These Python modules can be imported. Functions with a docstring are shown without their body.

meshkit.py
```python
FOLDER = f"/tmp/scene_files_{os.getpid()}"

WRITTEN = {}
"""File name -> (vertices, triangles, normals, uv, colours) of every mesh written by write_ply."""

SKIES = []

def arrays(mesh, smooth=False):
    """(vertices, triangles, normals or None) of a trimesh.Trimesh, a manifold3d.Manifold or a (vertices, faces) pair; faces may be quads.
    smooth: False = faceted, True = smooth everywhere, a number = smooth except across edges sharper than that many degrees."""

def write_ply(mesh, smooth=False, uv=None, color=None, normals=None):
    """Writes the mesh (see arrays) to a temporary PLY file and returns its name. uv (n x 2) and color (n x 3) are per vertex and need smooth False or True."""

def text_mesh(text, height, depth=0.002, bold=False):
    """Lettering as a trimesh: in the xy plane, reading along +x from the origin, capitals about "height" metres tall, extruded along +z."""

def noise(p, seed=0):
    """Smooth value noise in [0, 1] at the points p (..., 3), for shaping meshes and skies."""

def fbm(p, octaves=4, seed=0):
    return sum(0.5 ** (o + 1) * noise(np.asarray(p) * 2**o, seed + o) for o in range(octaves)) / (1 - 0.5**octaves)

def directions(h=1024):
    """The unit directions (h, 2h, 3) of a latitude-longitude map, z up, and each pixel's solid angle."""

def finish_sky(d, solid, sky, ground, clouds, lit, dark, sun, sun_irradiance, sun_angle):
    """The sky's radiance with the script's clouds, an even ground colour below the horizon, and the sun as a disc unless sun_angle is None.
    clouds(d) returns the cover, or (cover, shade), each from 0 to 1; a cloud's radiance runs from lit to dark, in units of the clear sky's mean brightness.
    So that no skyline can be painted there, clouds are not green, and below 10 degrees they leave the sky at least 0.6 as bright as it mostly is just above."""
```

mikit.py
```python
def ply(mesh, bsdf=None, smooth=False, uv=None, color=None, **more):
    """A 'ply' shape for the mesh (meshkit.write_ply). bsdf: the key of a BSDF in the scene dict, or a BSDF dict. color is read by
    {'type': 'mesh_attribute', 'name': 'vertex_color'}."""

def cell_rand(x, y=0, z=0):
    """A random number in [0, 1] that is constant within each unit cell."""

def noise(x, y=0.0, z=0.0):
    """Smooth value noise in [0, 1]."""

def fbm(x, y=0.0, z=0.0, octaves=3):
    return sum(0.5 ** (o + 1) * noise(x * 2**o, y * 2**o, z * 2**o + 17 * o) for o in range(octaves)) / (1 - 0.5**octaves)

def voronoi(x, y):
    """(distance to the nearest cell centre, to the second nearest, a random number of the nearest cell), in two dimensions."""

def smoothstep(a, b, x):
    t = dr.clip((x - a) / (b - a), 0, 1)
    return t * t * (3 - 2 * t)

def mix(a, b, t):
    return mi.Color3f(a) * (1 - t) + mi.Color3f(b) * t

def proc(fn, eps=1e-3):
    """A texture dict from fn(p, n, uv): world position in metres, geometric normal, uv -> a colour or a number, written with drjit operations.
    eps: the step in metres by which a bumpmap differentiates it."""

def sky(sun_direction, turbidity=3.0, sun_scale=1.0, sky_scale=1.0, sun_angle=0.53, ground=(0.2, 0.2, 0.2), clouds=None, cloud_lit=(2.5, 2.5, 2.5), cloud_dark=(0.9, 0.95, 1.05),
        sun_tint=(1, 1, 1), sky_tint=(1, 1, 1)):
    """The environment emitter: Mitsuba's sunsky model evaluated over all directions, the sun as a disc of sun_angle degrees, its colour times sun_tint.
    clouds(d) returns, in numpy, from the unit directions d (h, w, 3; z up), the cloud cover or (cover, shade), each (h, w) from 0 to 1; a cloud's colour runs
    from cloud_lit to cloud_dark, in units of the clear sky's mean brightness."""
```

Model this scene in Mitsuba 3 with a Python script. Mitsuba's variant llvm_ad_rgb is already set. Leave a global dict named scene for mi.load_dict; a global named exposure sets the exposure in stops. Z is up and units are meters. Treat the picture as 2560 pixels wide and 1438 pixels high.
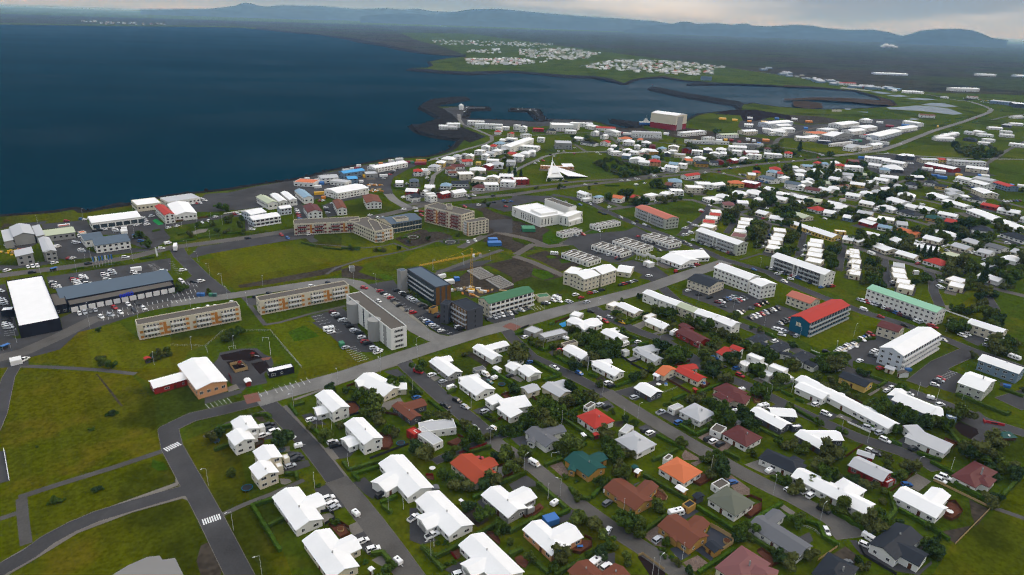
import math, random
import numpy as np, trimesh, manifold3d as m3, shapely
import shapely.geometry as sg
from shapely.ops import unary_union
import mitsuba as mi, drjit as dr
import mikit, meshkit
from mikit import proc, noise, fbm, smoothstep, mix, cell_rand

T4 = mi.ScalarTransform4f
random.seed(7); np.random.seed(7)
scene, labels = {}, {}

# ------------------------------------------------------------------ camera, sky, exposure, haze
PITCH, ROLL, EYE = math.radians(21.3), math.radians(2.0), (0.0, 0.0, 160.0)
FW = np.array([0, math.cos(PITCH), -math.sin(PITCH)])
U0 = np.cross([1.0, 0, 0], FW)
UP = U0 * math.cos(ROLL) - np.array([1.0, 0, 0]) * math.sin(ROLL)
scene['camera'] = {'type': 'perspective', 'fov': 2 * math.degrees(math.atan(1280 / 1708)), 'fov_axis': 'x', 'near_clip': 1.0, 'far_clip': 150000.0,
                   'to_world': T4().look_at(origin=list(EYE), target=[float(EYE[i] + FW[i]) for i in range(3)], up=[float(x) for x in UP]),
                   'medium': {'type': 'ref', 'id': 'air'}}
exposure = 2.15


def overcast(d):
    """One closed overcast deck, darkest near the horizon as such skies are, with soft cloud billows."""
    up = np.clip(d[..., 2], 0.0, 1)
    q = np.stack([d[..., 0] / (up + .07), d[..., 1] / (up + .07), up * 2], -1)
    n = meshkit.fbm(q * .55, 5, 3) * .65 + meshkit.fbm(q * 1.9 + 9, 4, 8) * .35
    deck = (1 + 2 * up) / 3
    bright = deck * (1 + 1.7 * (n - .5))
    rolls = meshkit.fbm(np.stack([d[..., 0] * 5, d[..., 1] * 5, up * 34], -1), 5, 5)
    return np.ones_like(up), np.clip(1.10 - bright + 2.6 * (rolls - .47) * np.exp(-up * 5), 0, 1)


scene['sky'] = mikit.sky((0.80, 0.18, 0.58), turbidity=3, sun_scale=.22, sun_angle=24, clouds=overcast, sun_tint=(.93, .98, 1.10), cloud_lit=(3.25, 3.4, 3.65), cloud_dark=(.36, .43, .54), ground=(.1, .11, .09))
scene['air'] = {'type': 'homogeneous', 'albedo': {'type': 'rgb', 'value': [.93, .95, .97]}, 'sigma_t': {'type': 'rgb', 'value': [1.7e-5, 3.3e-5, 5.6e-5]}}
# ------------------------------------------------------------------ layout tables, in decimetres from the point below the camera (x right, y away)
DATA = {}
for line in '''
[h]
W c g 4.6 -941 2079 -880 2007 78/f 3.2 -863 2125 -844 2099 23
W w g 2.8 -811 1941 -677 1777 98/g 2.8 -677 1863 -612 1915 78
W c g 2.8 -645 1735 -511 1573 97/g 2.8 -506 1662 -445 1711 78
Q c g 2.8 -214 2173 -108 2049 105/g 2.8 -100 2113 -26 2172 64
W w g 2.8 -314 1947 -177 1775 101/g 2.8 -202 1840 -252 1802 -79
W w g 2.8 70 1635 -66 1803 101/g 2.8 -67 1710 -132 1659 71
W g g 2.8 -86 1992 14 1873 89/g 2.8 -22 1978 65 2050 -81/f 2.4 72 1941 83 1924 29
W o g 2.8 61 1822 154 1705 84/g 2.8 124 1803 212 1867 -89
B t g 2.8 271 1553 200 1645 -86/g 2.8 286 1607 360 1669 -43
O w h 2.8 580 2189 659 2096 118/f 2.6 612 2255 628 2240 42
K w h 2.8 724 2016 800 1924 121/f 2.6 762 2105 785 2073 62
B t g 2.8 357 2056 455 1935 99/g 2.8 428 2002 518 2112 -60/g 2.6 463 2020 424 1970 -35
B t g 2.8 517 1863 603 1757 104/g 2.8 587 1849 659 1925 -62/g 2.6 608 1822 567 1790 -34
G w g 2.8 828 1881 945 1734 91/g 2.8 884 1852 980 1937 50
P c h 2.8 663 1680 733 1602 156/h 2.8 742 1650 826 1606 82
D w h 2.8 991 2275 1112 2169 92/h 2.8 1060 2237 1144 2305 -49
B r g 2.8 269 1612 351 1685 -69
L r g 2.8 1332 2248 1420 2148 96/f 2.2 1431 2161 1439 2147 49
W w g 2.8 1078 2163 1265 1956 90/h 2.8 1174 2087 1281 2169 -92
W w g 2.8 1416 2066 1509 1948 101/g 2.8 1481 2032 1595 2131 -67
M w h 2.8 1709 2203 1758 2131 188/h 2.8 1776 2182 1814 2136 81
D w g 3.2 1203 1807 1353 1919 -91/g 2.9 1258 1784 1321 1713 87
D w h 2.8 962 1670 1032 1603 136
W w g 4.6 -1125 2373 -1056 2282 84/f 3.2 -1017 2380 -998 2352 22
W w g 4.6 -1106 2281 -1042 2206 81/f 3.2 -1025 2322 -1008 2300 19
W c g 4.6 -963 2177 -902 2098 82/f 3.2 -853 2178 -834 2151 21
W w g 5 -844 2595 -732 2459 82/g 2.6 -754 2499 -801 2471 -71
W w g 5 -666 2381 -553 2238 86/g 2.6 -580 2280 -614 2250 -78
W c g 2.8 -713 2772 -551 2639 115/g 2.8 -629 2752 -681 2719 -62/g 2.8 -528 2701 -459 2713 75
W k f 3 -1148 2858 -1123 2818 117
B d g 2.8 -505 2566 -404 2455 59/g 2.8 -435 2526 -349 2583 68
L w f 3 -383 2378 -289 2280 51/f 3 -350 2368 -208 2411 75
W w g 2.8 -482 2154 -340 1961 106/g 2.8 -368 2051 -420 1987 -89
W w g 2.8 -196 3158 -86 3028 68/g 2.8 -118 3118 -1 3201 63
W g g 2.8 -398 2991 -285 2845 82/g 2.8 -357 2961 -275 3005 65
W w g 2.8 -234 2787 -144 2674 110/f 2.4 -241 2848 -223 2811 103
G g f 2.4 -178 2944 -158 2913 57
W w g 2.8 -23 2973 23 2923 70/g 2.8 38 2941 92 2864 84/f 2.5 -10 3035 18 3007 79
L c g 2.8 150 2755 90 2711 -66/g 2.8 150 2777 231 2689 80/g 2.8 209 2759 286 2809 57
W w m 3 -51 2578 13 2498 69/m 3 -15 2554 107 2605 84/m 3 -107 2649 -69 2597 67
G w g 2.8 71 2399 156 2294 80/g 2.8 139 2360 248 2416 60/g 2.6 140 2392 112 2322 -37
R w h 2.8 295 2536 365 2441 116/f 2.6 332 2623 353 2605 58
W w g 2.8 269 3180 361 3066 81
W w g 2.8 405 3018 507 2902 78/g 2.8 418 3010 516 3039 51
L w g 2.8 634 3195 728 3067 68/g 2.8 673 3152 785 3211 70/f 2.5 576 3196 594 3170 35
O c g 2.8 710 2961 747 2919 115
R c g 2.8 809 2985 901 2875 73/g 2.8 850 2984 938 3015 55
W d g 2.8 581 2800 646 2717 88
L w h 2.8 750 2608 824 2522 117/f 2.6 709 2642 730 2613 65
M c h 2.8 936 2762 991 2688 51/h 2.8 983 2740 1065 2682 90/h 2.8 954 2818 1029 2722 106
M w h 2.8 894 2441 969 2348 116/f 2.6 852 2472 891 2441 64
L w h 2.8 438 2369 515 2272 117/f 2.6 463 2435 493 2414 71
W d g 2.8 1059 2618 1157 2485 83/g 2.8 1154 2594 1266 2589 73/f 2.3 1214 2536 1219 2512 46
W d g 2.8 1199 2451 1282 2328 76/g 2.8 1253 2411 1396 2419 77
R w g 3 1069 3201 1097 3153 118/g 5.4 1138 3210 1180 3167 54
W w f 3 1150 3095 1180 3046 56/f 5.4 1206 3132 1257 3075 44/f 3 1218 3092 1263 3044 57
W w f 3 1230 2991 1263 2949 53/f 5.4 1277 3016 1332 2958 53/f 3 1304 2988 1328 2926 62
W w g 3.2 1348 2854 1438 2743 81
W b g 5.6 2402 3166 2517 3020 105
W n g 5.4 2149 2914 2225 2828 184
W w g 2.8 1380 2933 1627 2520 87/g 2.8 1485 2760 1561 2765 58/g 2.8 1577 2655 1654 2657 54
D y g 3.2 1608 2974 1695 2871 90
W b g 2.8 1766 2772 1869 2641 117/g 2.8 1806 2774 1881 2845 56/g 2.8 1869 2654 1931 2632 98/f 2.4 1960 2666 1955 2640 37
L w m 2.8 1667 2465 1766 2346 92/m 2.8 1710 2433 1779 2443 105
L r g 2.6 1404 2330 1458 2296 41
L g f 2.7 151 3356 184 3304 154/f 2.6 72 3407 133 3357 73
W w g 2.8 404 3418 522 3517 98/g 2.8 404 3418 311 3540 -88/f 2.7 338 3630 389 3601 68
W w g 2.8 491 3403 577 3293 80/g 2.8 525 3385 605 3421 54
W c g 2.8 627 3793 721 3670 80/f 2.6 569 3808 609 3770 84
W c g 2.8 761 3574 849 3468 83/f 2.5 765 3652 793 3621 80
W w g 5.6 807 3945 887 3845 82
W w g 5.6 887 3845 977 3750 84
E c g 5.6 977 3750 1058 3655 83
W w g 5.6 1058 3655 1150 3564 88
W w g 5.6 1150 3564 1226 3469 92
W w g 3 1069 4723 1187 4569 213/g 3 1212 4711 1448 4773 183
S g f 13 -724 4009 -692 3970 47
T w f 11 267 6039 464 5769 93
W w g 5.5 600 6597 678 6484 90
U w h 5.2 739 6438 792 6392 102
O w g 4.2 927 6479 1020 6426 113
R c g 4 1112 6528 1164 6481 113
W w f 4.2 1263 6651 1329 6578 137
W w f 4 1436 6728 1514 6683 114
M r g 2.8 910 3442 1004 3298 99/g 2.6 945 3538 979 3470 63
D w g 3.6 1313 3298 1405 3372 76/g 2.8 1316 3315 1359 3282 60
D w g 3.6 1396 3210 1490 3280 74/g 2.8 1399 3215 1464 3193 36
D w g 3.6 1485 3105 1575 3171 79/g 2.8 1493 3114 1525 3066 60
D w g 4.5 -938 6183 -879 6244 127/g 4 -956 6175 -1011 6271 -66
W w f 5.5 -815 6238 -786 6203 76/f 7 -851 6276 -820 6228 91
W r g 4.5 -690 6351 -617 6443 84
W w g 4 -582 6414 -468 6514 118
W c g 2.8 2839 5237 2889 5081 135
W c g 2.8 2939 5046 3021 4919 108
R w h 2.8 3072 4894 3140 4765 135
L w f 2.6 2770 4732 2839 4696 108
W c g 2.8 3395 5492 3476 5382 121
W w g 2.8 3176 5249 3322 5129 108
L c g 2.8 3712 5473 3753 5351 135
L c g 2.8 3520 5306 3580 5192 121
E c f 2.8 3314 5079 3376 4965 121
L w g 2.8 3643 5165 3700 5088 135
G w g 2.8 3817 5340 3877 5225 135
L c g 2.8 3928 5197 3954 5149 122
W w h 2.8 3733 5019 3797 4925 135
W d g 2.8 3464 4844 3467 4755 121
W w g 2.8 3286 4582 3355 4455 108
W c g 2.8 3276 4779 3312 4711 122
D w h 2.8 4010 5823 4155 5739 148
D w h 2.8 4192 5723 4252 5499 135
R d g 2.8 3911 6069 4054 5923 122
N t h 2.8 3801 6180 3912 6103 121
W w g 2.8 4009 6349 4118 6233 108
W w g 2.8 4396 6537 4415 6248 162
W w g 2.8 4393 6233 4446 6048 162
W w g 2.8 4407 6110 4443 5856 162
D w h 2.8 3646 6411 3721 6216 135
W w g 2.8 3829 6614 3884 6518 122
W w g 2.8 3920 6549 3992 6432 121
W c f 2.8 3307 6081 3428 6007 135
W c f 2.8 3177 6064 3241 5983 121
W r g 2.8 3081 5963 3150 5842 108
U w g 2.8 3172 5803 3259 5731 94
W w h 2.8 3519 6545 3619 6407 121
W c g 2.8 3415 6689 3511 6583 121
L c g 2.8 3208 6278 3314 6197 135
W w g 3.4 3761 6824 3831 6670 122
W w h 4 3966 7029 4103 6933 162
W w g 2.8 4369 7198 4424 6971 162
W w g 2.8 4366 6906 4443 6647 135
W w f 2.8 4690 7126 4784 7095 121
R r g 3 4684 6778 4774 6658 135
W w g 2.8 4725 6582 4852 6449 122
L w g 2.8 4738 6290 4747 6221 108
W g g 2.8 2954 5574 3038 5469 81
O o g 2.8 3297 5715 3385 5567 108
W c g 2.8 3079 5418 3114 5295 121
W c g 2.8 2762 5362 2773 5291 121
W w h 2.8 3584 5650 3712 5549 121
L w g 2.8 3394 5894 3478 5862 122
L w f 2.8 3644 5809 3682 5762 108
W c f 3.2 2691 4579 2773 4547 121
W c f 3.2 2638 4466 2724 4435 121
W c f 3.2 2597 4358 2669 4314 121
W c f 3.2 2559 4267 2638 4214 122
W c f 3.2 3000 4475 3061 4390 122
W c f 3.2 2941 4341 3011 4286 121
W c f 3.2 2577 5002 2643 4977 122
W c f 3.2 2525 4885 2594 4861 122
W c f 3.2 2473 4758 2532 4727 121
W c f 3.2 2416 4621 2468 4598 122
W c f 3.2 2344 4503 2408 4469 122
W c f 3.2 1797 6076 1892 6065 121
R c f 3.2 1744 5977 1840 5944 121
W c f 3.2 1681 5857 1785 5827 121
R c f 3.2 1624 5721 1726 5692 121
W c f 3.2 1565 5611 1664 5543 122
W c f 3.2 1986 5831 2088 5802 122
W c f 3.2 1929 5718 2023 5688 122
W c f 3.2 1880 5589 1961 5559 121
W c f 3.2 1818 5464 1915 5428 121
P c f 3.2 1758 5343 1856 5291 122
W c f 3.2 2174 5527 2271 5499 122
W c f 3.2 2109 5385 2191 5339 122
W c f 3.2 2064 5270 2152 5245 122
W c f 3.2 2005 5157 2096 5133 122
W c f 3.2 1942 5048 2036 4993 122
W c f 3.2 2363 5251 2458 5209 122
W c f 3.2 2303 5140 2402 5100 122
W c f 3.2 2255 5017 2340 4962 121
W c f 3.2 2199 4899 2293 4847 122
W c f 3.2 2139 4769 2230 4705 121
W c f 3.2 2525 4966 2574 4940 121
W c f 3.2 2447 4757 2480 4731 121
W c f 3.2 2362 4576 2392 4538 121
P c h 2.8 1993 6386 2105 6376 121
W w g 2.8 2156 6486 2263 6475 135
W c g 2.8 2210 6146 2281 6062 121
W w g 2.8 2276 5960 2380 5896 121
E c g 2.8 2529 6142 2600 5991 135
R w h 2.8 2787 6395 2856 6281 135
W w g 2.8 2875 6235 2962 6176 122
W w g 2.8 3033 6557 3129 6492 121
W w h 2.8 2692 6535 2771 6468 121
E c f 2.8 2884 6696 3012 6633 121
W c g 2.8 2810 6838 2907 6754 121
W c g 2.8 2585 6735 2676 6652 121
W w f 2.8 2365 6676 2462 6608 121
W w h 2.8 1991 6718 2110 6666 135
W w f 2.8 1863 6686 1929 6533 135
W w g 2.8 2228 6939 2328 6838 135
W w g 2.8 2385 6933 2487 6847 135
W w g 2.8 2686 6949 2784 6876 135
W b g 2.8 2991 6087 3063 6028 108
W c g 2.8 2678 5373 2746 5326 122
W y f 2.6 2728 5614 2816 5595 54
R w h 5.2 3621 9318 3724 9285 121
U c g 5.2 3522 8397 3654 8391 135
R c h 5.2 3744 8677 3808 8627 121
U w h 5.2 3846 8604 3922 8587 121
W c h 5 4014 8705 4123 8694 121
R y h 5 3982 8547 4082 8505 121
W w f 5.2 4069 8464 4287 8443 162
P r g 5 4298 8883 4427 8859 135
W w g 5.5 4639 9183 4904 9033 140
W w g 5.5 4772 8992 4950 8786 162
W w g 3 4503 8803 4617 8700 122
W d h 4 4575 8524 4786 8444 200
U w h 4 4483 8421 4592 8382 135
W d f 7 5165 9392 5235 9318 140
W w g 3 3859 8277 3939 8263 122
W w h 3 3399 8398 3474 8382 122
W w h 3 3358 8164 3498 8160 121
W w h 5 3201 7829 3302 7794 135
W w g 4 3257 7418 3287 7536 117
W w g 4 3350 7599 3367 7719 81
S w g 4.5 2934 7415 3074 7321 121
W w g 4.5 3086 7233 3139 7327 72
W c g 4.5 3657 8226 3621 8001 -122
W w g 2.8 3597 7843 3674 7754 121
L w g 2.8 3849 7833 3932 7922 95
L w g 2.8 3866 8069 3985 8036 121
E c g 2.8 3420 7544 3500 7509 122
E c g 2.8 4109 8110 4191 8070 108
M w g 2.8 3083 7217 3208 7127 122
W w g 2.8 3228 7239 3331 7146 121
W w h 2.8 3368 7294 3478 7255 121
B c f 2.8 3523 7466 3658 7418 135
W y g 2.8 3725 7568 3860 7495 121
W w h 2.8 3961 7653 4080 7624 135
W w g 2.8 4133 7879 4244 7771 122
W w g 2.8 4291 8034 4470 7959 121
W c h 2.8 3956 7328 4069 7278 135
L c h 2.8 3783 7214 3874 7141 121
W w h 2.8 3621 7125 3718 7055 121
W w g 2.8 3427 7012 3534 6925 121
L w h 2.8 4193 7524 4287 7492 121
W c g 2.8 2812 6840 2929 6758 135
W w h 2.8 2704 6573 2809 6495 122
E c f 2.8 2901 6734 3031 6657 135
W w g 2.8 3051 6603 3148 6506 122
W w h 2.8 3054 6403 3239 6393 135
W w g 3.4 3792 6898 3844 6691 135
L w f 2.8 2780 6979 2808 6921 121
W d g 5 5302 9475 5448 9432 160
L c g 4.5 5435 9216 5661 9225 135
R y g 4.5 5697 9265 5793 9266 135
L w g 4.5 5768 9211 5845 9192 122
L w g 5.5 5815 9134 6000 9119 135
L w f 6 5999 9109 6230 9118 100
W r g 4.5 5304 8932 5489 8599 162
W c g 5 5717 8733 5915 8589 160
W w g 4 5208 8102 5273 7932 122
W w g 5 5222 7853 5262 7640 162
L w g 4 5428 8112 5532 7923 162
R b g 5 5491 7846 5513 7608 140
W c g 4.5 5178 7463 5157 7207 -160
R r f 3.5 5094 7359 5157 7281 67
L w g 3.5 4715 7458 4716 7302 135
L w g 3 4745 7262 4722 7131 -122
D y g 3 4696 7616 4788 7537 121
W d g 3 4684 8063 4834 8061 108
D w h 3 4684 7808 4778 7725 122
D w h 3 4386 7663 4487 7584 122
D w h 2.8 4728 7057 4807 6948 135
W c g 5 2226 9493 2265 9608 148
D r g 5 2345 9331 2400 9439 116
W w f 5 2348 9259 2490 9216 135
W d h 4 2564 9432 2684 9419 135
W w h 5 2721 9443 2850 9395 135
W w g 5.5 2968 9652 3211 9625 122
W w f 5.5 2912 9342 3032 9294 135
W r g 4 3111 9358 3298 9358 121
W w f 5.5 3036 9118 3100 9062 122
W w f 5.5 3118 9100 3194 9046 121
W w f 5.5 3303 9205 3419 9158 135
W w f 4 3459 9248 3569 9234 135
M w h 4.5 3468 9658 3560 9639 122
W w g 4 2378 8710 2445 8828 147
W w g 4.5 2679 9071 2721 9199 139
W w g 4.5 2706 9145 2789 9126 121
M r g 4 2602 8564 2618 8684 98
W r g 4 2755 8685 2846 8766 110
D w g 3 2423 8552 2526 8540 121
W w h 3.5 2878 8895 2968 8846 122
W w f 4 2037 9291 2121 9235 121
L c f 4 2069 9015 2196 8972 122
W d g 4 2018 9040 2045 9144 80
W c g 4 2172 8704 2239 8789 85
O c g 4 2105 8566 2203 8553 122
D t g 4 2208 8402 2365 8400 121
U c g 5 1834 8254 1940 8214 122
W w g 5 1752 8095 1885 8006 108
W w f 5 1953 8275 2041 8232 122
R w g 4 1914 7612 2106 7745 95
U w h 5.4 1630 7237 1777 7214 135
B d g 4 1565 7130 1633 7096 121
W c f 5.4 1777 6970 1954 6976 135
W w f 5.4 1927 7147 2093 7151 148
W w g 3 2113 7215 2270 7307 108
O y h 4.5 2310 7293 2469 7295 121
W r f 4.5 2446 7408 2584 7290 149
W y g 5 2648 7763 2737 7752 108
R y h 5 2755 7911 2844 7900 108
S w g 4.5 2751 7727 2844 7543 135
R w h 4.5 3037 8175 3167 8142 135
U w h 4.5 2935 8020 3035 7956 122
W w h 4.5 2960 7710 3016 7645 135
R w h 4.5 3043 7931 3113 7916 121
W w f 4.5 1579 6831 1713 6831 121
W w f 3 1498 6780 1598 6754 121
W c h 3 2217 6907 2331 6822 121
W w h 3 2383 6974 2519 6911 121
W w h 3 1991 6732 2115 6633 121
W w f 3 1853 6653 1905 6546 122
W w g 2.8 2624 7169 2688 7092 122
W w h 2.8 2665 6941 2749 6892 122
W w f 9 542 10987 896 11021 260
W w f 11 830 11182 963 11133 120
W w f 6 997 11536 1246 11514 120
W w g 5 1100 11357 1234 11229 162
R w g 4 1262 11201 1582 11199 108
W w g 6 1513 10624 1605 10701 266
L w f 8 1760 10594 2210 10603 120
D c h 4 446 10728 592 10714 121
W w f 4 736 10796 902 10761 121
W w g 5 1215 10598 1270 10706 108
W w g 5 1303 10295 1374 10394 88
L g f 8 525 9336 749 9344 220
W w g 3 820 10118 947 10059 121
D w g 3 892 9797 1077 9636 135
R w g 5 1279 9676 1333 9785 127
W w h 3 1288 9524 1371 9503 121
O w h 4 1504 10161 1663 10109 135
W w h 5 1501 9845 1655 9796 149
O w h 4 1749 10128 1828 10102 121
W w h 5 1752 9816 1870 9760 122
M r h 4 1840 9617 1928 9596 122
U w h 4 1913 9441 2004 9385 121
W g g 4 1271 9130 1305 9247 76
W w f 4.5 1262 8960 1387 9019 122
W w h 4 1411 9230 1491 9174 122
W w g 4 1697 9511 1728 9628 84
W w g 3 1498 9125 1596 9075 108
W w f 4 1673 9282 1799 9235 135
W w h 3 1613 9219 1679 9161 108
M c f 4 1595 8916 1716 8905 108
W t h 4.5 1760 9128 1884 9117 121
W b g 4 1346 8801 1448 8755 121
W w g 4 1574 8461 1626 8615 188
W w g 3.5 1491 8411 1624 8345 122
R o h 5 1631 8358 1769 8353 135
U w h 3 1728 8764 1835 8751 122
W w f 3 1659 8059 1739 8018 122
W o f 3.2 280 7947 609 7922 67
W o m 3.4 551 7957 680 7980 122
W w g 6 -1106 10901 -902 10951 90
W w g 5 -1218 10711 -1073 10721 95
W w f 4 -1073 10792 -941 10799 81
W w f 6 -816 11301 -540 11315 120
W w f 7 -679 10961 -239 10938 100
W w f 4 -268 10936 -141 10915 108
W w f 7 -340 10656 -252 10628 80
W w f 7 -68 10980 22 10949 90
W w g 7 132 10720 158 10837 112
R w h 4 -353 10422 -267 10395 94
R c g 5 -73 10188 -40 10292 88
R r f 4 238 10853 413 10845 135
L w f 5 94 10136 213 10208 108
W w g 8 -82 8877 237 9633 140
W w f 5 41 9151 272 9088 160
W w f 6 282 9853 381 9832 100
W w g 4 -251 9655 -178 9630 108
W w f 4 -176 9837 -27 9785 122
U w h 5 -330 9300 -195 9252 135
D w h 4 -183 9548 -83 9490 108
R w h 4.5 -372 9096 -278 9079 121
W w g 5 -360 8960 -346 9081 113
W w f 5 -542 8715 -437 8668 122
L w g 4 -399 8631 -284 8587 135
W w h 4.5 -328 8785 -224 8738 122
L w h 4.5 -246 8871 -129 8825 121
R y g 4 -125 8618 -23 8572 122
W w h 5.5 -68 8386 71 8349 135
W w h 4 24 8680 149 8638 135
W w h 5 138 8747 234 8732 135
R w g 4.5 -627 7974 -508 8024 135
W c g 5 -532 8294 -514 8414 94
L w h 5 -780 8247 -676 8236 122
W c h 4.5 -901 8099 -746 8069 135
W y h 5 -932 7835 -827 7826 122
L w h 4.5 -998 7629 -877 7597 121
L w f 4.5 -1034 7389 -965 7376 108
B w h 5 -789 7509 -678 7502 121
B w g 3 -740 7386 -643 7402 81
M w g 3 -731 7725 -584 7777 122
W c h 4 -518 7527 -334 7533 135
W c f 5.5 -602 7217 -444 7267 149
W c f 4 -467 7096 -331 7050 148
W c g 6 -179 7074 -161 7173 137
W w g 5 -178 7215 -27 7216 121
W r f 5.4 -15 7060 144 7108 122
W w f 5.4 -160 6946 -14 6925 135
W w f 5.4 -312 6770 -165 6793 135
W w f 4 -358 8137 -211 8134 121
W r g 4.5 -302 7752 -256 7864 101
L w h 4 -290 7862 -148 7859 162
L w g 4 -120 8092 -13 8082 135
W w g 5 -351 8359 -331 8479 89
D w g 3 -654 6866 -478 6893 121
U w h 3 -763 6763 -653 6759 121
M w h 3 -439 6750 -314 6727 121
W w g 4 -903 6635 -804 6630 108
Y y f 3 -481 8035 -425 8030 81
L g f 4 -690 8477 -630 8456 108
O w f 4 -2207 6677 -2002 6651 162
W w g 6 -1644 6189 -1410 6460 220
L w g 5 -1971 6817 -1811 6904 162
L w f 4 -1873 6789 -1703 6728 108
C b g 6 -1799 7047 -1614 7243 100
C b g 5 -1702 6831 -1608 6876 135
W w g 5 -1538 7408 -1239 7789 140
L g f 4 -1587 7146 -1469 7198 135
L g f 4 -1615 7410 -1527 7390 108
R w h 5 -1110 7311 -1009 7328 108
W w g 4 -1212 6776 -1130 6789 135
S g h 5 -1075 6812 -980 6827 121
W w g 3 -1045 7487 -976 7499 81
W r g 5 -1055 6397 -937 6388 121
W w f 4 -917 6460 -859 6442 108
W w h 6 -868 6516 -789 6528 80
W c g 5 4353 10838 4557 10802 162
W w g 5 4578 10855 4794 11017 162
O c f 5 4825 11278 5162 11443 250
W g g 7 5439 11286 5318 11445 595
W w g 6 5775 12477 6308 12930 250
W w f 6 5207 11749 5469 11906 200
W w g 6 5595 11655 5956 11926 200
W w g 6 6026 12135 6396 12423 250
R w g 4 5698 11367 5972 11515 135
W l g 6 5817 11180 6606 11983 220
W w g 6 6687 12194 7222 12623 180
W w g 6 7355 13422 7489 13116 160
W w h 5 6635 13428 6815 13474 150
L d f 4 4623 10642 4809 10604 135
L w g 5 5142 10243 5049 10347 410
L c f 5 5006 10004 5239 10191 140
W w g 5 5291 10273 5535 10470 135
W w f 4 5552 10920 5739 10725 41
W w f 4 4691 10354 5172 10682 41
U g f 3 5227 10912 5330 10855 81
W w g 6 4455 11665 4667 11716 200
W w g 6 4436 11387 4298 11531 170
W l g 7 4738 12460 4976 12628 250
W w g 9 13552 22367 14472 22436 260
B w g 5 8398 14726 8678 14641 140
W w g 4 6841 11364 7162 11384 121
W w g 4 7014 11573 7278 11720 108
W w g 4 7242 11801 7505 11914 108
W w g 4 7494 12041 7640 12055 108
L w g 3.5 7883 12353 7974 12240 108
W w g 3.5 8141 12511 8188 12327 122
W w f 4 7974 12057 8205 12017 135
W w f 4 7684 11463 7842 11414 135
W w f 3.5 7386 11134 7532 11054 135
W w f 4 8392 12152 8579 12047 135
W w f 4 8722 12612 8890 12553 122
W w g 3.5 8796 13075 9024 13024 135
L d h 3.5 9378 13611 9500 13506 121
W w g 3.5 9718 13857 9940 13796 135
W w f 4 7842 11089 7997 10965 162
L w g 3.5 10636 15099 10947 15264 121
D d h 3.5 7360 11509 7492 11369 121
W d f 9 12324 17630 12582 17529 500
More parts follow.
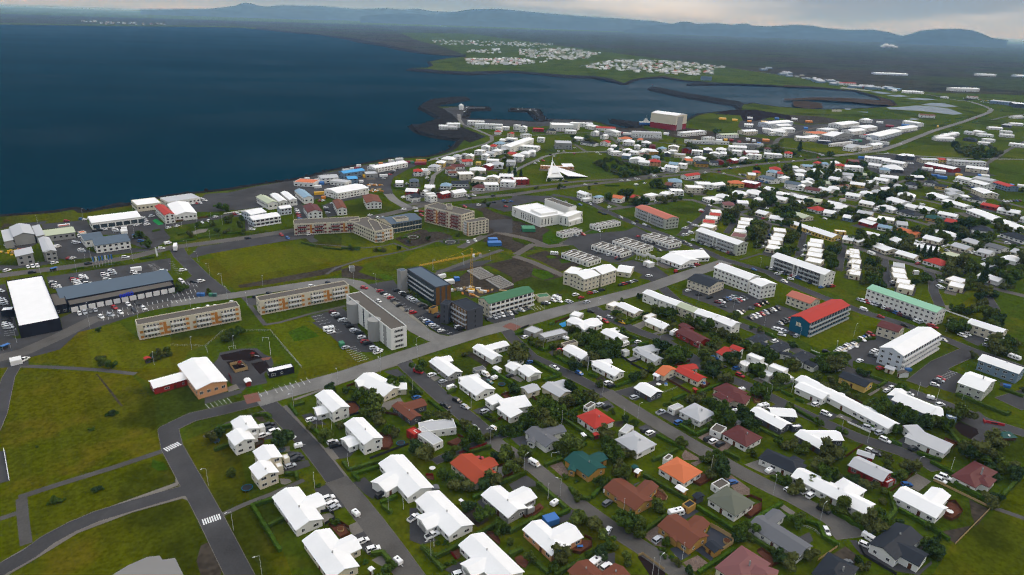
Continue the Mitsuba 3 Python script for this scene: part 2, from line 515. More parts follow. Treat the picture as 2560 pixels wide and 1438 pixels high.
L b g 7 12321 18578 12646 18099 250
R w f 5 12558 19912 12796 19815 140
W w g 5 11272 20991 11500 20872 200
W w g 5 11536 20986 11725 20754 200
U b g 5 11323 21969 11585 21739 250
R w g 6 10515 23443 11038 23403 220
D r f 6 10678 22170 11020 22189 200
W w f 4 11687 19717 11786 19573 108
W w f 5.5 2590 10846 3035 11165 122
L w f 5 2859 10466 3009 10564 108
W w f 4 2481 10255 3129 10207 40
W w f 4 3156 10091 3609 10125 40
E w g 5 3180 10804 3488 10943 135
W c g 5 3675 11274 3942 11410 162
W w g 4 3971 12239 4117 12207 108
W w g 5 4187 11467 4545 11704 160
W l g 7 4383 12227 4878 12562 220
W w g 6 4506 12059 4777 12176 180
W w g 4 4124 11752 4258 11705 135
W w f 4 4097 11364 4131 11298 108
G g h 6 3290 9822 3437 9852 100
O w f 4 1499 10142 1665 10179 108
W r g 3.2 -1571 2634 -1461 2731 86
N t g 2.8 223 2220 309 2116 99/g 2.8 317 2176 398 2235 58/g 2.6 277 2191 263 2147 -32
[c]
sw -624 1975 35
sw -604 1947 48
hs -589 1926 41
hw -458 1769 38
sw -416 1735 26
hs -815 2152 37
sk -809 2189 35
sk -442 2003 53
bw -509 1899 -45
bw -328 1684 -45
pw -308 1889 51
pw -235 1807 39
vw 110 2220 -42
rw 298 1707 44
sw 328 1693 43
hw 354 1860 65
sg 368 2001 46
rw 386 2077 54
bw 178 1988 45
sw -130 1641 25
rw 603 1954 21
ss 516 1824 42
hw 1058 2106 -47
sw 1116 2109 36
sw 1129 2085 37
hb 858 2147 24
bw 1021 2224 38
sw 1676 2205 -50
sw 1706 2224 -41
sk 1143 2005 -49
hw 1106 1893 -91
vw 1241 1863 -53
hw 1212 1832 -38
hg 1113 1748 19
hb 1529 2172 3
sw -827 2473 35
sw -696 2316 36
sk -681 2295 31
sk -989 2423 35
sk -974 2394 36
sw -951 2379 44
sw -984 2347 42
hw -873 2346 -21
sk -819 2218 47
sk -801 2203 48
bw -823 2280 30
hs -845 3156 43
hs -703 3165 43
pw -672 3117 44
vr -438 2924 -27
sw -369 2899 41
hs -310 2839 37
vw -263 2782 39
sk -228 2669 -37
pk -276 2624 -38
hs -188 2618 -36
vw -114 2920 -45
hn -90 2849 -38
ss -101 2588 44
ps -138 2454 -39
hw -54 2453 -36
pw 224 3012 -36
hb 344 2967 -44
hr 261 3210 32
sw 475 2877 33
sk 487 2853 36
ss 414 2677 41
sk 443 2664 39
hr -106 2239 22
hb 103 3067 37
hb -412 2684 40
hk 6 2918 39
bw -70 2886 43
rw -332 2455 32
ps 680 2630 34
sb 741 2552 38
ss 581 2752 32
sr 1142 3003 -45
sb 1148 3076 23
sb 1058 3179 12
sk 1236 2888 -36
sk 585 2481 32
sw 602 2463 38
sk 839 2433 34
sw 856 2416 37
sk 879 2397 39
sw 1414 2748 34
hg 1083 3089 31
rw 1155 2701 25
bw 1016 2658 23
bw 1105 2857 24
sw 1427 2666 -45
sw 1595 2470 -48
ss 1567 2560 -32
ss 1598 2526 28
sk 1683 2414 29
hw 1829 3208 32
sg 1928 3278 -29
hw 1959 3304 -21
hw 1980 3329 -8
hr 1898 3132 22
sw 1984 3144 -45
hw 2091 2979 -26
hk 2121 3014 -42
hs 2141 3023 -36
hr 2159 3045 -42
hw 1816 2900 32
hw 1858 2934 29
hw 2103 2772 -64
sw 2006 2784 18
hw 1495 2388 -43
hg 1507 2367 -25
hk 1695 3310 -30
ss 1682 3109 31
hw 1911 2876 -35
bw 1994 2843 -30
rw 2702 3306 -59
hs 61 3718 -20
ss 62 3725 -43
hk 80 3742 -43
hk 98 3759 -43
sk 19 3684 -24
sk 202 3836 -13
hw 218 3853 -17
sw 257 3894 -43
rw 279 3919 -41
sw 294 3887 -39
hw 347 3897 37
hs 362 3877 44
ss 464 3886 43
sk 474 3744 -22
sw 403 4002 36
hr 434 3960 39
hr 500 4042 30
hs 532 4062 36
sk 579 4102 28
sk 290 3974 28
hw 83 3355 39
hr 262 3215 43
hs 576 3669 -37
sw 517 3640 -46
sr 545 3605 -58
sy 642 3599 -41
hw 692 3348 34
rw 611 3300 41
rw 911 3468 48
bw 301 3354 -42
hr -822 3953 38
sk -793 3917 38
sw -765 3880 38
hr -737 3845 37
sg -709 3810 37
hk -664 3731 36
hg -602 3666 36
sr -570 3634 35
hw -681 3933 38
sk -663 3910 37
sk -645 3888 37
hs -627 3866 37
sw -610 3844 37
sw -592 3823 36
hs -575 3801 36
hk -531 3743 36
sk -499 3710 35
hk -722 3971 32
sk -419 3599 57
hr -417 3597 57
hg -496 3545 40
sw -477 3520 40
sb -457 3496 40
hw -438 3472 39
ss -419 3448 39
sg -400 3425 39
hw -382 3402 39
hk -300 3475 39
sw -288 3456 38
sk -275 3437 38
sr -929 3994 -15
hw -798 3789 -40
hk -134 3576 -61
ss -93 3608 -61
hs -72 3629 -66
sw -48 3643 -66
sg -25 3656 -67
hw -1 3670 -67
hw -934 3503 36
sg -909 3459 36
sk -884 3417 35
hw -855 3371 35
ss -835 3353 35
sk -815 3336 34
sw -791 3283 29
hr -765 3236 33
sk -746 3214 33
sw -702 3162 28
pw -673 3134 42
hw 702 5450 -69
hr 1008 5331 42
hw 1050 5249 29
sg 1052 5170 29
sk 1116 5155 19
hk 629 4952 32
sg 632 4864 31
hw 710 4826 43
hr 762 4762 45
sk 773 4741 45
sg 1116 4979 -59
hs 502 5294 -54
sr 564 5329 -55
rw 303 4799 -3
hk 715 4205 33
sr 741 4226 33
sk 768 4247 33
hw 794 4268 33
sg 821 4290 33
sw 936 4398 23
hw 1283 5336 -45
hs 1302 5239 -67
ss 946 5890 -58
hk 1073 5787 -50
hw 1121 5688 -49
hs 1030 5713 -53
hg 1150 5640 -42
sb 615 6301 -43
sw 885 6251 50
sw 1372 6524 50
sk 780 6045 -24
sk 811 5997 -8
hw 717 6347 -72
hs 489 6379 -73
hk 1482 5228 16
hw 1448 5278 19
hk 1506 5179 -22
sw 1526 5164 -22
hk 1559 5107 -26
sg 1574 5084 -26
hk 1611 5030 -26
hr 1645 4968 -26
sk 1656 4938 -26
sw 1448 5016 -61
hs 1385 5143 -61
sg 1363 5215 -56
hb 1721 4608 -45
hk 1837 4662 37
sw 1857 4636 36
sk 1877 4610 36
hw 1859 4532 -5
hw 1906 4557 24
sk 1927 4539 24
hr 1956 4494 -53
sw 1968 4475 -53
sb 1981 4457 -53
sw 1918 4437 -16
sw 1856 4382 -52
sk 2034 4371 6
hk 2131 4317 31
sr 2159 4320 31
vw 1473 5481 -24
hw 1399 5420 49
sw 1427 5423 49
hw 1551 5716 -36
sw 1572 5708 -36
hs 1441 5610 32
sw 1464 5623 32
hs 1530 5803 -45
vw 1746 6240 21
hr 1736 6196 8
hw 1874 6451 -36
sr 1329 4670 19
ss 1288 4630 -38
hb 2140 5499 -67
hw 2846 6104 -61
hm 1288 3961 -34
sw 1316 3969 -34
sk 1349 4005 -43
hb 1370 4020 -44
hs 1392 4035 -44
ss 1414 4049 -44
hn 1435 4064 -44
sg 1412 3984 -44
hr 1435 4004 -44
hw 1458 4025 -44
sg 1481 4046 -45
hg 1306 3901 -26
sk 1259 4039 41
hk 1200 4082 5
hw 1146 4147 35
hg 1470 3876 -12
hr 1528 3929 -52
sk 1562 3956 -52
sk 1597 3984 -53
sw 1376 3801 -50
hk 1401 3829 -50
hk 1419 3725 -62
sw 1450 3748 -62
sw 1480 3771 -63
hr 1512 3795 -63
ss 1543 3819 -64
sk 1575 3843 -64
hw 1607 3867 -65
sk 1640 3892 -65
hs 1575 3662 -63
sk 1602 3683 -64
sg 1629 3704 -64
hr 1657 3726 -64
hw 1517 3591 36
sw 1534 3578 36
sw 1550 3564 36
hs 1566 3550 35
sw 1527 3505 -29
hk 1595 3517 50
ss 1606 3496 49
hw 1756 3304 -58
sw 1775 3319 -58
ss 1794 3335 -58
hk 1813 3351 -59
sw 1833 3368 -59
ss 1852 3384 -59
hk 1694 3307 -21
sw 1455 3411 27
hs 2229 4081 -72
sw 2246 4064 -72
sr 2262 4048 -72
hw 2278 4031 -73
ss 2294 4015 -73
ss 2310 3999 -73
hk 2318 3973 -53
sw 2330 3948 -53
sm 2342 3924 -53
hk 2354 3900 -53
sb 2366 3876 -53
sm 2377 3852 -53
hk 2391 3823 -53
sk 2405 3804 -53
hw 2431 3777 28
ss 2442 3753 28
vw 2183 3921 -53
hr 2238 3818 -38
sk 2320 3695 -48
hr 2476 3708 -53
sr 2488 3690 -52
sw 1965 3476 -61
hb 1993 3501 -61
hk 2022 3527 -62
sr 2051 3553 -62
sw 1883 3393 -60
hg 1900 3416 -60
hk 1930 3284 -59
sw 1952 3306 -60
sw 1975 3327 -60
hw 1832 3215 31
hr 1900 3135 15
hs 2442 3510 -68
sw 2588 3579 -61
hw 2628 3600 -62
sw 2701 3516 -38
hs 2650 3456 -33
hw 3194 4245 -26
hw -3083 5042 47
sw -3059 5009 46
ss -3034 4976 46
hw -3180 4696 35
sw -3153 4675 35
hw -3038 4533 34
ss -3004 4492 34
vw -3231 4572 65
vw -3357 4773 41
sb -2841 4890 41
ss -2822 4858 44
sb -2736 4768 21
sw -2986 5419 55
hw -3037 5376 53
ss -3003 5327 52
sw -2971 5279 52
hs -2938 5232 51
sw -2906 5185 51
hw -2975 5157 50
sw -2511 4615 25
vw -2523 4736 54
sw -2655 4406 25
sk -2822 4257 46
sk -3065 4060 37
hw -2704 5121 68
hw -3156 4156 -47
sw -3133 4168 -48
sw -3111 4180 -48
sw -3239 4080 69
sw -3041 4247 54
hr -3006 4347 50
hw -2986 4353 72
sw -3232 4830 -47
hk -3196 4974 24
sk -3172 4995 24
sw -3149 5016 24
hw -3440 5328 55
hr -3558 5208 36
hb -3478 5273 28
hw -3443 5263 53
hw -3586 4578 47
sw -3543 4537 47
vw -3539 4591 47
vw -3523 4624 47
hw -2835 3906 26
sk -2807 3878 26
sw -2780 3850 26
hw -2753 3823 25
hk -2766 3996 26
sr -2741 3969 26
sw -2717 3943 26
hw -2693 3918 26
sw -2670 3892 25
sw -2646 3867 25
hw -2731 4035 26
sw -2709 4010 26
sw -2687 3984 26
hk -2665 3959 26
sk -2643 3934 26
sw -2622 3909 25
hk -2632 4108 23
sw -2609 4075 23
sw -2587 4044 23
hk -2565 4013 23
sw -2543 3982 23
hw -2611 4148 28
ss -2587 4115 28
ss -2562 4083 27
hw -2455 4132 27
sw -2406 4080 27
sw -2462 4199 39
sw -2279 4169 28
hw -2845 6036 -23
sw -2791 5982 -23
hw -2853 5864 -45
sr -2824 5880 -45
sw -2796 5896 -45
hw -2515 5293 -48
sw -2476 5328 -49
hw -2481 5469 60
hw -2660 5173 72
hr -2360 5570 -9
sw -2333 5573 -9
hw -1895 5764 -27
sw -1868 5695 -27
sr -1841 5628 -27
hr -1816 5562 -27
sb -1790 5497 -27
sw -2060 5150 7
hk -1714 5445 7
hw -1677 5886 24
sk -1645 5798 24
ss -1613 5713 24
hs -1658 6032 50
hr -1788 6113 54
hw -1764 6122 71
sk -2009 4924 33
sr -1791 5033 -48
sb -1721 4963 -46
hb -1685 5131 46
sk -1655 5144 46
sw -1590 5079 49
Tw -2411 4618 113
sw -2163 4194 45
hk -2007 3999 -14
sw -1966 4012 49
sw -2080 3998 -42
sw -1157 5600 -52
hs -1119 5626 -52
hw -1242 5685 46
hw -868 5858 8
sw -847 5861 8
sr -827 5863 8
sr -807 5737 -41
sw -988 5910 41
sw -894 5958 8
sw -335 6156 42
sr -457 6078 -47
sk -213 6530 28
hw -352 5024 -66
sw -298 5065 -66
hk -196 6282 29
hb -106 6353 40
sk -86 6291 26
hb -36 6337 26
hr -83 6142 -40
hw -466 6487 -23
sw -403 6523 -24
sk -432 6418 57
sw -1061 6346 33
pw -2334 2909 83
hw -2956 3624 26
sw -2932 3600 26
sw -2908 3575 26
hs -2885 3551 25
hk -2743 3366 20
sk -2713 3333 20
hw -2697 3299 20
sw -2673 3275 20
sw -2649 3252 20
hw -3035 3741 -22
hw -2401 3460 -51
ss -2381 3477 -51
sg -2362 3495 -51
hs -2342 3512 -52
sr -2259 3556 -35
sw -2208 3607 -42
sk -2167 3628 -44
sw -2260 3426 -37
ss -2223 3452 -18
sw -2190 3492 -38
sk -2131 3526 -42
sw -2094 3561 -41
hw -2099 4016 -46
sw -1797 3551 -33
sw -1775 3570 -8
sw -1742 3599 -52
hw -1707 3622 -24
hw -1640 3691 -10
hk -1535 3782 -20
sk -1471 3842 -17
sw -1256 3987 6
sk -1168 4051 -31
hm -1030 3609 37
sw -1003 3569 37
sk -976 3531 36
hw -949 3493 36
rw -984 3358 25
sw -966 3332 32
hw 2633 4453 18
sk 2603 4385 18
vw 3513 6510 -67
hw 3344 5460 -52
sw 3364 5417 -52
rw 3299 5441 -11
sw 3498 5342 27
sw 3558 5381 23
hs 3464 5239 -52
hw 3629 5202 -89
sw 3658 5196 -89
ss 3627 5018 -43
sw 3064 4930 27
hr 3034 4873 28
hg 2992 4514 15
sw 2996 4488 15
hw 2924 4404 15
ss 2923 4385 15
sw 2921 4366 15
sw 4122 5504 -22
sw 4178 5697 21
sw 4024 5803 30
sw 5133 7071 -93
hw 5173 7083 -93
hs 5213 7094 -93
sk 5253 7106 -94
hb 5293 7117 -94
hm 5334 7129 -94
vw 4115 6789 -40
rw 2776 5070 -70
hw 2086 6545 -50
hr 2256 6033 39
sw 2407 6404 21
hs 2486 5575 -41
sw 2666 5430 26
hb 2071 4293 25
hw 1974 5163 32
sw 2036 5284 33
sk 2100 5410 33
hw 2336 5239 29
sw 2273 5104 28
sw 2213 4975 28
sw 3470 7244 -22
sw 3532 7199 8
hr 3334 7138 36
hw 2941 7330 -70
sw 2962 7311 -70
sw 2983 7292 -70
hw 3004 7273 -71
sw 3025 7254 -71
vw 3644 7089 -49
vw 3502 6481 -8
hw 4235 9633 -59
hk 4046 9877 11
hw 4245 9544 11
hr 4097 9348 34
sk 3856 9176 45
hw 3643 9029 34
sw 4902 8944 36
hr 4814 9112 29
hw 3883 9404 42
hw 4906 9884 27
hw 5073 10021 41
hw 5278 9862 25
sw 5752 9281 28
sw 5846 9208 -54
sw 5187 8042 -59
sw 5181 7915 -93
sw 4408 7025 -19
sb 5207 7725 -64
hk 5193 7794 -47
sw 4699 8002 -26
hw 5235 9180 -91
sw 5257 9167 -91
sw 5278 9155 -91
sw 2745 8471 39
sw 2624 8406 10
hb 2625 8348 10
hr 3038 8651 46
hw 3417 8931 39
hk 2445 8217 42
hr 2421 8116 10
hw 2237 8037 27
hw 2450 8019 27
hs 3236 8794 34
vw 2012 8256 35
sk 2006 6839 33
hw 2615 7417 -73
sw 2629 7396 -73
sw 2643 7375 -73
hk 2089 7669 9
sk 2138 7098 9
hs 1871 6446 -55
sw 2414 6418 21
hk 2732 7649 -47
sb 2771 7656 -47
sb 2816 7590 9
hw 2625 7989 -74
sk 2656 7980 -74
ss 2687 7972 -74
hw 794 9445 11
hw 554 9141 11
hw 630 9138 11
hr 755 8996 40
hk 437 8875 11
hw 484 8768 56
sw 1069 9153 -39
hw 1098 9011 32
hw 1162 7440 27
sw 1244 7465 27
hw 1338 7566 9
hw 1361 7545 9
vw 1583 7738 25
hk 1502 7630 40
hw 741 7176 37
hk 862 7246 27
sk 509 7028 41
hk 542 7293 9
hw 1563 7851 28
sk 1642 7722 27
hw 1402 7348 39
vw 1297 7257 24
hk 1482 10001 51
hw -952 7228 39
hw -958 8276 40
sw -567 7256 53
sw -16 7951 46
hw 230 8245 29
sk -914 7106 69
hw 270 8395 -49
sr 330 8437 -50
hw -291 7965 -10
hw -1421 7265 48
sr -1366 7340 48
sk -1353 7426 49
ss -1395 7124 48
hw -1360 7546 -41
sk -1320 7606 -41
vw -1056 6343 59
sk -1684 7237 49
hr -1700 7251 -55
sw -1672 7245 -55
sr -1643 7239 -56
hb -1614 7233 -56
hw -1117 6924 65
hw -1171 6798 46
hw -952 7261 46
hw 12415 19849 -102
ss 12558 19952 -102
sw 12703 20056 -103
hb 12849 20161 -103
sw 12997 20267 -103
hw 12598 19478 -103
sr 12620 19429 -103
ss 12642 19381 -103
hw 12664 19332 -103
sy 12686 19284 -103
sw 12708 19236 -103
hb 12729 19188 -103
hw 12295 18887 -102
ss 12324 18836 -102
sk 12352 18786 -103
hw 12380 18735 -103
sw 12408 18685 -103
sw 7319 12334 49
sk 7305 12283 50
sr 9675 14861 47
sw 11417 17083 54
sw 6027 10908 49
hw 5322 9901 36
[e]
-810 1962 -867 1925
-875 1924 -709 1714
-748 1861 -783 1826
-623 2187 -590 2143 -478 2205
-569 2117 -540 2083
-568 2113 -475 2172
-434 1960 -387 1998
-425 1944 -389 1912
-417 1711 -383 1718 -354 1684
-817 2099 -778 2106 -766 2078
121 2096 219 1961
228 1955 187 1926
21 1835 131 1923
-261 1752 -214 1707 -176 1735 -26 1868
-260 1749 -185 1657
23 1727 61 1755
-22 2091 75 2156
151 2213 219 2254
239 2079 259 2030 307 2020
317 2031 354 2086
166 1652 261 1719
-111 2004 -55 2047
102 1706 141 1660
527 2170 659 2036
689 1994 794 1872
475 1860 567 1941
617 1683 762 1791
838 1910 1003 2032
833 1851 903 1772
978 1971 1097 1927
1020 2192 1095 2115
842 1922 805 1900
1422 2020 1488 1931 1502 1908
1433 2110 1409 2028 1403 2010 1303 1914
1720 2187 1798 2075
1804 2075 2017 2249
1173 1998 1262 1892
1092 1919 1086 1863 1119 1827
1500 2219 1612 2277
1593 2260 1509 2200
1492 1919 1515 1873
1708 2325 1754 2249
-713 2439 -648 2505
-828 2444 -728 2321
-955 2589 -898 2508
-932 2584 -897 2607
-1080 2490 -1027 2506 -1002 2482
-1186 2385 -1138 2406
-1134 2236 -1098 2271
-83 2954 20 2835
131 3063 248 2930
166 2884 249 2938
-35 2433 12 2412 79 2464
-465 2824 -394 2718
-355 2664 -242 2531
-224 2495 -92 2366
-141 2279 -64 2322
232 3159 318 3043
235 2556 356 2404
229 2562 397 2715
327 2414 215 2300
22 2401 58 2421
-249 2764 -275 2733
200 2257 323 2368
391 2964 428 2935
890 2813 1049 2924
897 2734 969 2690
953 3022 1041 2979
743 2531 795 2461 854 2507
627 2445 718 2358
578 2268 690 2345
881 2345 929 2299
1029 2587 1154 2448
1296 2856 1330 2814
1302 2698 1364 2583
1341 2793 1364 2766
1240 2906 1274 2870 1324 2912
1286 2871 1507 3012
751 2738 826 2794
1187 3006 1206 2991
508 2847 674 2977
758 2538 799 2566
1614 2470 1644 2436
1684 2382 1754 2337
1805 3042 1859 2989 1794 2937
1732 2706 1790 2610
1921 2568 1900 2435
2403 2964 2463 2891
2140 2884 2265 2714 2293 2729
1561 2589 1592 2566
1637 3258 1781 3297
2144 2884 2187 2843
31 3389 78 3427
99 3302 179 3205 266 3283
228 3147 305 3058
638 3447 702 3384
479 3452 439 3413
219 3537 247 3558
692 3317 745 3337
629 3328 672 3356
602 3626 665 3584 763 3688
124 3073 252 2943
-563 3834 -495 3777
1442 3522 1479 3455
1532 3417 1563 3353
1611 3300 1644 3248
1903 3454 2048 3500
-2854 4136 -2804 4179
-2712 4249 -2636 4304
-2542 4383 -2468 4427
-2774 5016 -2742 5056
-2637 5800 -2613 5827
-2367 4882 -2252 4982
-2547 4947 -2514 4986
-2558 5480 -2480 5532
-2481 5153 -2419 5180
-2514 4781 -2367 4848
-2203 5023 -2093 5072
-1584 4865 -1467 4804
-1392 4765 -1253 4733
-1021 4743 -932 4738
-1261 4764 -1125 4748
-867 5059 -835 5116
-1222 4849 -1188 4788 -1130 4794
2628 5034 2720 5109
3609 6266 3730 6211 3894 6351
2932 5002 3022 4903
3057 4801 3125 4764
3109 4677 3261 4609
3648 5459 3767 5364
2052 6450 2182 6367
2825 6164 2929 6132
2763 6371 2823 6282
2289 5915 2412 5845
2673 5313 2731 5284
2276 6507 2435 6555
3085 7096 3216 7056
3043 7170 3193 7043
3516 7284 3636 7346
3911 7572 3996 7561
3873 8965 4056 9064
2373 8391 3571 9173
1251 8701 1417 8216
947 7152 1101 7175
1339 7374 1415 7457
-1216 6720 -1095 6682
8793 14436 8981 14613
9103 14645 9401 14854
7915 13384 8099 13542
8017 13343 8266 13583
8422 13853 8638 14027
8204 13128 8471 13366
7782 12617 8060 12884
7448 12344 7653 12547
9058 14014 9394 14342
9962 15138 10346 15519
11829 17338 11346 16543
6868 11665 7140 11903
[q]
trampoline -926 2014 20
hottub -542 1821 11
disc -278 2160 6
table 252 1779 10
hottub 747 1828 12
hottub 560 2042 10
disc 1598 2012 7
trampoline -877 2250 13
trampoline -425 2324 18
trampoline -1154 2296 14
play -1275 3021 16
play -1302 2926 12
goal -1407 3100 8
trampoline -32 2830 17
swing 60 2500 9
goal 195 2278 8
disc 714 2872 8
tent 753 2887 13
tent 940 2908 10
hottub 1150 2762 13
redbox 2163 2637 21
mound 2143 2529 17
bin 2038 3126 12
bin 2450 2986 10
crane -264 4082 4
pallets -324 4029 4
lumber -198 3983 4
wallgrid -163 4225 4
dish 904 4761 12
dish 924 4748 12
dish 941 4734 10
dish 961 4722 10
dish 984 4754 11
dish 993 4710 13
dish 1013 4698 12
dish 1041 4657 12
slide 1138 4498 9
yellowpile -3495 4414 28
signtower -2457 4441 5
flowerring -485 5015 21
flowerring -787 5110 16
netto -2306 3774 12
bins -1839 3785 20
goal -1278 3212 9
church 450 7784 1
lumber -1433 6810 6
lumber -1371 6594 6
[l]
-1071 2026
-893 1803
-732 1614
-400 1916
-227 1705
201 2038
71 2173
991 2086
488 1670
1108 1948
1605 2247
-953 2628
-791 2783
-634 2993
-929 2563
-620 2912
-781 2392
-459 3058
-311 2794
-162 2610
-65 2344
332 3023
435 2765
1219 2789
568 2575
986 3222
1170 3026
1510 2450
1425 2511
1742 3299
2145 2844
2690 3401
31 3438
176 3211
390 3010
827 3413
522 3783
195 3738
-1016 4081
-547 4368
-341 4499
-572 3494
-437 3289
-477 3152
-870 4071
-159 4604
684 5176
856 6093
1282 5584
1788 4677
1872 5039
1173 3990
1470 3630
1612 3467
1742 3301
1363 3878
1938 3519
2526 3634
2701 3414
-3494 5321
-3713 5098
-2902 4980
-3006 4051
-2870 4368
-3227 5577
-2571 4345
-2803 4097
-2343 5271
-2100 5187
-2459 5335
-2270 4865
-2321 4604
-2145 4376
-1966 4144
-1813 3966
-2413 4951
-1720 5253
-345 4511
-541 4367
-2238 3284
-2498 3093
-2066 3440
-2354 3461
-1708 2907
-1850 3611
-1812 3968
-1692 3748
-1540 3659
-1559 3970
-1404 3110
-1605 3080
[p]
-689 2033
-594 2150
-352 1935
156 2018
-224 1760
579 1741
417 1946
796 2222
470 1670
1751 2266
-768 2428
-725 2413
-1197 3054
-436 2727
388 3006
214 2527
233 2510
1190 2769
503 2558
794 2496
1003 2973
1343 2857
1945 2868
1998 2805
673 3657
1139 3442
991 3227
-2718 5111
-2909 4364
-1820 5436
-2671 5135
-2628 5178
-2547 5265
-1200 3059
[t]
b -678 2048 10
b -357 1622 22
b -1011 2088 18
b -561 1847 13
b -432 1684 10
b -343 1653 15
b -123 1937 22
b -82 1891 27
b -71 2064 32
b -45 2083 27
b -7 1847 24
b 7 1834 16
b 89 1706 19
b 260 1885 30
b 313 1868 27
b 333 1821 21
b 346 1777 18
b 185 1717 27
b 312 1734 23
b 278 1724 18
b 158 1670 15
b 24 1785 13
b -173 2053 29
b -231 2105 27
b -196 2087 21
b -142 2040 23
b 18 2159 30
b 43 2188 24
b 368 2091 24
b -156 1690 8
b -173 1679 10
b 225 2143 11
b 260 2020 17
b 268 2123 9
b -216 1775 8
b -190 1774 10
b 825 2191 37
b 819 2242 22
b 446 2149 33
b 434 2191 28
b 546 1972 25
b 419 1878 33
b 453 1856 30
b 425 1859 16
b 394 1717 19
b 801 1847 30
b 789 1835 19
b 1038 1946 20
b 1017 1913 19
b 916 1717 23
b 896 1747 23
b 882 1769 16
b 998 1755 21
b 526 1776 10
b 521 1748 9
b 542 1747 8
b 556 1718 13
b 585 1679 15
b 536 1801 13
b 364 1776 13
b 780 2174 18
b 1083 2107 27
b 1061 2151 21
b 1159 2148 24
b 830 1843 13
b 400 1918 22
b 1202 2004 31
b 1236 1949 22
b 1269 1905 33
b 1320 1966 25
b 1381 2056 15
b 1414 2113 15
b 1421 1802 29
b 1416 1832 19
b 1428 1793 21
b 1403 1801 13
b 1359 2141 27
b 1329 2171 21
b 1235 2193 34
b 1235 2243 31
b 1270 2196 18
b 1296 2177 15
b 1147 2011 20
b 1583 2251 28
b 1530 2211 22
b 1507 2275 19
b 1782 2072 26
b 1819 2090 21
b 1978 2234 31
b 1965 2282 25
b 1912 2273 22
b 1896 2220 16
b 1987 2278 25
b 1474 1934 14
b 1154 1723 18
b 1151 1753 13
b 1380 1942 14
c 1479 1872 10
b -803 2698 27
b -585 2538 45
b -629 2614 21
b -680 2654 29
b -736 2703 18
b -565 2522 27
b -460 2387 20
b -571 2501 20
b -890 2292 35
b -1159 2338 19
b -1175 2293 22
b -495 2767 33
b -541 2813 19
b -618 2677 22
b -495 2385 20
b -535 2455 23
b -803 2406 17
b -730 2333 29
b -688 2420 20
b -428 2941 31
b 41 3063 44
b 78 3115 33
b 28 2765 26
b 421 3087 28
b 486 3130 41
b 322 3004 28
b 284 2791 30
b -262 2492 31
b -339 2511 24
b -124 2355 36
b -150 2397 26
b -70 2388 20
b -176 2441 23
b -108 2352 19
b -312 2231 37
b -351 2264 31
b -204 2274 19
b -225 2226 19
b 4 2234 37
b 77 2262 28
b 245 2308 45
b 210 2295 25
b 251 2667 25
b 277 2669 25
b 299 2684 25
b 325 2686 25
b 351 2701 25
b 379 2732 26
b 317 2727 26
b 174 2618 39
b 201 2532 45
b 128 2478 47
b 88 2472 34
b 162 2477 34
b 54 2491 20
b 28 2424 23
b -18 2415 23
b 411 2430 23
b 410 2294 35
b 404 2373 26
b -91 2543 14
b -55 2514 14
b 433 2851 19
b -162 2298 16
b -425 2703 18
b 284 2562 21
b 403 2737 11
b -39 2242 19
b -224 3115 16
b 461 2611 14
b 707 3014 24
b 846 3140 45
b 824 3189 29
b 885 3120 20
b 1006 2999 39
b 1009 3150 33
b 1142 3126 37
b 1040 2904 31
b 982 3067 20
b 856 2730 33
b 1158 2809 37
b 1195 2801 26
b 1231 3022 36
b 1301 2915 35
b 1348 3166 33
b 1433 3094 28
b 1040 2614 32
b 953 2559 38
b 920 2665 29
b 951 2647 28
b 862 2517 17
b 915 2540 21
b 1033 2568 28
b 715 2380 23
b 468 2285 28
b 439 2257 28
b 1273 2686 22
b 1126 2421 20
b 1163 2391 26
b 1201 2359 26
b 791 2281 22
b 835 2268 25
b 985 2323 19
b 789 3238 17
b 608 2919 27
b 658 2961 20
b 813 2757 11
b 710 2697 9
b 733 2706 9
b 507 2550 17
b 551 2521 14
b 1492 2965 23
b 1047 2513 31
b 1042 2480 20
b 767 2535 14
b 1015 3247 21
b 681 3267 13
b 1286 3243 34
b 1336 3264 25
b 1698 3150 37
b 1637 3092 32
b 1594 3106 32
b 1522 2884 31
b 1579 2865 30
b 1565 2954 20
b 1872 2906 23
b 1658 2689 40
b 1682 2675 32
b 1643 2712 29
b 1757 2623 39
b 1792 2585 31
b 1831 2594 32
b 1875 2596 28
b 1923 2592 28
b 2010 2684 36
b 2051 2672 32
b 2067 2731 22
b 1682 2544 21
b 1681 2645 18
b 2048 2462 30
b 2062 2454 20
b 1879 2369 36
b 1904 2350 42
b 1939 2334 32
b 1976 2330 29
b 1588 2811 19
b 1627 2813 15
b 1412 2503 20
b 1360 2567 17
b 1294 2319 38
b 1328 2318 26
b 1782 3042 20
b 1765 3073 16
b 1533 2328 19
b 2634 3356 35
b 2475 3302 17
b 2499 2947 12
b 42 3169 31
b 25 3190 28
b 73 3133 27
b 109 3282 21
b 151 3244 18
b 333 3442 22
b 370 3435 18
b 366 3304 32
b 397 3330 29
b 436 3294 32
b 471 3320 29
b 463 3210 35
b 504 3206 38
b 535 3231 35
b 550 3177 28
b 497 3144 31
b 438 3131 27
b 419 3181 21
b 618 3448 22
b 609 3695 20
b 627 3619 19
b 645 3611 15
b 796 3230 42
b 829 3134 41
b 800 3100 27
b 886 3693 35
b 946 3697 31
b 931 3618 23
b 862 3748 28
b 790 3691 20
b 803 3992 17
b 678 3904 16
b 319 3077 20
b 373 3045 20
b 245 3151 17
b 686 3623 12
b 450 3425 18
b 172 3246 18
b 228 3227 18
b 257 3252 18
b 901 3506 23
b 783 3147 17
b -620 3915 17
b -596 3889 14
b -574 3853 12
b -482 3731 14
b 914 6503 39
b 1045 6565 55
b 1109 6603 55
b 1232 6393 45
b 1153 6331 38
b 1425 6497 45
b 1542 6593 39
b 1129 6378 38
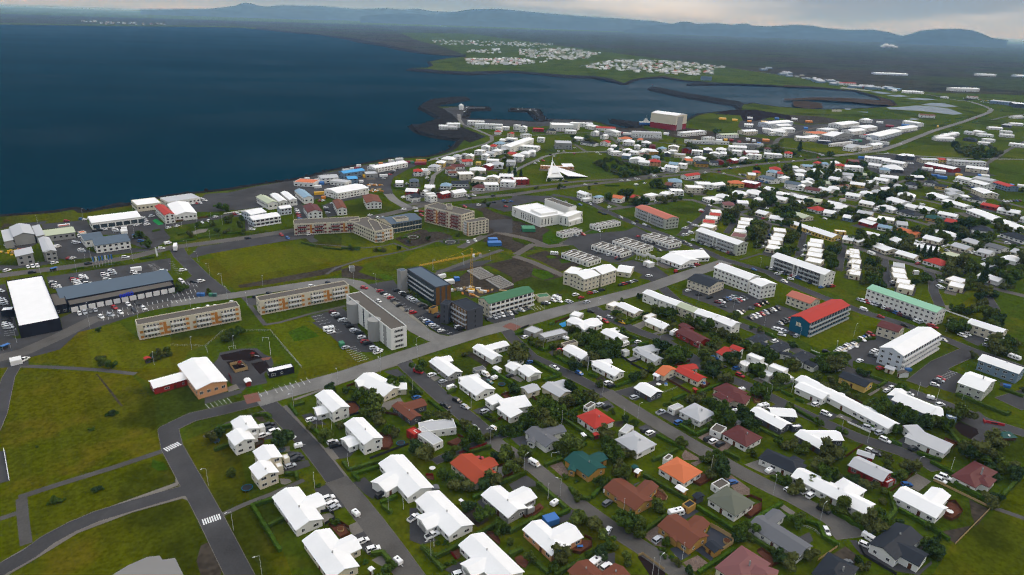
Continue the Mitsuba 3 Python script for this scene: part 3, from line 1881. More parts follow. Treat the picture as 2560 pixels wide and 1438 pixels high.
b 1298 3675 33
b 1117 3536 38
b 1174 3465 32
b 1007 3599 34
b 1053 3591 23
b 1375 3575 13
b 1416 3538 15
b 1222 3340 36
b 1203 3393 22
b 1090 3328 29
b 1313 3251 32
b 1350 3186 31
b 1328 3220 24
b 1267 3317 25
b 1036 3215 31
b 1109 3288 21
b 1141 3135 38
b 1051 2951 23
b 1030 3047 30
b 1229 3033 30
b 1312 2939 32
b 1445 3105 30
b 1440 3161 21
b 1706 3182 28
b 1642 3099 34
b 1591 3073 27
b 1522 2992 26
b 1616 3151 17
b 1529 3352 18
b 1122 3445 18
b 1070 3538 23
b 2559 3637 43
b 2620 3743 32
b 2755 3932 25
b 2798 3937 29
b 2814 3906 25
b 2865 3941 21
b 2879 3787 48
b 2889 3739 44
b 2870 3835 45
b 2814 3693 35
b 3051 4157 35
b 3013 4074 30
b 3152 4247 31
b 2678 3429 37
b 2684 3373 40
b 2772 3468 30
b 2724 3538 19
b 2619 3638 23
b 2576 3615 19
b 1790 3058 12
b 1770 3084 12
b 3184 4225 26
b 2720 3348 22
b 2821 3469 19
b -2786 4860 30
b -2681 4739 24
b -2618 4637 29
b -2528 5686 34
b -2468 5650 34
b -2345 5413 27
b -2318 5316 27
b -2397 5210 27
b -2221 5047 21
b -2437 4900 25
b -2178 5218 27
b -2091 5045 21
b -2244 5405 22
b -2302 5055 21
b -2500 5178 21
b -2041 3880 25
b -844 4795 17
b -945 4729 15
b -1002 4722 15
b -1184 4734 19
b -659 5048 18
b -799 4955 15
b -442 5170 16
b -242 6125 21
b -286 6254 19
b -2171 3251 14
b -1737 2944 19
b -1728 2965 20
b -1716 2988 20
b -1694 3012 23
b -1941 2889 26
b -1892 2858 22
b -1980 2932 19
b -1450 3223 31
b -1475 3197 28
b -1451 3295 21
b -2006 3830 24
b -1838 3823 16
b 3694 5817 55
b 3798 5855 35
b 4008 5945 48
b 4105 5932 55
b 4234 6037 42
b 4206 6164 31
b 3943 5832 35
b 3839 5800 47
b 3898 5446 55
b 3888 5516 50
b 3836 5399 33
b 3807 5561 39
b 3771 5575 34
b 3543 5493 39
b 3579 5443 44
b 3619 5595 34
b 3439 5633 46
b 3488 5620 45
b 3563 5665 29
b 3455 5751 29
b 3218 5493 45
b 3310 5502 28
b 3206 5585 34
b 3079 5458 44
b 2997 5357 38
b 2984 5198 32
b 3062 5223 27
b 3099 5157 55
b 3134 5284 32
b 2802 5391 55
b 2874 5397 38
b 2852 5256 53
b 2937 5332 33
b 3002 5322 38
c 3116 5047 26
c 3146 5019 31
c 3205 5041 26
c 3220 4996 31
b 3105 4998 26
b 3279 5017 26
b 3280 4940 30
b 3243 4847 40
b 3258 4778 54
b 3383 4908 45
b 3333 4784 44
b 3304 4677 55
b 3366 4701 39
b 3132 4609 43
b 3175 4598 33
b 3144 4704 24
c 3254 4462 42
b 3546 4776 55
b 3688 4922 30
b 3490 4591 47
b 3474 4655 34
b 3475 4488 55
b 3627 4672 43
b 3865 4958 46
b 3000 4551 19
b 3077 4573 28
b 2861 4473 28
b 2934 4584 19
b 2766 4424 23
b 2702 4953 15
b 2610 4752 39
b 2736 4881 20
b 2524 4536 52
b 2561 4510 37
b 2465 4435 37
b 2461 4335 41
b 2676 4698 24
b 2488 4310 27
b 2395 4388 23
b 3167 6100 37
b 3094 6045 30
b 3265 5936 36
b 3334 5987 24
b 3274 6203 25
b 3274 6371 32
b 3488 6398 19
b 3618 6619 40
b 3704 6656 33
b 3718 6480 39
b 3762 6585 26
b 3973 6882 41
b 4059 6949 28
b 3524 6100 31
b 3918 6555 20
b 4349 7047 28
b 4273 6656 40
b 3891 6380 32
b 3952 6340 32
b 4117 6312 19
b 4595 6174 55
b 4357 5967 48
b 4281 5873 35
b 4427 5809 35
b 4630 6756 27
b 4810 6576 39
b 4847 6655 27
b 3312 5753 23
b 3196 4494 37
b 3093 4369 36
b 3163 4351 36
b 3366 4382 32
b 3842 7033 42
b 3943 7105 35
b 3607 6803 41
b 3102 4981 20
b 3748 5301 32
b 4358 5861 30
b 4052 5334 27
b 3880 5162 21
b 1939 5946 54
b 1885 5915 42
b 1964 6127 31
b 1928 5855 29
b 1850 5781 23
b 2051 5572 55
b 2137 5655 40
b 1985 5500 44
b 1980 5334 54
b 1938 5363 33
b 2102 5793 35
b 1913 5148 31
b 1982 5277 27
b 2239 5327 43
b 2315 5425 33
c 2366 5487 33
b 2338 5560 28
b 2225 5341 27
b 2070 5001 31
b 2132 5055 26
b 2168 5044 31
b 2072 4922 30
b 2000 4945 30
b 2092 5100 21
b 2433 4995 46
b 2453 5108 26
b 2559 5187 32
b 2398 4896 35
b 2378 4955 30
b 2312 4695 39
b 2528 5099 26
b 2173 6108 31
b 2423 6211 31
b 2436 5966 54
b 2445 5858 47
b 2513 5908 36
b 2346 5802 29
b 2407 5809 29
b 2548 6373 38
b 2568 6254 38
b 2691 6417 38
b 2546 6471 26
b 2500 6559 55
b 2534 6789 40
b 2560 6904 34
b 2352 6396 38
b 2285 6387 38
b 2171 6656 46
b 2235 6691 40
b 2146 6367 32
b 2101 6591 33
b 2069 6613 26
b 2964 6453 32
b 2965 6379 32
b 3021 6436 32
b 3160 6333 38
b 3078 6274 31
b 2876 6595 39
b 2763 6711 33
b 2737 6790 34
b 3099 6897 27
b 2937 6115 25
b 3347 7048 35
b 1926 6539 20
b 2365 4860 25
c 4048 9897 37
b 4327 9526 33
b 3806 9463 32
b 3821 9360 26
b 3385 8458 35
b 3286 8298 40
b 3574 8548 24
b 3943 8919 31
c 3809 8249 46
b 3787 8300 34
b 3670 7986 50
b 3591 7896 33
b 3744 8520 35
b 3656 8390 35
b 3416 7893 55
b 3492 7932 55
b 3363 7859 33
b 3459 7799 33
b 3207 8014 28
b 3171 7828 33
b 3146 7700 27
b 3361 7497 42
b 3355 7426 31
b 3168 6948 34
b 3229 6997 25
b 3706 7890 49
b 3829 8090 34
b 3530 7522 37
b 3607 7558 42
b 3569 7368 26
b 3491 7204 30
b 3652 7315 31
b 3880 7744 54
b 3875 7647 43
b 3953 7706 32
b 4072 8130 34
b 4285 8702 42
b 4265 8790 36
b 4429 8727 42
b 4501 8956 31
b 4383 8571 24
b 3997 8252 29
b 4025 8202 34
b 4198 8020 39
b 4248 8028 33
b 3888 7418 41
b 4689 8712 30
b 4369 7844 22
b 3820 6964 54
b 3924 7059 44
b 4045 7180 45
b 4154 7303 46
b 3633 6877 48
b 3601 6871 29
b 3623 6834 24
b 3634 6629 37
b 3717 6695 24
b 3289 6403 27
b 3176 6354 31
b 3096 6276 36
b 2957 6395 45
b 3048 6476 27
b 2912 6387 27
b 2862 6541 37
b 2783 6475 27
b 2659 6338 49
b 2545 6254 40
b 2756 6750 24
b 2906 6602 28
b 2728 6522 23
b 3550 6473 27
b 3735 6517 37
b 4490 8252 23
b 3182 8062 17
b 4202 7602 26
b 3076 6834 19
b 3371 7360 21
b 3968 8274 23
b 3228 7317 31
b 3162 7329 26
b 4788 8168 45
b 4861 8180 51
b 4963 8276 34
b 4832 7944 44
b 4853 7896 33
b 4652 8067 34
b 4936 7622 37
b 4945 7554 32
b 4364 7080 30
b 4613 7014 25
b 4635 6784 19
b 4325 6723 28
b 4028 6931 24
b 4222 7335 41
b 4929 6806 29
b 4898 6709 28
b 5663 7594 26
b 4538 7631 32
b 4578 7779 22
b 4477 7764 27
b 6673 10084 55
b 6649 10158 55
b 6681 9932 55
b 6742 9869 55
b 6931 10057 55
b 6474 10006 55
b 6480 9708 55
b 6610 9742 47
b 6534 10171 49
b 6924 9945 41
b 6814 10393 55
b 6894 10327 55
b 7036 10275 55
b 2576 8462 23
b 2640 8503 24
b 2846 8660 24
b 2907 8702 24
b 2994 8748 24
b 3244 8920 25
b 3406 9014 25
b 2367 8636 30
b 2529 9016 37
b 2530 8854 37
b 2673 8880 31
b 2855 9247 38
b 2885 9083 31
b 2390 9263 25
b 2496 9609 40
b 2459 9677 40
b 3025 9384 26
b 3496 9806 47
b 3614 9754 40
b 3636 9597 55
b 3645 9503 39
b 3699 9924 41
b 2055 7409 31
b 2173 7050 35
b 2207 7013 39
b 2315 7178 25
b 2332 7359 26
b 2899 8232 34
b 2580 7110 25
b 2745 7114 30
b 2527 6798 48
b 2617 6889 39
b 2499 6639 37
b 2521 6568 37
b 2329 6540 28
b 2144 6627 42
b 2216 6694 33
b 2061 6539 28
b 2134 6334 22
b 1642 6668 23
b 1563 6715 19
b 1777 6826 24
b 1957 6934 24
b 2086 8525 29
b 2780 9063 25
b 3326 9199 19
b 2960 8836 24
b 1116 9822 34
b 1049 9769 40
b 1029 10134 42
b 1041 9969 41
b 823 9965 27
b 831 10264 35
b 1345 9264 38
b 1670 10060 34
b 1729 9751 40
b 1842 9697 27
b 1658 8750 42
b 1616 8742 30
b 1400 9723 27
b 1470 9147 25
b 1886 9158 38
b 1872 8821 36
b 1821 8877 37
b 969 8260 29
b 1026 8358 29
b 1073 8426 35
b 1132 8528 29
b 1184 8568 30
b 1009 8152 28
b 1048 8047 33
b 1063 7941 33
b 1038 8214 34
b 1156 8066 34
b 1132 7794 38
b 1113 7895 22
b 1218 7860 33
b 1266 7895 33
b 1213 7605 42
b 1164 7621 32
b 1276 7664 37
b 1325 7672 32
b 1372 7731 32
b 1440 7819 38
b 1500 7855 38
b 1555 7891 44
b 1617 7954 33
b 1668 7990 33
b 1423 8057 39
b 1486 8095 28
b 1243 8427 29
b 1294 8376 29
b 1338 8238 29
b 1378 8160 28
b 459 6956 29
b 365 7275 20
b 484 7317 15
b 575 7549 21
b 1505 7183 50
b 1450 7152 40
b 1545 7122 40
b 760 6980 20
b -1059 8189 23
b -429 7360 36
b -406 6824 38
b -364 6851 24
b -356 7348 26
b -173 7426 31
c -75 7442 31
c -13 7477 31
c 55 7439 26
b -95 8246 46
b -147 8325 23
b -127 8739 36
b 90 8491 23
b -245 8492 23
b 216 6918 19
b -610 7258 20
b -160 7893 33
b -286 6841 19
b -770 6521 44
b -907 6473 25
b 6606 10369 55
b 6621 10230 55
b 6711 10179 55
b 6800 10128 55
b 6888 10077 55
b 6487 9932 55
b 6556 9814 55
b 6949 10022 55
b 6749 10693 55
c 4031 9852 42
b 4342 9553 32
b 3188 11199 49
b 2421 9603 48
b 2474 9668 48
b 2428 9714 39
b 2338 10246 24
b -1662 2460 13
b -1675 2458 11
b -1654 2472 10
b -1685 2347 9
b -1678 2355 8
b -1441 1975 12
b -1453 1973 10
b -1434 1984 9
b -1541 1904 13
b -1553 1900 10
b -1535 1917 9
b -1820 2221 5
[f]
m -587 1838 -576 1850 -550 1855 -517 1830 -507 1804 -531 1781
d -634 1904 -609 1913 -585 1898 -576 1874 -601 1845
m 62 1928 73 1912 101 1930 129 1960
m 271 1831 294 1817 291 1783 251 1749 215 1758
m -56 1828 -30 1829 -10 1791 -13 1776
m -28 2200 3 2212 33 2191 28 2156 -25 2114
r -174 1743 -147 1705
r -299 2128 -272 2129 -266 2105
y 712 1902 739 1877 770 1844 766 1821 689 1763
y 661 1805 689 1763
m 705 2145 730 2123 790 2169
m 883 2062 903 2072 936 2047 916 1993 865 1950 847 1964
t 555 2099 581 2082 592 2046 583 2032
t 440 1751 454 1758 511 1692
g 1011 1911 1047 1911 1068 1894 1075 1871
m 836 1788 853 1799 890 1740 863 1722
t 1652 2207 1775 2053
t 1775 2053 1529 1857
d 1192 1831 1187 1786 1251 1706
t 1023 1757 1124 1829
m 1441 2124 1551 2207 1612 2266
m 1628 2079 1659 2080 1654 2027 1623 1996 1586 1977 1567 1993
d -527 2219 -394 2324
m -747 2764 -717 2792
m -554 2587 -526 2550 -468 2534
m -520 2390 -475 2375 -456 2325 -465 2286 -496 2284
d -716 2630 -676 2626 -644 2581 -643 2542 -678 2514
m -1016 2314 -974 2322 -964 2284 -984 2261
y -1351 2928 -1308 2960 -1253 2898 -1301 2862 -1351 2928
r -1321 2837 -1295 2800 -1278 2756
g -1186 3174 -1003 2925
m -33 2733 51 2790
m 92 2756 169 2642
m -12 2749 19 2701
m -58 2510 -18 2551
m -239 2339 -198 2313 -171 2337 -178 2382 -202 2398
m -383 2302 -362 2271 -303 2232
r -185 2271 -81 2343
d -119 2570 -65 2509
m 757 2955 854 2815
m 907 2910 927 2865 970 2915
d 555 3207 615 3104 684 3153
d 614 3095 692 3007
g 716 2799 800 2860
m 835 3086 926 3145
m 1139 2813 1180 2801 1173 2757
w 1963 2668 2028 2716
m 1694 2564 1741 2567 1802 2629
m 1863 2501 1898 2468 1853 2425
m 1369 2340 1482 2431
w 1498 2609 1563 2531
m 1601 2815 1655 2754
m 247 3564 337 3648
d 57 3467 102 3515
w 1471 3513 1487 3462 1434 3415
w 1620 3319 1661 3271 1606 3221
w 2714 3966 2787 3838
w -2461 5582 -2190 5842
m -2777 5274 -2542 5466
g -1294 3329 -1005 2931
g -1728 3116 -1551 3114 -1510 3050
g -1551 3114 -1538 3300 -1294 3329
w -1933 2199 -1784 2016
[d]
deck -583 1838 -565 1851 -537 1848 -508 1804 -532 1782
concrete -530 1839 -494 1870 -459 1825 -494 1799
asphalt -688 2029 -650 2060 -553 1941 -592 1914 -670 1996
asphalt -494 1799 -459 1825 -413 1767 -363 1723 -428 1713 -479 1768
asphalt -559 2073 -525 2108 -447 2026 -470 1985 -505 2014
asphalt -839 2126 -829 2172 -762 2201 -742 2164 -780 2139 -823 2113
concrete -834 2083 -795 2081 -782 2065 -799 2048 -817 2051
concrete -630 1892 -601 1906 -582 1890 -582 1866 -605 1849
concrete -414 1692 -390 1713 -364 1678 -376 1667
deck 90 1950 125 1995 141 1970 101 1921
deck 208 1768 254 1815 293 1813 291 1783 248 1749 215 1758
deck -54 1826 -30 1831 -10 1787 -15 1779
asphalt 14 2093 77 2154 113 2117 115 2089 77 2082 29 2061
stone -32 2138 -28 2198 3 2209 34 2186 28 2156 -25 2119
paver 168 2219 219 2248 242 2173 214 2152
asphalt 150 1891 187 1930 232 1966 257 1963 243 1925 185 1885 168 1868
asphalt -332 1945 -306 1946 -253 1816 -216 1792 -265 1767 -307 1787
deck -174 1746 -151 1773 -134 1723 -142 1705
deck -295 2142 -269 2129 -266 2101 -294 2113
asphalt -181 1663 -132 1702 -113 1659 -147 1641
asphalt -98 1991 -82 2010 -39 1943 -50 1922
soil -151 1937 -109 1973 -49 1897 -88 1859
deck 38 1721 59 1736 84 1706 72 1678 46 1697
asphalt 262 1728 365 1765 358 1712 274 1667
deck 710 2150 759 2202 795 2174 734 2128
deck 861 1990 907 2027 935 2042 916 1993 867 1957
slate 676 1847 712 1900 753 1870 769 1840 732 1805 674 1806
slate 588 1914 647 1979 681 1989 693 1981 631 1932
slate 630 1789 660 1812 688 1759 672 1737 651 1764
paver 578 1729 635 1764 666 1723 620 1690 605 1693
slate 548 1788 575 1801 614 1766 574 1736
paver 464 1856 540 1923 554 1856 537 1795 501 1801
paver 839 2202 861 2213 915 2119 903 2081 860 2083 839 2157
concrete 940 2269 1005 2304 1040 2249 1057 2214 1007 2206
deck 546 2066 561 2099 592 2059 591 2041 559 2026
bark 436 1747 453 1757 512 1685 512 1672 462 1669
paver 727 2267 768 2290 781 2281 742 2247
concrete 986 2023 1009 2037 1048 1979 1026 1965
asphalt 943 1830 1048 1893 1047 1854 1010 1822
asphalt 481 2123 511 2139 478 2104
concrete 557 1767 574 1771 573 1757 562 1753
deck 836 1788 858 1800 891 1744 859 1718
deck 1604 2046 1640 2084 1663 2063 1651 2023 1589 1985 1575 2002
concrete 1548 2207 1612 2250 1641 2202 1557 2137 1537 2162
asphalt 1173 1860 1198 1861 1189 1790 1180 1793 1174 1826
soil 1725 2102 1767 2046 1659 1952 1679 2011
soil 1509 1916 1644 1955 1531 1859
concrete 1458 2187 1503 2234 1512 2214 1494 2179
asphalt 1432 2060 1502 1973 1477 1959 1417 2041
asphalt 1201 1839 1229 1840 1221 1814 1273 1748 1305 1774 1331 1726 1402 1775 1399 1764 1328 1710 1260 1723 1191 1794
soil 1083 1789 1145 1829 1166 1785 1137 1745 1094 1753
concrete 1397 1837 1429 1858 1414 1834 1391 1822
asphalt 1744 2284 1780 2280 1749 2248 1725 2262
deck -516 2385 -470 2370 -458 2320 -469 2292 -499 2295
deck -712 2617 -684 2633 -649 2588 -641 2549 -679 2521
asphalt -883 2514 -845 2535 -801 2487 -753 2447 -830 2448
asphalt -718 2282 -669 2341 -591 2279 -608 2230 -647 2212
concrete -721 2279 -699 2291 -645 2217 -664 2206
asphalt -1005 2337 -1008 2437 -974 2458 -901 2355 -985 2316
soil -679 2724 -640 2764 -617 2722 -664 2704
concrete -557 2600 -554 2641 -487 2688 -466 2647 -507 2617 -517 2576
asphalt -604 2929 -547 2958 -488 2882 -534 2878 -594 2914
soil -1084 2501 -1053 2509 -1011 2455 -1040 2453
asphalt -863 2220 -849 2253 -804 2250 -770 2199 -825 2196
concrete -906 2282 -859 2285 -849 2253 -879 2240
soil -1008 2309 -975 2316 -967 2284 -986 2266
bark -1444 3035 -1339 3106 -1296 3100 -1227 3021 -1283 2979 -1312 2993 -1407 2982
bark -1387 2967 -1337 2996 -1246 2890 -1301 2862
bark -1262 2959 -1202 2993 -1153 2922 -1180 2855
asphalt -1442 2908 -1439 2993 -1455 3061 -1378 3112 -1292 3124 -1233 3061 -1189 3037 -1149 2955 -1162 2857 -1118 2775 -1199 2732 -1203 2695 -1281 2763
red -1234 3017 -1189 3037 -1189 3003 -1218 2996
asphalt -1351 2643 -1267 2684 -1219 2709 -1198 2681 -1322 2576
concrete -1288 2718 -1256 2758 -1225 2716 -1260 2684
grass2 -1202 2732 -1147 2773 -1116 2716 -1169 2683
deck -240 2350 -200 2330 -180 2365 -201 2387
soil -251 3154 -203 3167 -98 3050 -116 3007 -181 3088
concrete -392 2900 -381 2933 -325 2885 -352 2848
asphalt -351 2845 -321 2878 -250 2859 -263 2798 -304 2795
asphalt -156 2600 -95 2645 -64 2586 -112 2557
asphalt 16 2394 75 2421 95 2370 120 2332 62 2329
asphalt 200 3198 273 3232 271 3185 219 3154
asphalt 399 2691 458 2730 480 2669 439 2626
concrete 0 2917 23 2943 74 2890 55 2866
soil 419 2923 455 2966 473 2919 445 2878
deck -26 2733 -4 2749 29 2701 8 2679
concrete -16 2778 -15 2734 -4 2728 -1 2771
asphalt -153 2890 -93 2918 -74 2849 -108 2831
deck 913 2919 960 2954 966 2915 929 2873
soil 781 2957 808 2975 860 2923 813 2888
asphalt 516 2792 592 2850 616 2763 585 2732
asphalt 660 2621 721 2658 756 2620 783 2583 725 2541
paver 800 2448 858 2494 885 2441 936 2410 896 2362 875 2355
asphalt 558 2512 600 2539 646 2468 598 2430
paver 704 2318 726 2357 781 2290 703 2285
concrete 1195 2978 1235 3006 1280 2960 1241 2926
asphalt 1179 2709 1243 2755 1265 2714 1202 2669 1186 2675
concrete 1373 2756 1419 2788 1437 2761 1423 2725
concrete 1114 3080 1149 3118 1197 3087 1153 3049
bark 1009 2711 1064 2750 1047 2693 1018 2691
deck 1138 2798 1175 2786 1160 2749 1130 2747
soil 463 2549 506 2559 492 2507 458 2512
asphalt 1315 2528 1349 2543 1328 2493 1317 2498
concrete 1178 3026 1202 3053 1216 3021 1195 3003
concrete 1464 2653 1498 2682 1536 2638 1509 2610 1491 2635
asphalt 1404 2682 1450 2706 1484 2667 1448 2632 1374 2608
asphalt 1498 2609 1543 2638 1556 2619 1522 2591
asphalt 1525 2592 1575 2601 1594 2552 1559 2537
concrete 1894 2879 1933 2867 1922 2904
asphalt 1649 2476 1697 2509 1727 2458 1742 2430 1685 2398 1641 2441
concrete 1810 2943 1867 2986 1879 2940 1810 2896
asphalt 2039 2998 2263 3165 2306 3100 2221 3011 2150 2905
bark 1967 2607 2013 2649 2061 2594 2044 2555 1981 2509 1961 2544
asphalt 2021 2669 2091 2707 2163 2746 2163 2665 2169 2582 2094 2546 2028 2476 1968 2455 1988 2515 2044 2555 2057 2593
deck 1878 2514 1895 2474 1867 2449 1853 2483
asphalt 1489 2403 1529 2417 1553 2379 1527 2366
asphalt 2452 3036 2508 3023 2455 2980 2426 3001
concrete 1726 2592 1762 2607 1734 2567
asphalt 1699 3106 1736 3135 1753 3110 1729 3083
asphalt 1335 2529 1352 2555 1375 2526 1324 2486
concrete 1708 2867 1810 2943 1786 2910 1716 2852
asphalt 42 3379 101 3418 115 3368 71 3339
pool 274 3557 314 3598 314 3533 294 3514
asphalt 200 3197 254 3248 281 3227 241 3185
concrete 686 3565 786 3657 781 3582 738 3533 783 3465 835 3505 844 3470 785 3457
asphalt 528 3763 592 3799 602 3749 566 3716
soil 243 3378 288 3399 277 3347 244 3336
asphalt 790 3423 880 3482 903 3398 848 3376
asphalt 633 3302 697 3348 709 3308 653 3296
stone 588 3136 647 3186 689 3166 643 3118
soil -399 4153 -311 4366 -225 4470 10 4169 10 4097 -131 3991 -251 3891 -374 4072
asphalt -933 4065 -776 4165 -734 4072 -689 4006 -450 3767 -409 3650 -485 3663 -553 3570 -841 3924
black -551 3580 -485 3663 -413 3649 -394 3509 -244 3415 -308 3354 -386 3369
concrete -710 3981 -670 4020 -503 3772 -413 3649 -490 3672 -700 3948
asphalt -1106 3458 -1058 3527 -943 3584 -699 3204 -657 3130 -778 3121
asphalt -163 3632 -48 3681 22 3748 24 3554 -62 3510 -153 3586
soil -18 5503 169 5628 293 5463 235 5021 194 5016 -15 5273
grass2 233 5303 292 5424 388 5176 352 5085 225 5036
soil -13 5130 167 4930 90 4857 -9 4830
soil 95 4748 241 4890 421 4723 478 4583 328 4442 204 4641
soil -8 4722 160 4564 341 4338 220 4249 123 4316 -1 4178
grass2 144 4492 245 4434 286 4332 207 4260 128 4355
grass2 237 4764 288 4800 324 4728 264 4706
grass2 332 4699 407 4737 416 4648 347 4612
asphalt 461 5312 931 5502 1036 5634 1117 5447 1310 5092 1163 4976 1080 5083 777 4687 706 4665 641 4732 496 4935 463 5047 371 5053
asphalt 734 4653 872 4742 1022 4626 1077 4425 943 4321 860 4364 899 4433
soil -20 5688 37 5674 194 5490 66 5435 -17 5483
grass2 602 5501 675 5451 697 5396 616 5349
asphalt -32 6607 365 6637 461 6462 289 6333 215 6426 23 6221 -27 6214
asphalt 1113 4168 1148 4207 1392 4230 1522 4147 1626 4031 1488 3889 1377 3807 1318 3812 1261 3900 1095 4084
asphalt 1371 3747 1668 3969 1717 3910 1765 3862 1569 3686 1618 3597 1638 3526 1604 3497 1478 3612 1419 3683
lawn 1606 3463 2024 3763 2046 3765 1912 3470 1796 3410 1681 3336
asphalt 1763 3318 1896 3460 1908 3461 1761 3136 1754 3239
deck 1458 3565 1467 3548 1450 3520
asphalt 1880 3399 1942 3454 2120 3574 2150 3505 2020 3385 1929 3221 1942 3170 1903 3174 1798 3219
asphalt 2572 3548 2703 3630 2716 3560 2685 3522 2602 3456
lawn 2127 3945 2232 3771 2147 3686 2079 3561 1911 3469
concrete 2762 4057 2821 4062 2774 3982 2719 3966
asphalt -3358 4181 -3256 4191 -3069 4333 -3044 4308 -3079 4223 -3289 4085
asphalt -3603 4613 -3544 4716 -3375 4802 -3232 4853 -3190 4791 -3012 4557 -2901 4480 -2733 4619 -2596 4604 -2577 4575 -2988 4328 -3081 4346 -3402 4783 -3442 4761 -3403 4528 -3494 4503 -3624 4595
asphalt -3701 5119 -3434 5269 -3254 5026 -2973 5230 -3205 5547 -3195 5614 -3088 5651 -2823 5249 -2761 5276 -2692 5132 -2729 5091 -2571 4881 -2567 4669 -2589 4589 -2780 4708 -2926 4924 -3092 4904 -3237 4853 -3324 4946 -3514 5031 -3602 4984
asphalt -2940 4009 -2686 4185 -2361 4438 -2249 4204 -2262 4177 -2705 3834 -2805 3825
green -2930 5314 -2928 5375 -2799 5233 -2821 5192
rock -3522 5751 -3483 5850 -3349 5798 -3343 5752 -3430 5649 -3530 5525 -3608 5515
soil -3902 4947 -3893 5020 -3903 5093 -3982 5102
asphalt -3903 5093 -3737 5191 -3710 5214 -3686 5121 -3785 4961
asphalt -2575 5907 -2397 6104 -2215 5862 -2416 5698
asphalt -2863 6062 -2897 6238 -2740 6315 -2602 6125 -2705 5961 -2634 5875 -2802 5828 -2866 5866
asphalt -2744 5240 -2693 5325 -2554 5444 -2435 5586 -2386 5635 -2248 5632 -2234 5548 -2418 5461 -2446 5396 -2710 5168
asphalt -2251 5504 -2225 5571 -2063 5173 -2103 5113
asphalt -1985 5941 -1919 5999 -1734 5529 -1758 5444 -1711 5471 -1773 5402
asphalt -1732 5976 -1675 6131 -1515 5664 -1587 5591
asphalt -2483 5944 -1700 6554 -1648 6342 -1838 6210 -1977 5895 -2200 5888
concrete -2511 5009 -2469 5123 -2406 5149 -2389 5060 -2452 4981
asphalt -2263 4580 -2292 4700 -2179 4777 -2043 4926 -1614 5266 -1567 5234 -1539 5003 -1618 4976 -1884 4779 -2154 4547 -2211 4454 -2270 4491
soil -1720 3975 -1416 4212 -1277 4318 -1177 4423 -1155 4330 -1241 4217 -1525 4017 -1688 3934
lawn -2138 4564 -1884 4779 -1618 4959 -1489 4775 -1262 4769 -1215 4576 -1262 4470 -1599 4232 -1786 4088 -2105 4509
asphalt -1598 4996 -1544 5019 -1471 4925 -1521 4886
soil -359 6023 -291 6128 -174 5931 -18 5795 -6 4862 -140 4995 -236 5069 -207 5344 -287 5939
asphalt -272 5655 -17 5752 -12 5311 -152 5331
asphalt -529 6168 -311 6274 -26 6498 -21 6022 -91 5966 -242 6135 -360 6046
soil -924 5058 -760 5333 -591 5278 -497 5197 -479 5110 -583 5063 -712 4912 -787 4871
lawn -1382 5257 -1199 5131 -1041 4891 -881 4893 -796 4806 -853 4675 -1191 4478
grass2 -728 5376 -596 5373 -577 5299 -687 5267
lawn -662 4837 -347 5022 -221 5070 -50 4826 -367 4638 -582 4444 -811 4434 -722 4767
grass2 -892 4278 -800 4236 -780 4175 -844 4169
soil -1155 4330 -1085 4419 -835 4310 -681 4756 -712 4768 -823 4446 -1016 4399 -1033 4290 -827 4146 -1118 4179
soil -517 4356 -351 4440 -216 4510 -4 4677 0 4291 -170 4515 -333 4388 -417 4353
asphalt -527 4368 -268 4590 -128 4649 -216 4510 -499 4318
asphalt -579 5029 -511 5124 -429 5081 -407 4998 -493 4938
asphalt -2654 3192 -2527 3138 -2391 3289 -2475 3405 -2454 3490 -2512 3523 -2459 3480 -2060 3810 -1983 3649 -2222 3286 -2273 3239 -2244 3037 -2336 2936 -2423 2867
asphalt -3124 3841 -3101 3866 -2617 3270 -2543 3176 -2611 3131
asphalt -2423 2867 -2331 2929 -2284 2864 -2396 2829
lawn -2247 3267 -2122 3363 -1905 3156 -1783 3230 -1619 2886 -1977 2860 -2232 3243
asphalt -2086 3942 -2063 4162 -1939 4075 -1770 3881 -1717 3831 -1677 3760 -1784 3729 -1978 3629 -2016 3708 -2060 3810 -2026 3813
asphalt -1615 3765 -1526 3795 -1475 3675 -1524 3670
asphalt -1530 3794 -1394 3872 -1409 3996 -1348 3990 -1252 4023 -1106 4133 -1092 4074 -1274 3940
asphalt -1141 3548 -995 3678 -868 3534 -776 3121 -873 3183
grass2 -1200 3328 -1137 3420 -1017 3292 -1072 3247 -1130 3218
lawn -1353 3384 -1138 3539 -895 3189 -792 3046 -993 2932 -1297 3337
asphalt -913 3260 -894 3269 -861 3192 -883 3198
lawn 1828 5903 1858 5842 1804 5689 1769 5685
sand 10198 22564 10632 21404 10333 21191 9896 21992
sand 6955 15650 7206 15723 7028 15314 6783 15244
mud 6661 17231 7061 17434 7321 17078 6871 15934 6430 15619 6271 16075
mud2 8367 22549 9324 22339 9982 20960 9721 18606 9175 17122 8838 16848 9796 19476 9970 21475 9040 21886 8075 21736
mud2 6665 17802 7811 18588 8718 18684 9398 18301 9043 17257 8665 17141 8300 17568 7530 17890 6555 17496
soil 5435 14369 6073 14281 6320 13845 6022 13299 5269 12890 5136 13536
asphalt 4955 13030 5223 12772 5965 13240 6566 13669 6942 14131 7789 14228 7918 13731 7360 12767 6638 12018 5843 10990 5729 10659 5310 10215 5046 10066 4783 10465 4416 11087 4277 11140
bark 12152 19484 12452 19755 12654 19563 12075 19208
asphalt 4916 9738 5655 9945 5724 9640 6500 9481 5978 8629 6008 8516 4441 8256 4422 9104
lawn 4245 11050 4396 11034 4770 10433 5006 10031 4782 9803 4280 9836 3893 10070
lawn 5307 10010 6406 10875 7003 10921 7128 10162 7353 10008 5825 9822
bark 3890 14025 4459 14871 5100 15056 5510 14252 5305 13575 4962 13788 4493 13170 4213 13098 4418 13955
asphalt 4157 13084 4676 13411 5178 13346 4602 11671 4153 11277 3819 11643 3874 12298
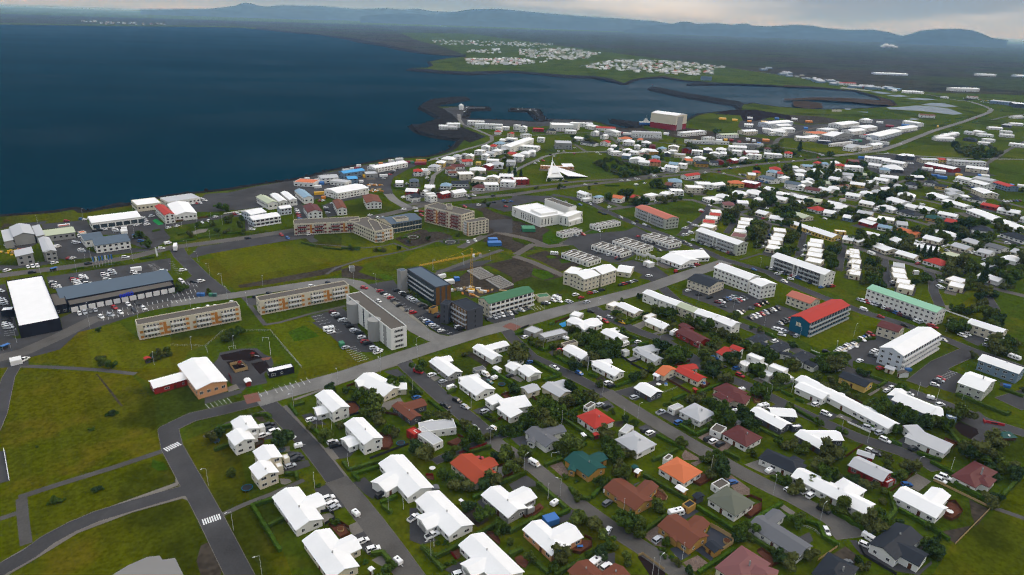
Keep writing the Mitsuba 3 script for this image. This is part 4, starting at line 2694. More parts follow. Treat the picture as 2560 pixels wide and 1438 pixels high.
soil 2436 11627 2862 11888 3200 11652 3390 11107 3816 11062 3999 10831 3857 10417 3190 10402 2438 10758 2316 11006
lawn 2382 10293 3153 10271 3047 9896 2564 9855 2370 10048
lawn 4039 10580 4371 11046 4661 10461 4449 9950 3972 9968 3942 10193
asphalt 1171 10887 1610 11280 1864 11339 1775 10746 2189 10570 2096 10295 1490 10683 1130 10469
soil 1628 11591 1937 11665 2081 11700 2168 11410 1841 11040 1636 11138
rock -1712 11169 -1575 11157 -1444 11665 -1351 12098 -1564 12707 -1889 13480 -1911 14162 -1822 15032 -1565 15365 -1176 15754 -1085 15359 -1430 14611 -1615 14255 -1622 13693 -1415 13360 -1194 12636 -1000 11880 -1002 11299 -810 10901 -629 10528 -460 10179 -656 9604 -813 9954 -1086 10077 -1402 10390 -1535 10602
asphalt -1466 13475 -1067 13792 -586 13936 -571 13607 -947 13433 -922 12485 -897 12061 -658 12124 279 12007 594 12452 1334 12432 1278 11863 570 11547 39 11280 -617 11394 -847 10978 -1020 11875 -1194 12636
asphalt 236 13520 -144 13602 -148 13864 384 13954 510 12117 397 12037
rock 3566 19401 3693 20063 3850 19998 4404 18472 4936 17360 5224 16648 5197 16221 4774 15172 4862 15645 4893 15967 4610 16538 4043 17632
rock 3110 20887 3010 20846 2403 22861 1448 22759 549 23752 -321 24083 -1021 23165 -1598 22522 -2584 22753 -3711 23513 -3742 24324 -3170 24213 -2636 23680 -1700 23577 -333 24883 1502 23661 2475 23583 2935 22608
rock -26661 73190 -20883 65164 -16877 61036 -12858 52774 -10351 46677 -7969 42234 -6290 37743 -4780 35098 -3528 33933 -2486 33124 -2661 35442 -3827 36807 -5263 38662 -6976 41885 -8950 47468 -11772 53135 -14598 59963 -18714 67725 -22792 71161 -28682 78771
rock 1688 12471 1708 12691 2197 12393 2297 12115 2068 11771
rock 5059 21406 5244 22057 5853 22613 6951 22467 8021 22317 7892 21982 6711 22076
mud 4843 24149 5292 23000 5254 22209 5281 23485 5005 24769 4333 24092
stone -1179 1593 -1154 1634 -1113 1672 -1077 1680 -1059 1663 -1025 1673 -966 1603
soil -953 1662 -969 1729 -950 1749 -910 1706 -864 1642 -856 1608 -915 1605
asphalt -1962 2188 -1920 2190 -1784 2016 -1819 1990
soil -1929 2804 -1923 2805 -1804 2687 -1686 2566 -1659 2539 -1662 2533 -1692 2560 -1809 2680
grass2 -1345 2169 -1295 2154 -1259 2113 -1290 2102 -1329 2126
asphalt -2740 6277 -2558 6607 -2328 6879 -2103 7250 -1859 7681 -1404 8222 -1138 8046 -1330 7507 -1270 6735 -1514 6526 -1736 6329 -1947 6144 -2135 6042 -2336 5800 -2548 5637 -2870 5594 -3088 5907
[s]
W w 2 -413 1634 -400 1622 16
G g 2.2 -269 2039 -260 2015 28
W w 1.8 -163 1972 -147 1956 13
W t 2.2 485 2167 500 2153 31
N t 2.2 480 2202 488 2182 25
W t 2.2 623 2081 650 2050 29
D d 2.4 675 2034 689 2012 43
D t 2.5 628 1984 647 1961 44
D t 2.4 658 1785 682 1747 42
W r 2.2 -1222 2762 -1199 2730 28
R r 3.2 -411 2379 -374 2342 39
W w 2 -83 2963 -55 2932 31
R r 1.8 354 2423 362 2403 25
W w 1.8 304 2420 315 2397 17
W w 2.2 695 2947 717 2920 32
R r 1.8 864 2833 873 2812 18
G w 1.8 981 2561 988 2539 26
T w 2.4 1942 3063 1947 3038 60
L c 2.3 1900 3104 1933 3072 47
R r 2 1719 2775 1720 2746 25
T c 2.5 267 3254 287 3224 90
V c 3 144 3920 167 3868 78
D t 3 -481 3652 -454 3635 49
G g 2.6 -1104 4332 -1086 4287 33
W w 3 931 4631 967 4578 52
W w 2.6 634 6475 669 6427 97
R g 3 -3485 4986 -3462 4962 77
O w 2.5 -3262 4870 -3224 4840 43
R d 2.4 -1771 2932 -1752 2913 28
W w 2.5 2878 4660 2877 4632 34
W b 2.2 2700 4343 2708 4332 30
R w 2.5 3298 6850 3307 6823 65
[k]
b 131 1900 148 1867 48
w -494 4223 -479 4206 54
w -454 4133 -437 4099 73
b -386 4202 -375 4172 34
n 60 5450 70 5354 106
r -3422 4445 -3404 4425 47
w -3517 5040 -3477 4980 77
w -3001 4976 -2964 4918 44
w -3028 5036 -3003 4994 39
w -2491 4164 -2476 4140 63
b -202 4996 -189 4939 102
b -202 5100 -189 5049 69
w -1107 4342 -1094 4296 34
w -2387 2885 -2356 2847 46
n -890 3188 -872 3158 23
b 3445 4976 3441 4960 20
b 4693 9465 4683 9428 91
w 5315 8702 5230 8540 118
w 5227 8838 5193 8771 64
w 5277 8785 5225 8686 53
b 5066 8343 5052 8313 91
b 5098 8266 5070 8207 103
y 5437 8461 5412 8415 73
b 5705 8450 5654 8358 34
w 5744 8456 5699 8366 87
b 5756 7930 5722 7875 41
w 5836 7918 5786 7836 64
w -1993 6638 -1976 6599 68
b -1991 6813 -1969 6757 43
w -1615 6933 -1606 6904 46
y -1637 7214 -1620 7152 30
w -2185 6964 -2170 6935 49
w -2090 6887 -2063 6861 82
y -1912 6352 -1902 6327 96
o -1808 6214 -1795 6191 38
w -1464 7243 -1452 7212 86
w -1911 7455 -1899 7422 75
w -1853 7553 -1841 7520 43
r -1809 7579 -1797 7545 52
w -1820 7724 -1808 7689 51
w -1676 7731 -1661 7696 63
o -1599 7896 -1588 7860 47
w -1518 8069 -1504 8031 67
w -1451 8163 -1437 8124 90
r -1307 8028 -1294 7991 89
n -1256 8037 -1243 8000 41
r -1215 7966 -1199 7911 177
o -1201 8128 -1188 8090 76
o -1156 8136 -1143 8098 80
w 6937 13584 6880 13454 116
r 6827 13103 6761 12957 226
b 7247 13319 7162 13142 199
o 5462 13321 5419 13195 121
w 5313 13638 5261 13480 106
b 5057 12353 5004 12200 67
n 5374 11063 5331 10956 99
w 5666 11292 5619 11182 71
w 6286 11780 6231 11660 51
y 8005 13395 7797 13017 29
r 1645 10978 1637 10905 75
w 1646 10907 1638 10835 152
w 2324 11063 2308 10959 84
y 2663 10458 2651 10391 39
r 3258 10652 3238 10569 61
y 3799 13291 3764 13144 149
o 4264 13025 4238 12924 74
y 4019 13153 3983 13009 97
w 4429 13560 4380 13386 99
y 4509 12994 4475 12874 122
b 4975 13604 4928 13451 76
w 3034 10603 2987 10412 99
o 3804 10771 3771 10658 102
w 3551 10782 3525 10684 62
b 3601 10404 3575 10312 58
y 3176 10660 3157 10578 51
r 3332 10473 3308 10380 50
w 3610 10663 3583 10566 51
[B]
V c 3 b g 8.4 -129 3611 136 3828 108
T c 3 o f 8.2 -1914 3167 -1497 3457 83
T c 3 o f 8.2 -1417 3534 -983 3836 81
T w 4 t f 11.4 -945 3603 -609 3152 91
S d 4 G f 11.8 -670 4054 -451 3750 106
D d 4 k f 11.6 -341 3549 -238 3425 107/f 11.6 -398 3515 -351 3500 67
W w 2 s f 8 -25 5845 218 5511 278/f 9.6 137 5715 223 5580 172/f 7.9 375 5624 451 5570 239/f 4 394 5630 464 5566 184
A n 3 r g 8.6 1072 5961 1277 5579 142
W c 3 w g 8.6 458 4063 572 4161 138/f 8.4 332 4192 403 4158 138/g 8.8 581 4162 695 4270 125/g 3.4 706 4387 799 4354 146
W n 3 r g 8.6 1451 5276 1684 4918 119
W w 3 R g 8.6 1848 4670 2084 4307 126
W w 3 w g 8.6 1363 4391 1531 4157 128/g 8.6 1525 4138 1573 4042 139
D c 2 w g 5.4 1147 4223 1265 4089 176
W y 1 w g 3.4 2406 5792 2499 5599 90/g 3.4 2487 5597 2599 5381 123
A c 2 w g 5.6 1714 3986 1815 3854 121
R z 3 b g 8.4 1666 3494 2022 3785 119
W l 3 b g 8.6 1990 3115 2345 3401 123
I w 3 w g 8.6 2257 4081 2495 3711 111
M c 2 w g 5.6 2074 3558 2154 3473 113
W c 2 w g 5.4 2641 3652 2751 3506 101
L g 1 i g 6.5 -3529 4573 -3717 4801 -129/m 5 -3551 4508 -3753 4761 -57/m 5 -3421 4651 -3616 4892 -53
L g 2 w g 6.5 -3129 4281 -3346 4563 -64/m 6.4 -3238 4175 -3333 4297 -101/g 6.5 -3058 4317 -3279 4586 68
E g 1 w m 4.5 -3379 4680 -3228 4799 123
W w 1 G m 5.5 -3231 5005 -2962 5222 151
S w 1 w g 5 -3041 4591 -2946 4674 182
S w 2 w m 5.6 -2896 4473 -2718 4609 151
W c 1 w f 5.5 -3170 5551 -3025 5674 214
R w 3 w g 7 -2781 5231 -2994 5496 -77
W w 1 w g 5 -2737 5310 -2964 5645 -166
L w 1 w f 5 -2985 5711 -2795 5906 194
E w 1 w g 5.5 -2142 5752 -2328 5978 -95
W w 1 w g 5.2 -2074 5844 -2241 6092 -76
W w 1 w g 5.2 -2002 5914 -2173 6181 -68
U w 1 w g 5.5 -1900 5991 -2069 6264 -91
W l 2 b g 5.6 -2076 5225 -1903 5377 141/g 5.6 -2147 5376 -2057 5492 153/g 5.6 -1978 5590 -1900 5656 89
M w 2 w g 5.6 -1722 5505 -1829 5722 -124
B w 2 w g 5.6 -1514 5653 -1628 5939 -85
T c 3 o f 8.6 -1697 5053 -1215 5199 141/f 8.6 -1049 4935 -981 4961 334/f 8.6 -1049 4935 -928 5048 387
S c 2 G g 7.6 -969 5179 -747 5364 213/f 10 -979 5298 -936 5234 108
T c 5 o f 13.5 -755 5554 -423 5314 161/f 11 -407 5247 -360 5185 195/f 16 -577 5560 -556 5464 47
B w 2 w g 5.6 -1317 5887 -1406 6147 -143
W k 1 k f 6.5 -2997 3746 -2509 3141 182
S k 1 G m 4.6 -2547 3537 -2086 3914 170/f 4.3 -2458 3474 -2038 3829 92/f 5 -2529 3442 -2473 3485 212
W k 1 k f 4.2 -2773 3374 -2722 3396 53
W o 1 w g 5 -1365 2605 -1555 2829 -135
[U]
349 4736 393 4692 148
396 4688 439 4645 146
443 4641 485 4598 145
489 4594 530 4552 144
589 4955 637 4909 141
642 4906 689 4861 139
693 4857 740 4813 138
744 4809 789 4766 137
765 5085 810 5035 164
814 5031 857 4982 162
861 4978 904 4930 160
908 4925 950 4878 159
1023 5267 1065 5212 153
1069 5207 1110 5153 152
1114 5148 1154 5095 150
1158 5090 1197 5038 148
391 5219 443 5263 79
446 5266 499 5310 80
503 5313 556 5358 81
680 5473 733 5512 81
737 5515 791 5554 82
795 5558 850 5597 82
854 5601 909 5641 83
[bus]
-2960 4093 -2947 4120
-2506 3002 -2494 3033
[w]
8647 16623 9014 16733 9700 17281 10067 17218 10196 16752 9922 15746 9539 15439 9190 15988 8491 16158
10374 19026 10892 19496 11319 19211 10772 18786
10340 20024 10852 20294 10900 19852 10344 19486
10334 20987 10691 21322 10859 20679 10396 20324
10506 18076 10865 18188 10799 17369 10311 17086 9961 17538
7417 16032 7557 16011 7386 15714 7291 15747
7398 15419 7658 15434 7563 15234
8140 14574 8242 14447 8037 14193 7944 14268
[road]
light 11 -1112 2615 -1029 2683 -784 2865 -535 3096 -350 3259 -180 3403 -35 3505 30 3549 283 3744 541 3923 820 4119 1173 4437 1408 4634 1568 4774
dark 7.4 -1081 2627 -1221 2534 -1330 2470 -1387 2378 -1311 2253 -1217 2137 -1072 1959 -988 1854 -899 1740 -773 1578
dark 6.2 -1119 2001 -1150 1992 -1221 1947 -1296 1898 -1373 1846 -1424 1790 -1461 1731 -1480 1666 -1521 1599 -1541 1528
dark 7 -1081 2627 -992 2533 -781 2293 -684 2167 -625 2086
mid 8 -625 2086 -543 1988 -447 1863 -357 1740 -260 1601
dark 8 -552 3073 -491 2975 -302 2708 -147 2508 -64 2393
mid 6.5 -64 2393 -34 2346 112 2198 248 2015 361 1883 483 1764 545 1699 578 1656
dark 6.5 -42 3504 10 3352 113 3137 314 2940 430 2820 469 2786
mid 7.5 456 2804 503 2734 626 2570 781 2373 922 2206 1010 2117 1054 2082 1150 1970 1188 1891
mid 11 1173 1920 1183 1871
dark 7 468 3859 536 3724 702 3507 835 3388 945 3200 988 3067 1138 2923 1266 2757 1384 2606 1498 2483 1620 2401 1698 2310 1709 2276
dark 4 968 3144 730 2918 501 2788
dark 3 -44 2389 106 2509 271 2684 463 2786
dark 4 -68 2378 -199 2287 -278 2216
dark 7.5 366 6688 624 6560 762 6299 860 6080 980 5839 1117 5606 1248 5412 1461 5045 1558 4836 1710 4683 1816 4567 1851 4418 2009 4126 2169 3892 2329 3721 2457 3545 2534 3398 2680 3196 2812 2986
mid 6.5 873 6182 1256 6429 1457 6551 1640 6674 1764 6675 1863 6514 1968 6331 2078 6201 2251 5937 2448 5746 2565 5604 2711 5395 2761 5221 2834 5050 2990 4861 3078 4704 3150 4539 3269 4433 3453 4246
dark 6 2082 6215 2220 6321 2408 6466 2575 6613 2855 6832
dark 5 2074 6186 1923 5831 1783 5533
dark 5 2258 5873 2091 5490 1920 5127
dark 5 2485 5654 2325 5297 2178 4978
dark 5 2700 5373 2522 5016 2351 4663
dark 5 2861 5024 2693 4673 2540 4348
dark 6 3048 4761 2957 4535 2836 4310 2726 4043
dark 5 3257 4440 3148 4217 3060 4008
dark 6 1895 6503 1729 6071 1604 5854 1479 5615 1365 5403
dark 7 958 4338 1031 3975 1162 3797 1295 3673 1398 3554 1497 3386 1607 3223 1726 3113 1832 2996 1951 2888 2081 2752 2148 2655 2273 2552
dark 9 2534 3398 2250 3209 2006 2988
dark 12 2349 2823 2576 2931
mid 6 2879 7240 3096 7020 3187 6947 3308 6716 3442 6501 3513 6377 3668 6186 3806 5939 3976 5726 4058 5586 4214 5385
mid 6 3195 6965 3490 7185 3704 7384 4043 7551 4329 7797 4642 8060
mid 6 1700 7798 2002 7914
mid 6 4354 7599 4982 8159 5095 7960 5105 7443 5138 7022 5230 6681
mid 6 3952 6989 4237 7047 4358 6862 4473 6656 4602 6448
mid 6 2886 7260 2730 7506 2633 7843 2418 8074 2341 8177
light 7 7289 9832 6259 9731 5785 9795 5374 9904 5167 9928
light 10 4395 9561 4835 9831 5375 10198 5977 10851 7465 12577 9113 14323 10755 16156 11325 16930 11652 17689 12014 18901 11784 19325
mid 7 4297 9634 4105 10012 3869 10167 3892 10453 4115 10953 4312 11237 4856 11969 5468 12643 6564 13669
mid 9 4326 9399 3497 8963 3012 8690 2636 8421 2360 8251
mid 9 2341 8177 2007 7937 1695 7775 1198 7464 755 7196 492 7006 209 6819 -32 6629 -385 6447 -689 6262 -901 6011 -1098 5764 -1419 5409 -1763 5171 -2044 4945 -2355 4730 -2467 4661 -2618 4438 -2863 4230 -3230 4002 -3575 3807
mid 7 2366 8276 1727 7935 1271 7599 667 7338 299 7106 5 6931 -235 6752 -536 6505 -710 6321 -978 6087
mid 6 2338 8130 2534 7980 2647 7738
light 9 -962 5988 -1136 6260 -1229 6485
dark 9 -1229 6485 -1314 6818 -1356 7211 -1284 7602 -1166 8041 -1053 8313
light 6 -1166 8041 -1047 8263 -920 8524 -668 9090 -436 9550 -360 9874 -380 10235 -481 10483 -738 11048 -897 11371 -993 11882 -1074 12669
light 5 -865 6797 -875 7016 -899 7388 -843 7722 -810 7889
light 5.5 -148 7287 -1 7845 141 8227 295 8590 350 8737 543 9030 932 9195 1199 9277 1495 9619
mid 5 1486 9553 1448 10118 1423 10636 1315 11059 658 10702 41 10366 -364 10276
mid 5 932 9195 870 9493 814 9777
mid 5 1423 10636 1843 10385 2375 10067 2896 9836 3865 10376
mid 5 1495 9619 1708 8909 1947 8551 2118 8210
mid 5 -716 6732 -482 7437 -291 8149 -109 8705
mid 5 1947 8551 2472 9052 3069 9459 3657 9890
light 9.5 -1984 3650 -1799 3747 -1694 3801 -1527 3903 -1316 4026 -1185 4096 -1103 4119 -993 4079 -917 3988 -761 3760 -606 3539 -512 3417 -410 3318 -310 3287
dark 9 -2436 4674 -2315 4488 -2162 4303 -1972 4069 -1813 3896 -1717 3786
mid 9 -1984 3650 -2146 3529 -2294 3394 -2338 3186 -2397 2997 -2533 2860
light 18 -42208 293554 -10536 126055 -7437 104036 -1358 73070 2695 59156 5460 49662 7367 42180 8673 37331 9902 32970 10802 28117 11519 25176 11763 23666 13042 22451 13929 21867 17753 22583
mid 8 9310 30950 10245 26626 10873 24241 11246 22592 11986 21297 11784 19325
light 5 2410 28710 3634 32660 5344 37080
mid 5 6741 28817 7884 28232 8811 28701
light 5 21383 41758 25328 47762 28763 52135
mid 6 6100 9025 7558 10666 8694 11863
mid 6 9910 14711 10843 15612 11690 16197
mid 6 1025 6261 838 6624 649 6730
mid 6 -401 4885 -237 5212
gravel 7 -146 5334 144 5150 265 4990 423 5078
gravel 6 21 4770 142 5026 265 4990
gravel 6 7 4741 137 4621 350 4354
mid 4 -85 4872 -293 4619 -492 4348 -509 4268
dark 5 -1996 2180 -2120 2440 -2296 2741 -2342 2854
path 3 -1335 2225 -1467 2110 -1597 2008 -1691 1928
path 3.4 -1680 1927 -1600 1818 -1515 1708
path 2.5 -1678 1820 -1639 1852
path 3 -2338 2855 -2168 2855 -1934 2844 -1750 2818
path 2.2 -1218 2328 -1164 2434 -1103 2494 -1005 2558
path 2.2 -961 1877 -907 1932 -831 1994 -741 2079
path 2.5 -1653 3838 -1573 3736 -1430 3524 -1350 3410 -1281 3448 -1153 3576 -979 3710
path 2.5 -1230 4226 -1199 4355 -1047 4573 -892 4689 -738 4827 -606 5021 -510 5074
path 2.5 -510 5074 -325 5095 -135 5313
path 2 -1505 4857 -1290 4832 -1105 4805 -969 4869 -907 4945 -763 4796
path 2.5 1781 2061 1824 2032 1901 1977
path 2 362 5092 690 5553 858 5823
path 2.2 2191 4980 2029 4868 1890 4995 1688 4832
conc 2.4 -413 3343 -539 3545 -708 3797 -869 3999
conc 2.2 -810 1611 -999 1869 -1139 2045 -1216 2149
walk 2.2 -1184 2031 -1310 1923 -1437 1811 -1496 1690 -1545 1598
walk 2.2 -1085 1943 -1131 1965 -1271 1881 -1395 1771 -1446 1670 -1495 1580
walk 2 -1255 2147 -1197 2065 -1182 2031
walk 2 -1080 1937 -1032 1867 -1003 1825
walk 1.6 -975 2584 -867 2447 -719 2270 -581 2088 -513 1978 -402 1840 -317 1733
walk 1.6 -951 2636 -771 2811 -541 3009
walk 1.6 53 3485 337 3719 544 3879
walk 1.6 640 2533 798 2338 929 2184 1063 2051 1135 1979
walk 1.5 115 3169 328 2969 483 2794
walk 1.5 1384 2581 1505 2466 1613 2381
[coast]
-5527 4486 -4841 4976 -4176 5331 -4058 5396 -3853 5487 -3742 5634 -3667 5604 -3598 5535 -3521 5665 -3403 5763 -3384 5879 -3203 6145 -2985 6321 -2779 6469 -2568 6748 -2361 6930 -2269 7061 -2155 7282 -2095 7462 -1986 7591 -1872 7818 -1728 8012 -1553 8298 -1372 8385 -1149 8480 -1022 8670 -910 8921 -859 9268 -832 9703 -813 9954 -1086 10077 -1240 10194 -1402 10390 -1535 10602 -1712 11169 -1575 11157 -1444 11665 -1351 12098 -1564 12707 -1889 13480 -1911 14162 -1822 15032 -1565 15365 -1176 15754 -1085 15359 -1430 14611 -1615 14255 -1622 13693 -1072 13858 -586 13936 -571 13607 -947 13433 -922 12485 -901 12112 -658 12124 -102 12113 279 12007 397 12037 236 13520 -144 13602 -148 13864 271 13854 384 13954 510 12117 594 12452 1334 12432 1498 12115 1568 11839 1774 11607 2068 11771 1688 12471 1708 12691 2197 12393 2261 12106 2351 11839 2513 11974 3045 12820 3419 13664 3694 14114 4163 14509 4621 14914 4779 15246 4862 15645 4893 15967 4610 16538 4043 17632 3566 19401 3693 20063 3850 19998 4404 18472 4936 17360 5224 16648 5197 16221 5468 16555 5804 15928 6392 15721 6778 15685 7955 16258 8748 16815 9124 17179 9659 18434 10057 21344 9093 21900 7963 22151 6759 22241 5608 21628 5059 21406 5207 21894 5896 22786 5292 23000 4843 24149 4267 23710 3631 22594 3110 20887 3010 20846 2795 22071 2403 22861 1448 22759 549 23752 -321 24083 -1021 23165 -1598 22522 -2584 22753 -3711 23513 -3742 24324 -3248 24814 -3198 25994 -3631 28367 -3408 30034 -3158 31548 -2486 33124 -3528 33933 -4780 35098 -6290 37743 -7969 42234 -10351 46677 -12858 52774 -16877 61036 -20883 65164 -26661 73190 -30113 77985 -35190 70877 -38620 63610 -42199 58784 -47179 50190
[zebra]
-1329 2230 -1293 2281 3.2 7
-1011 1835 -962 1869 3.2 8
-2486 3080 -2538 3156 9 0
[lm]
-2696 3514 the big white-roofed store
-2427 3754 the long grey-roofed store
-1777 3425 the left cream apartment block
-1259 3832 the right cream apartment block
-748 3515 the flat brown-roofed apartment block
-577 4180 the glass-fronted office block
-304 3730 the black apartment block
-22 3870 the green-roofed apartment block
-1273 5152 the L-shaped cream care home
-927 5548 the hall with blue-grey roof
-588 5856 the five-storey cream block
261 5902 the white school
1256 5899 the salmon-roofed apartment block
1673 5342 the grey-green apartment block
532 4292 the cream three-storey complex
1485 4349 the long white apartment block
2059 4609 the white block with grey balconies
1262 4213 the black-roofed cream building
1044 3772 the row house with pale green roof
1858 3801 the red-roofed blue block
1847 4057 the small orange-roofed block
2488 4016 the mint-roofed block
2189 3598 the small brown-roofed block
2195 3415 the large white-roofed balcony block
2790 3676 the cream house by the tall trees
2522 3159 the blue-walled block
2294 2975 the pale green-walled block
-1413 2788 the white-roofed kindergarten
-1079 2871 the long dark cabin
333 2197 the dark green roofed house
-110 2122 the tomato-red roofed house
379 2526 the bright red hip-roofed house
865 2933 the red L-shaped house
1137 3211 the red split-level house
1032 2773 the large dark red house
961 2411 the maroon hip-roofed house
660 2166 the orange hip-roofed house
474 2038 the rust-roofed timber house
607 1856 the rust-roofed house with white trim
806 2011 the olive-roofed house
943 1893 the large grey-roofed house
754 1717 the pink-roofed house
1066 2240 the black-roofed house
1792 2205 the maroon house by the field
1309 1834 the grey gabled house by the field
-413 2555 the brick-red roofed house
-286 2349 the half red half white house
160 2376 the blue-grey roofed house
1003 3395 the red-walled house
1668 2911 the yellow house with dark roof
1506 2716 the long white terrace
1874 2759 the long pale blue house
1368 3276 the first dark-roofed row house
1442 3189 the middle dark-roofed row house
1505 3083 the last dark-roofed row house
2459 5609 the long yellow-walled nursery
2186 7737 the red-roofed petrol station
5544 8989 the long red-walled warehouse
5520 7748 the red-roofed warehouse
-1766 7287 the bright blue warehouse
-1672 6543 the wavy white warehouse
-2907 5541 the red gabled hall
-3201 5252 the white hall with red stripe
-3082 4775 the slate-roofed shop
-3261 4381 the grey workshop
-2331 6528 the tall cream warehouse
-2140 6736 the orange-roofed shed
658 9664 the grey flat hall
96 9480 the long white school wing
2022 10814 the long grey stone building
968 11570 the harbour fish factory
3824 9289 the lone red-roofed house at the grass
4859 9195 the long pale warehouse
3624 5941 the low red-roofed bungalow
3775 5771 the dark hip-roofed bungalow
3121 4852 the bright red bungalow by the junction
3622 6141 the teal-roofed bungalow
1764 7260 the pale blue roofed house
1851 6904 the flat yellow house
2365 7258 the orange-roofed yellow house
871 6588 the orange-roofed cream house
-943 6228 the slate-roofed white house
-1432 7344 the red gabled white house
1159 7897 the red brick-roofed house
2820 6546 the red hip-roofed bungalow
5692 11434 the long grey shed
1808 6404 the salmon hip-roofed house
4910 7006 the flat red house
3336 8394 the grey-blue long house
-833 8824 the harbour road house
-2148 5578 the jagged white-roofed apartments
-1800 5898 the maroon-roofed villa block
-1543 5863 the brick-roofed gabled house
-1347 6109 the rust-roofed villa block
[meadow]
-2709 2868 -1764 2810 -1553 2595 -1435 2381 -1318 2234 -1128 1989 -976 1830 -767 1578 -1825 1530
-1306 2275 -1175 2421 -1028 2211 -896 1958 -866 1934 -721 1749 -619 1585 -773 1578 -1050 1907
-2570 3073 -2329 2896 -1778 2836 -1510 2633 -1614 3058 -1513 3253 -1240 3326 -1160 3491 -702 3018 -794 2908 -1135 2676 -1164 3093 -1345 3317 -1955 3169 -2262 3292 -2310 3141
1750 2011 2023 2284 2456 2309 1880 1604 1232 1575 1538 1879
-4152 5297 -3598 5535 -3387 5865 -3155 6122 -2875 6241 -2988 5921 -3283 5670 -3401 5396 -3591 5078 -3857 4883
-1360 3420 -1176 3546 -702 3018 -986 2777 -1045 3102
-1946 4528 -1592 4947 -807 4791 -1127 4283 -1273 4045 -1665 3869 -1889 4056 -2151 4420
2340 3567 3402 4579 3128 4113 2515 3477
[heath]
-13273 79932 -6369 89127 5061 45945 9310 30950 10983 23968 12495 21479 17246 21919 54152 61441 459954 385262 -140025 90931 -57043 36697 -44733 62346 -32555 84346 -14055 57718 -8555 45362 -3927 33631 -2600 34635 -5033 45288 -8065 55923
[lines]
-1285 2539 -1319 2576
-1271 2550 -1304 2587
-1257 2561 -1290 2599
-1242 2572 -1276 2610
-1228 2583 -1261 2621
-1213 2594 -1247 2632
-1102 2656 -1130 2693
-1080 2675 -1107 2713
-1041 2689 -1077 2737
-1022 2705 -1058 2754
-1002 2721 -1038 2771
-982 2738 -1018 2788
-962 2755 -998 2805
-942 2772 -977 2822
-921 2789 -957 2840
-2300 3503 -2273 3466
-2282 3520 -2254 3482
-2263 3536 -2235 3499
-2243 3553 -2216 3515
-2224 3569 -2197 3531
-2205 3586 -2177 3548
-2185 3603 -2158 3564
-2165 3620 -2138 3581
-2145 3637 -2118 3598
-2125 3655 -2098 3615
-2105 3672 -2078 3632
-2085 3690 -2058 3650
-2064 3708 -2037 3667
-2043 3726 -2016 3685
-2251 3424 -2224 3388
-2233 3440 -2206 3404
-2215 3457 -2188 3421
-2197 3473 -2170 3437
-2178 3490 -2152 3453
-2160 3507 -2133 3470
-2141 3524 -2114 3487
-2122 3541 -2096 3503
-2103 3558 -2077 3520
-2084 3576 -2057 3538
-2064 3593 -2038 3555
-2045 3611 -2019 3572
-2025 3629 -1999 3590
-2005 3647 -1979 3608
-1972 3650 -2009 3702
-1954 3667 -1991 3719
-1936 3684 -1972 3736
-1918 3701 -1954 3754
-1899 3718 -1935 3772
-1881 3736 -1917 3789
-1862 3753 -1898 3807
-2008 3750 -2046 3804
-1990 3767 -2028 3821
-1972 3783 -2010 3838
-1954 3800 -1992 3856
-1936 3817 -1973 3873
-1918 3834 -1955 3890
-2061 3967 -2103 4027
-2032 3956 -2074 4015
-2004 3944 -2046 4003
-1976 3932 -2017 3991
-1948 3921 -1989 3979
-2316 4372 -2339 4353
-2291 4339 -2314 4320
-2267 4307 -2290 4288
-2243 4275 -2266 4256
-2219 4243 -2242 4225
-2195 4212 -2219 4194
-2172 4181 -2195 4163
-2150 4151 -2173 4133
-2412 4320 -2447 4284
-2394 4301 -2429 4265
-2376 4282 -2411 4246
-2358 4263 -2394 4227
-2340 4244 -2376 4208
-2323 4225 -2358 4190
-2306 4206 -2341 4171
-2288 4187 -2324 4153
-809 3927 -779 3957
-785 3896 -755 3925
-761 3865 -731 3894
-737 3835 -708 3864
-714 3805 -685 3834
-691 3776 -662 3804
-668 3747 -639 3774
-646 3718 -617 3745
-624 3690 -595 3717
-602 3662 -573 3689
-533 3562 -505 3593
-505 3534 -477 3564
-478 3506 -450 3536
-451 3479 -423 3508
-424 3451 -396 3481
-398 3425 -370 3453
-372 3398 -344 3427
-346 3372 -318 3400
-1132 3530 -1074 3569
-1108 3499 -1051 3537
-1084 3468 -1027 3506
-1061 3438 -1004 3475
-1038 3408 -981 3445
-1015 3379 -959 3415
-993 3350 -937 3385
-971 3321 -915 3356
-851 3144 -802 3185
-837 3125 -788 3166
-823 3106 -775 3146
-809 3087 -761 3127
-795 3069 -747 3108
-782 3050 -734 3089
-769 3032 -721 3071
-755 3014 -708 3052
117 3787 140 3735
136 3799 158 3746
155 3812 177 3758
174 3824 196 3770
2170 3072 2201 3049
2188 3086 2219 3063
2205 3100 2236 3077
2223 3114 2254 3091
2240 3128 2272 3104
2258 3142 2290 3119
-2760 3371 -2723 3396
-2741 3344 -2703 3368
-2722 3317 -2685 3341
-2703 3290 -2666 3314
-2684 3264 -2648 3288
-2666 3238 -2629 3261
-2648 3213 -2612 3236
-2630 3188 -2594 3210
-2613 3163 -2577 3185
[far]
-7062 57303 -2825 59268 2579 57967 1906 50034 -3209 47975 -5498 47133 150
-2936 39079 -1241 44138 -846 37780 -2662 36803 40
-19 43977 3175 48262 4717 42740 3293 34894 1809 32488 568 34153 -214 37340 230
-2333 31086 -185 33257 1217 31137 -147 28019 -1964 27212 150
2245 27612 4113 33637 5983 35941 7842 35312 9059 31912 7135 26564 5622 25058 4379 26038 3037 27095 280
10995 31859 10840 28136 10986 25828 10462 24896 9839 26247 10254 30411 14
10377 25031 10868 23921 11733 21965 11260 21282 10234 22481 10051 24222 22
-51150 84419 -43402 81193 -40590 83696 -38524 79412 -39701 70569 -46159 76131 30
[hill]
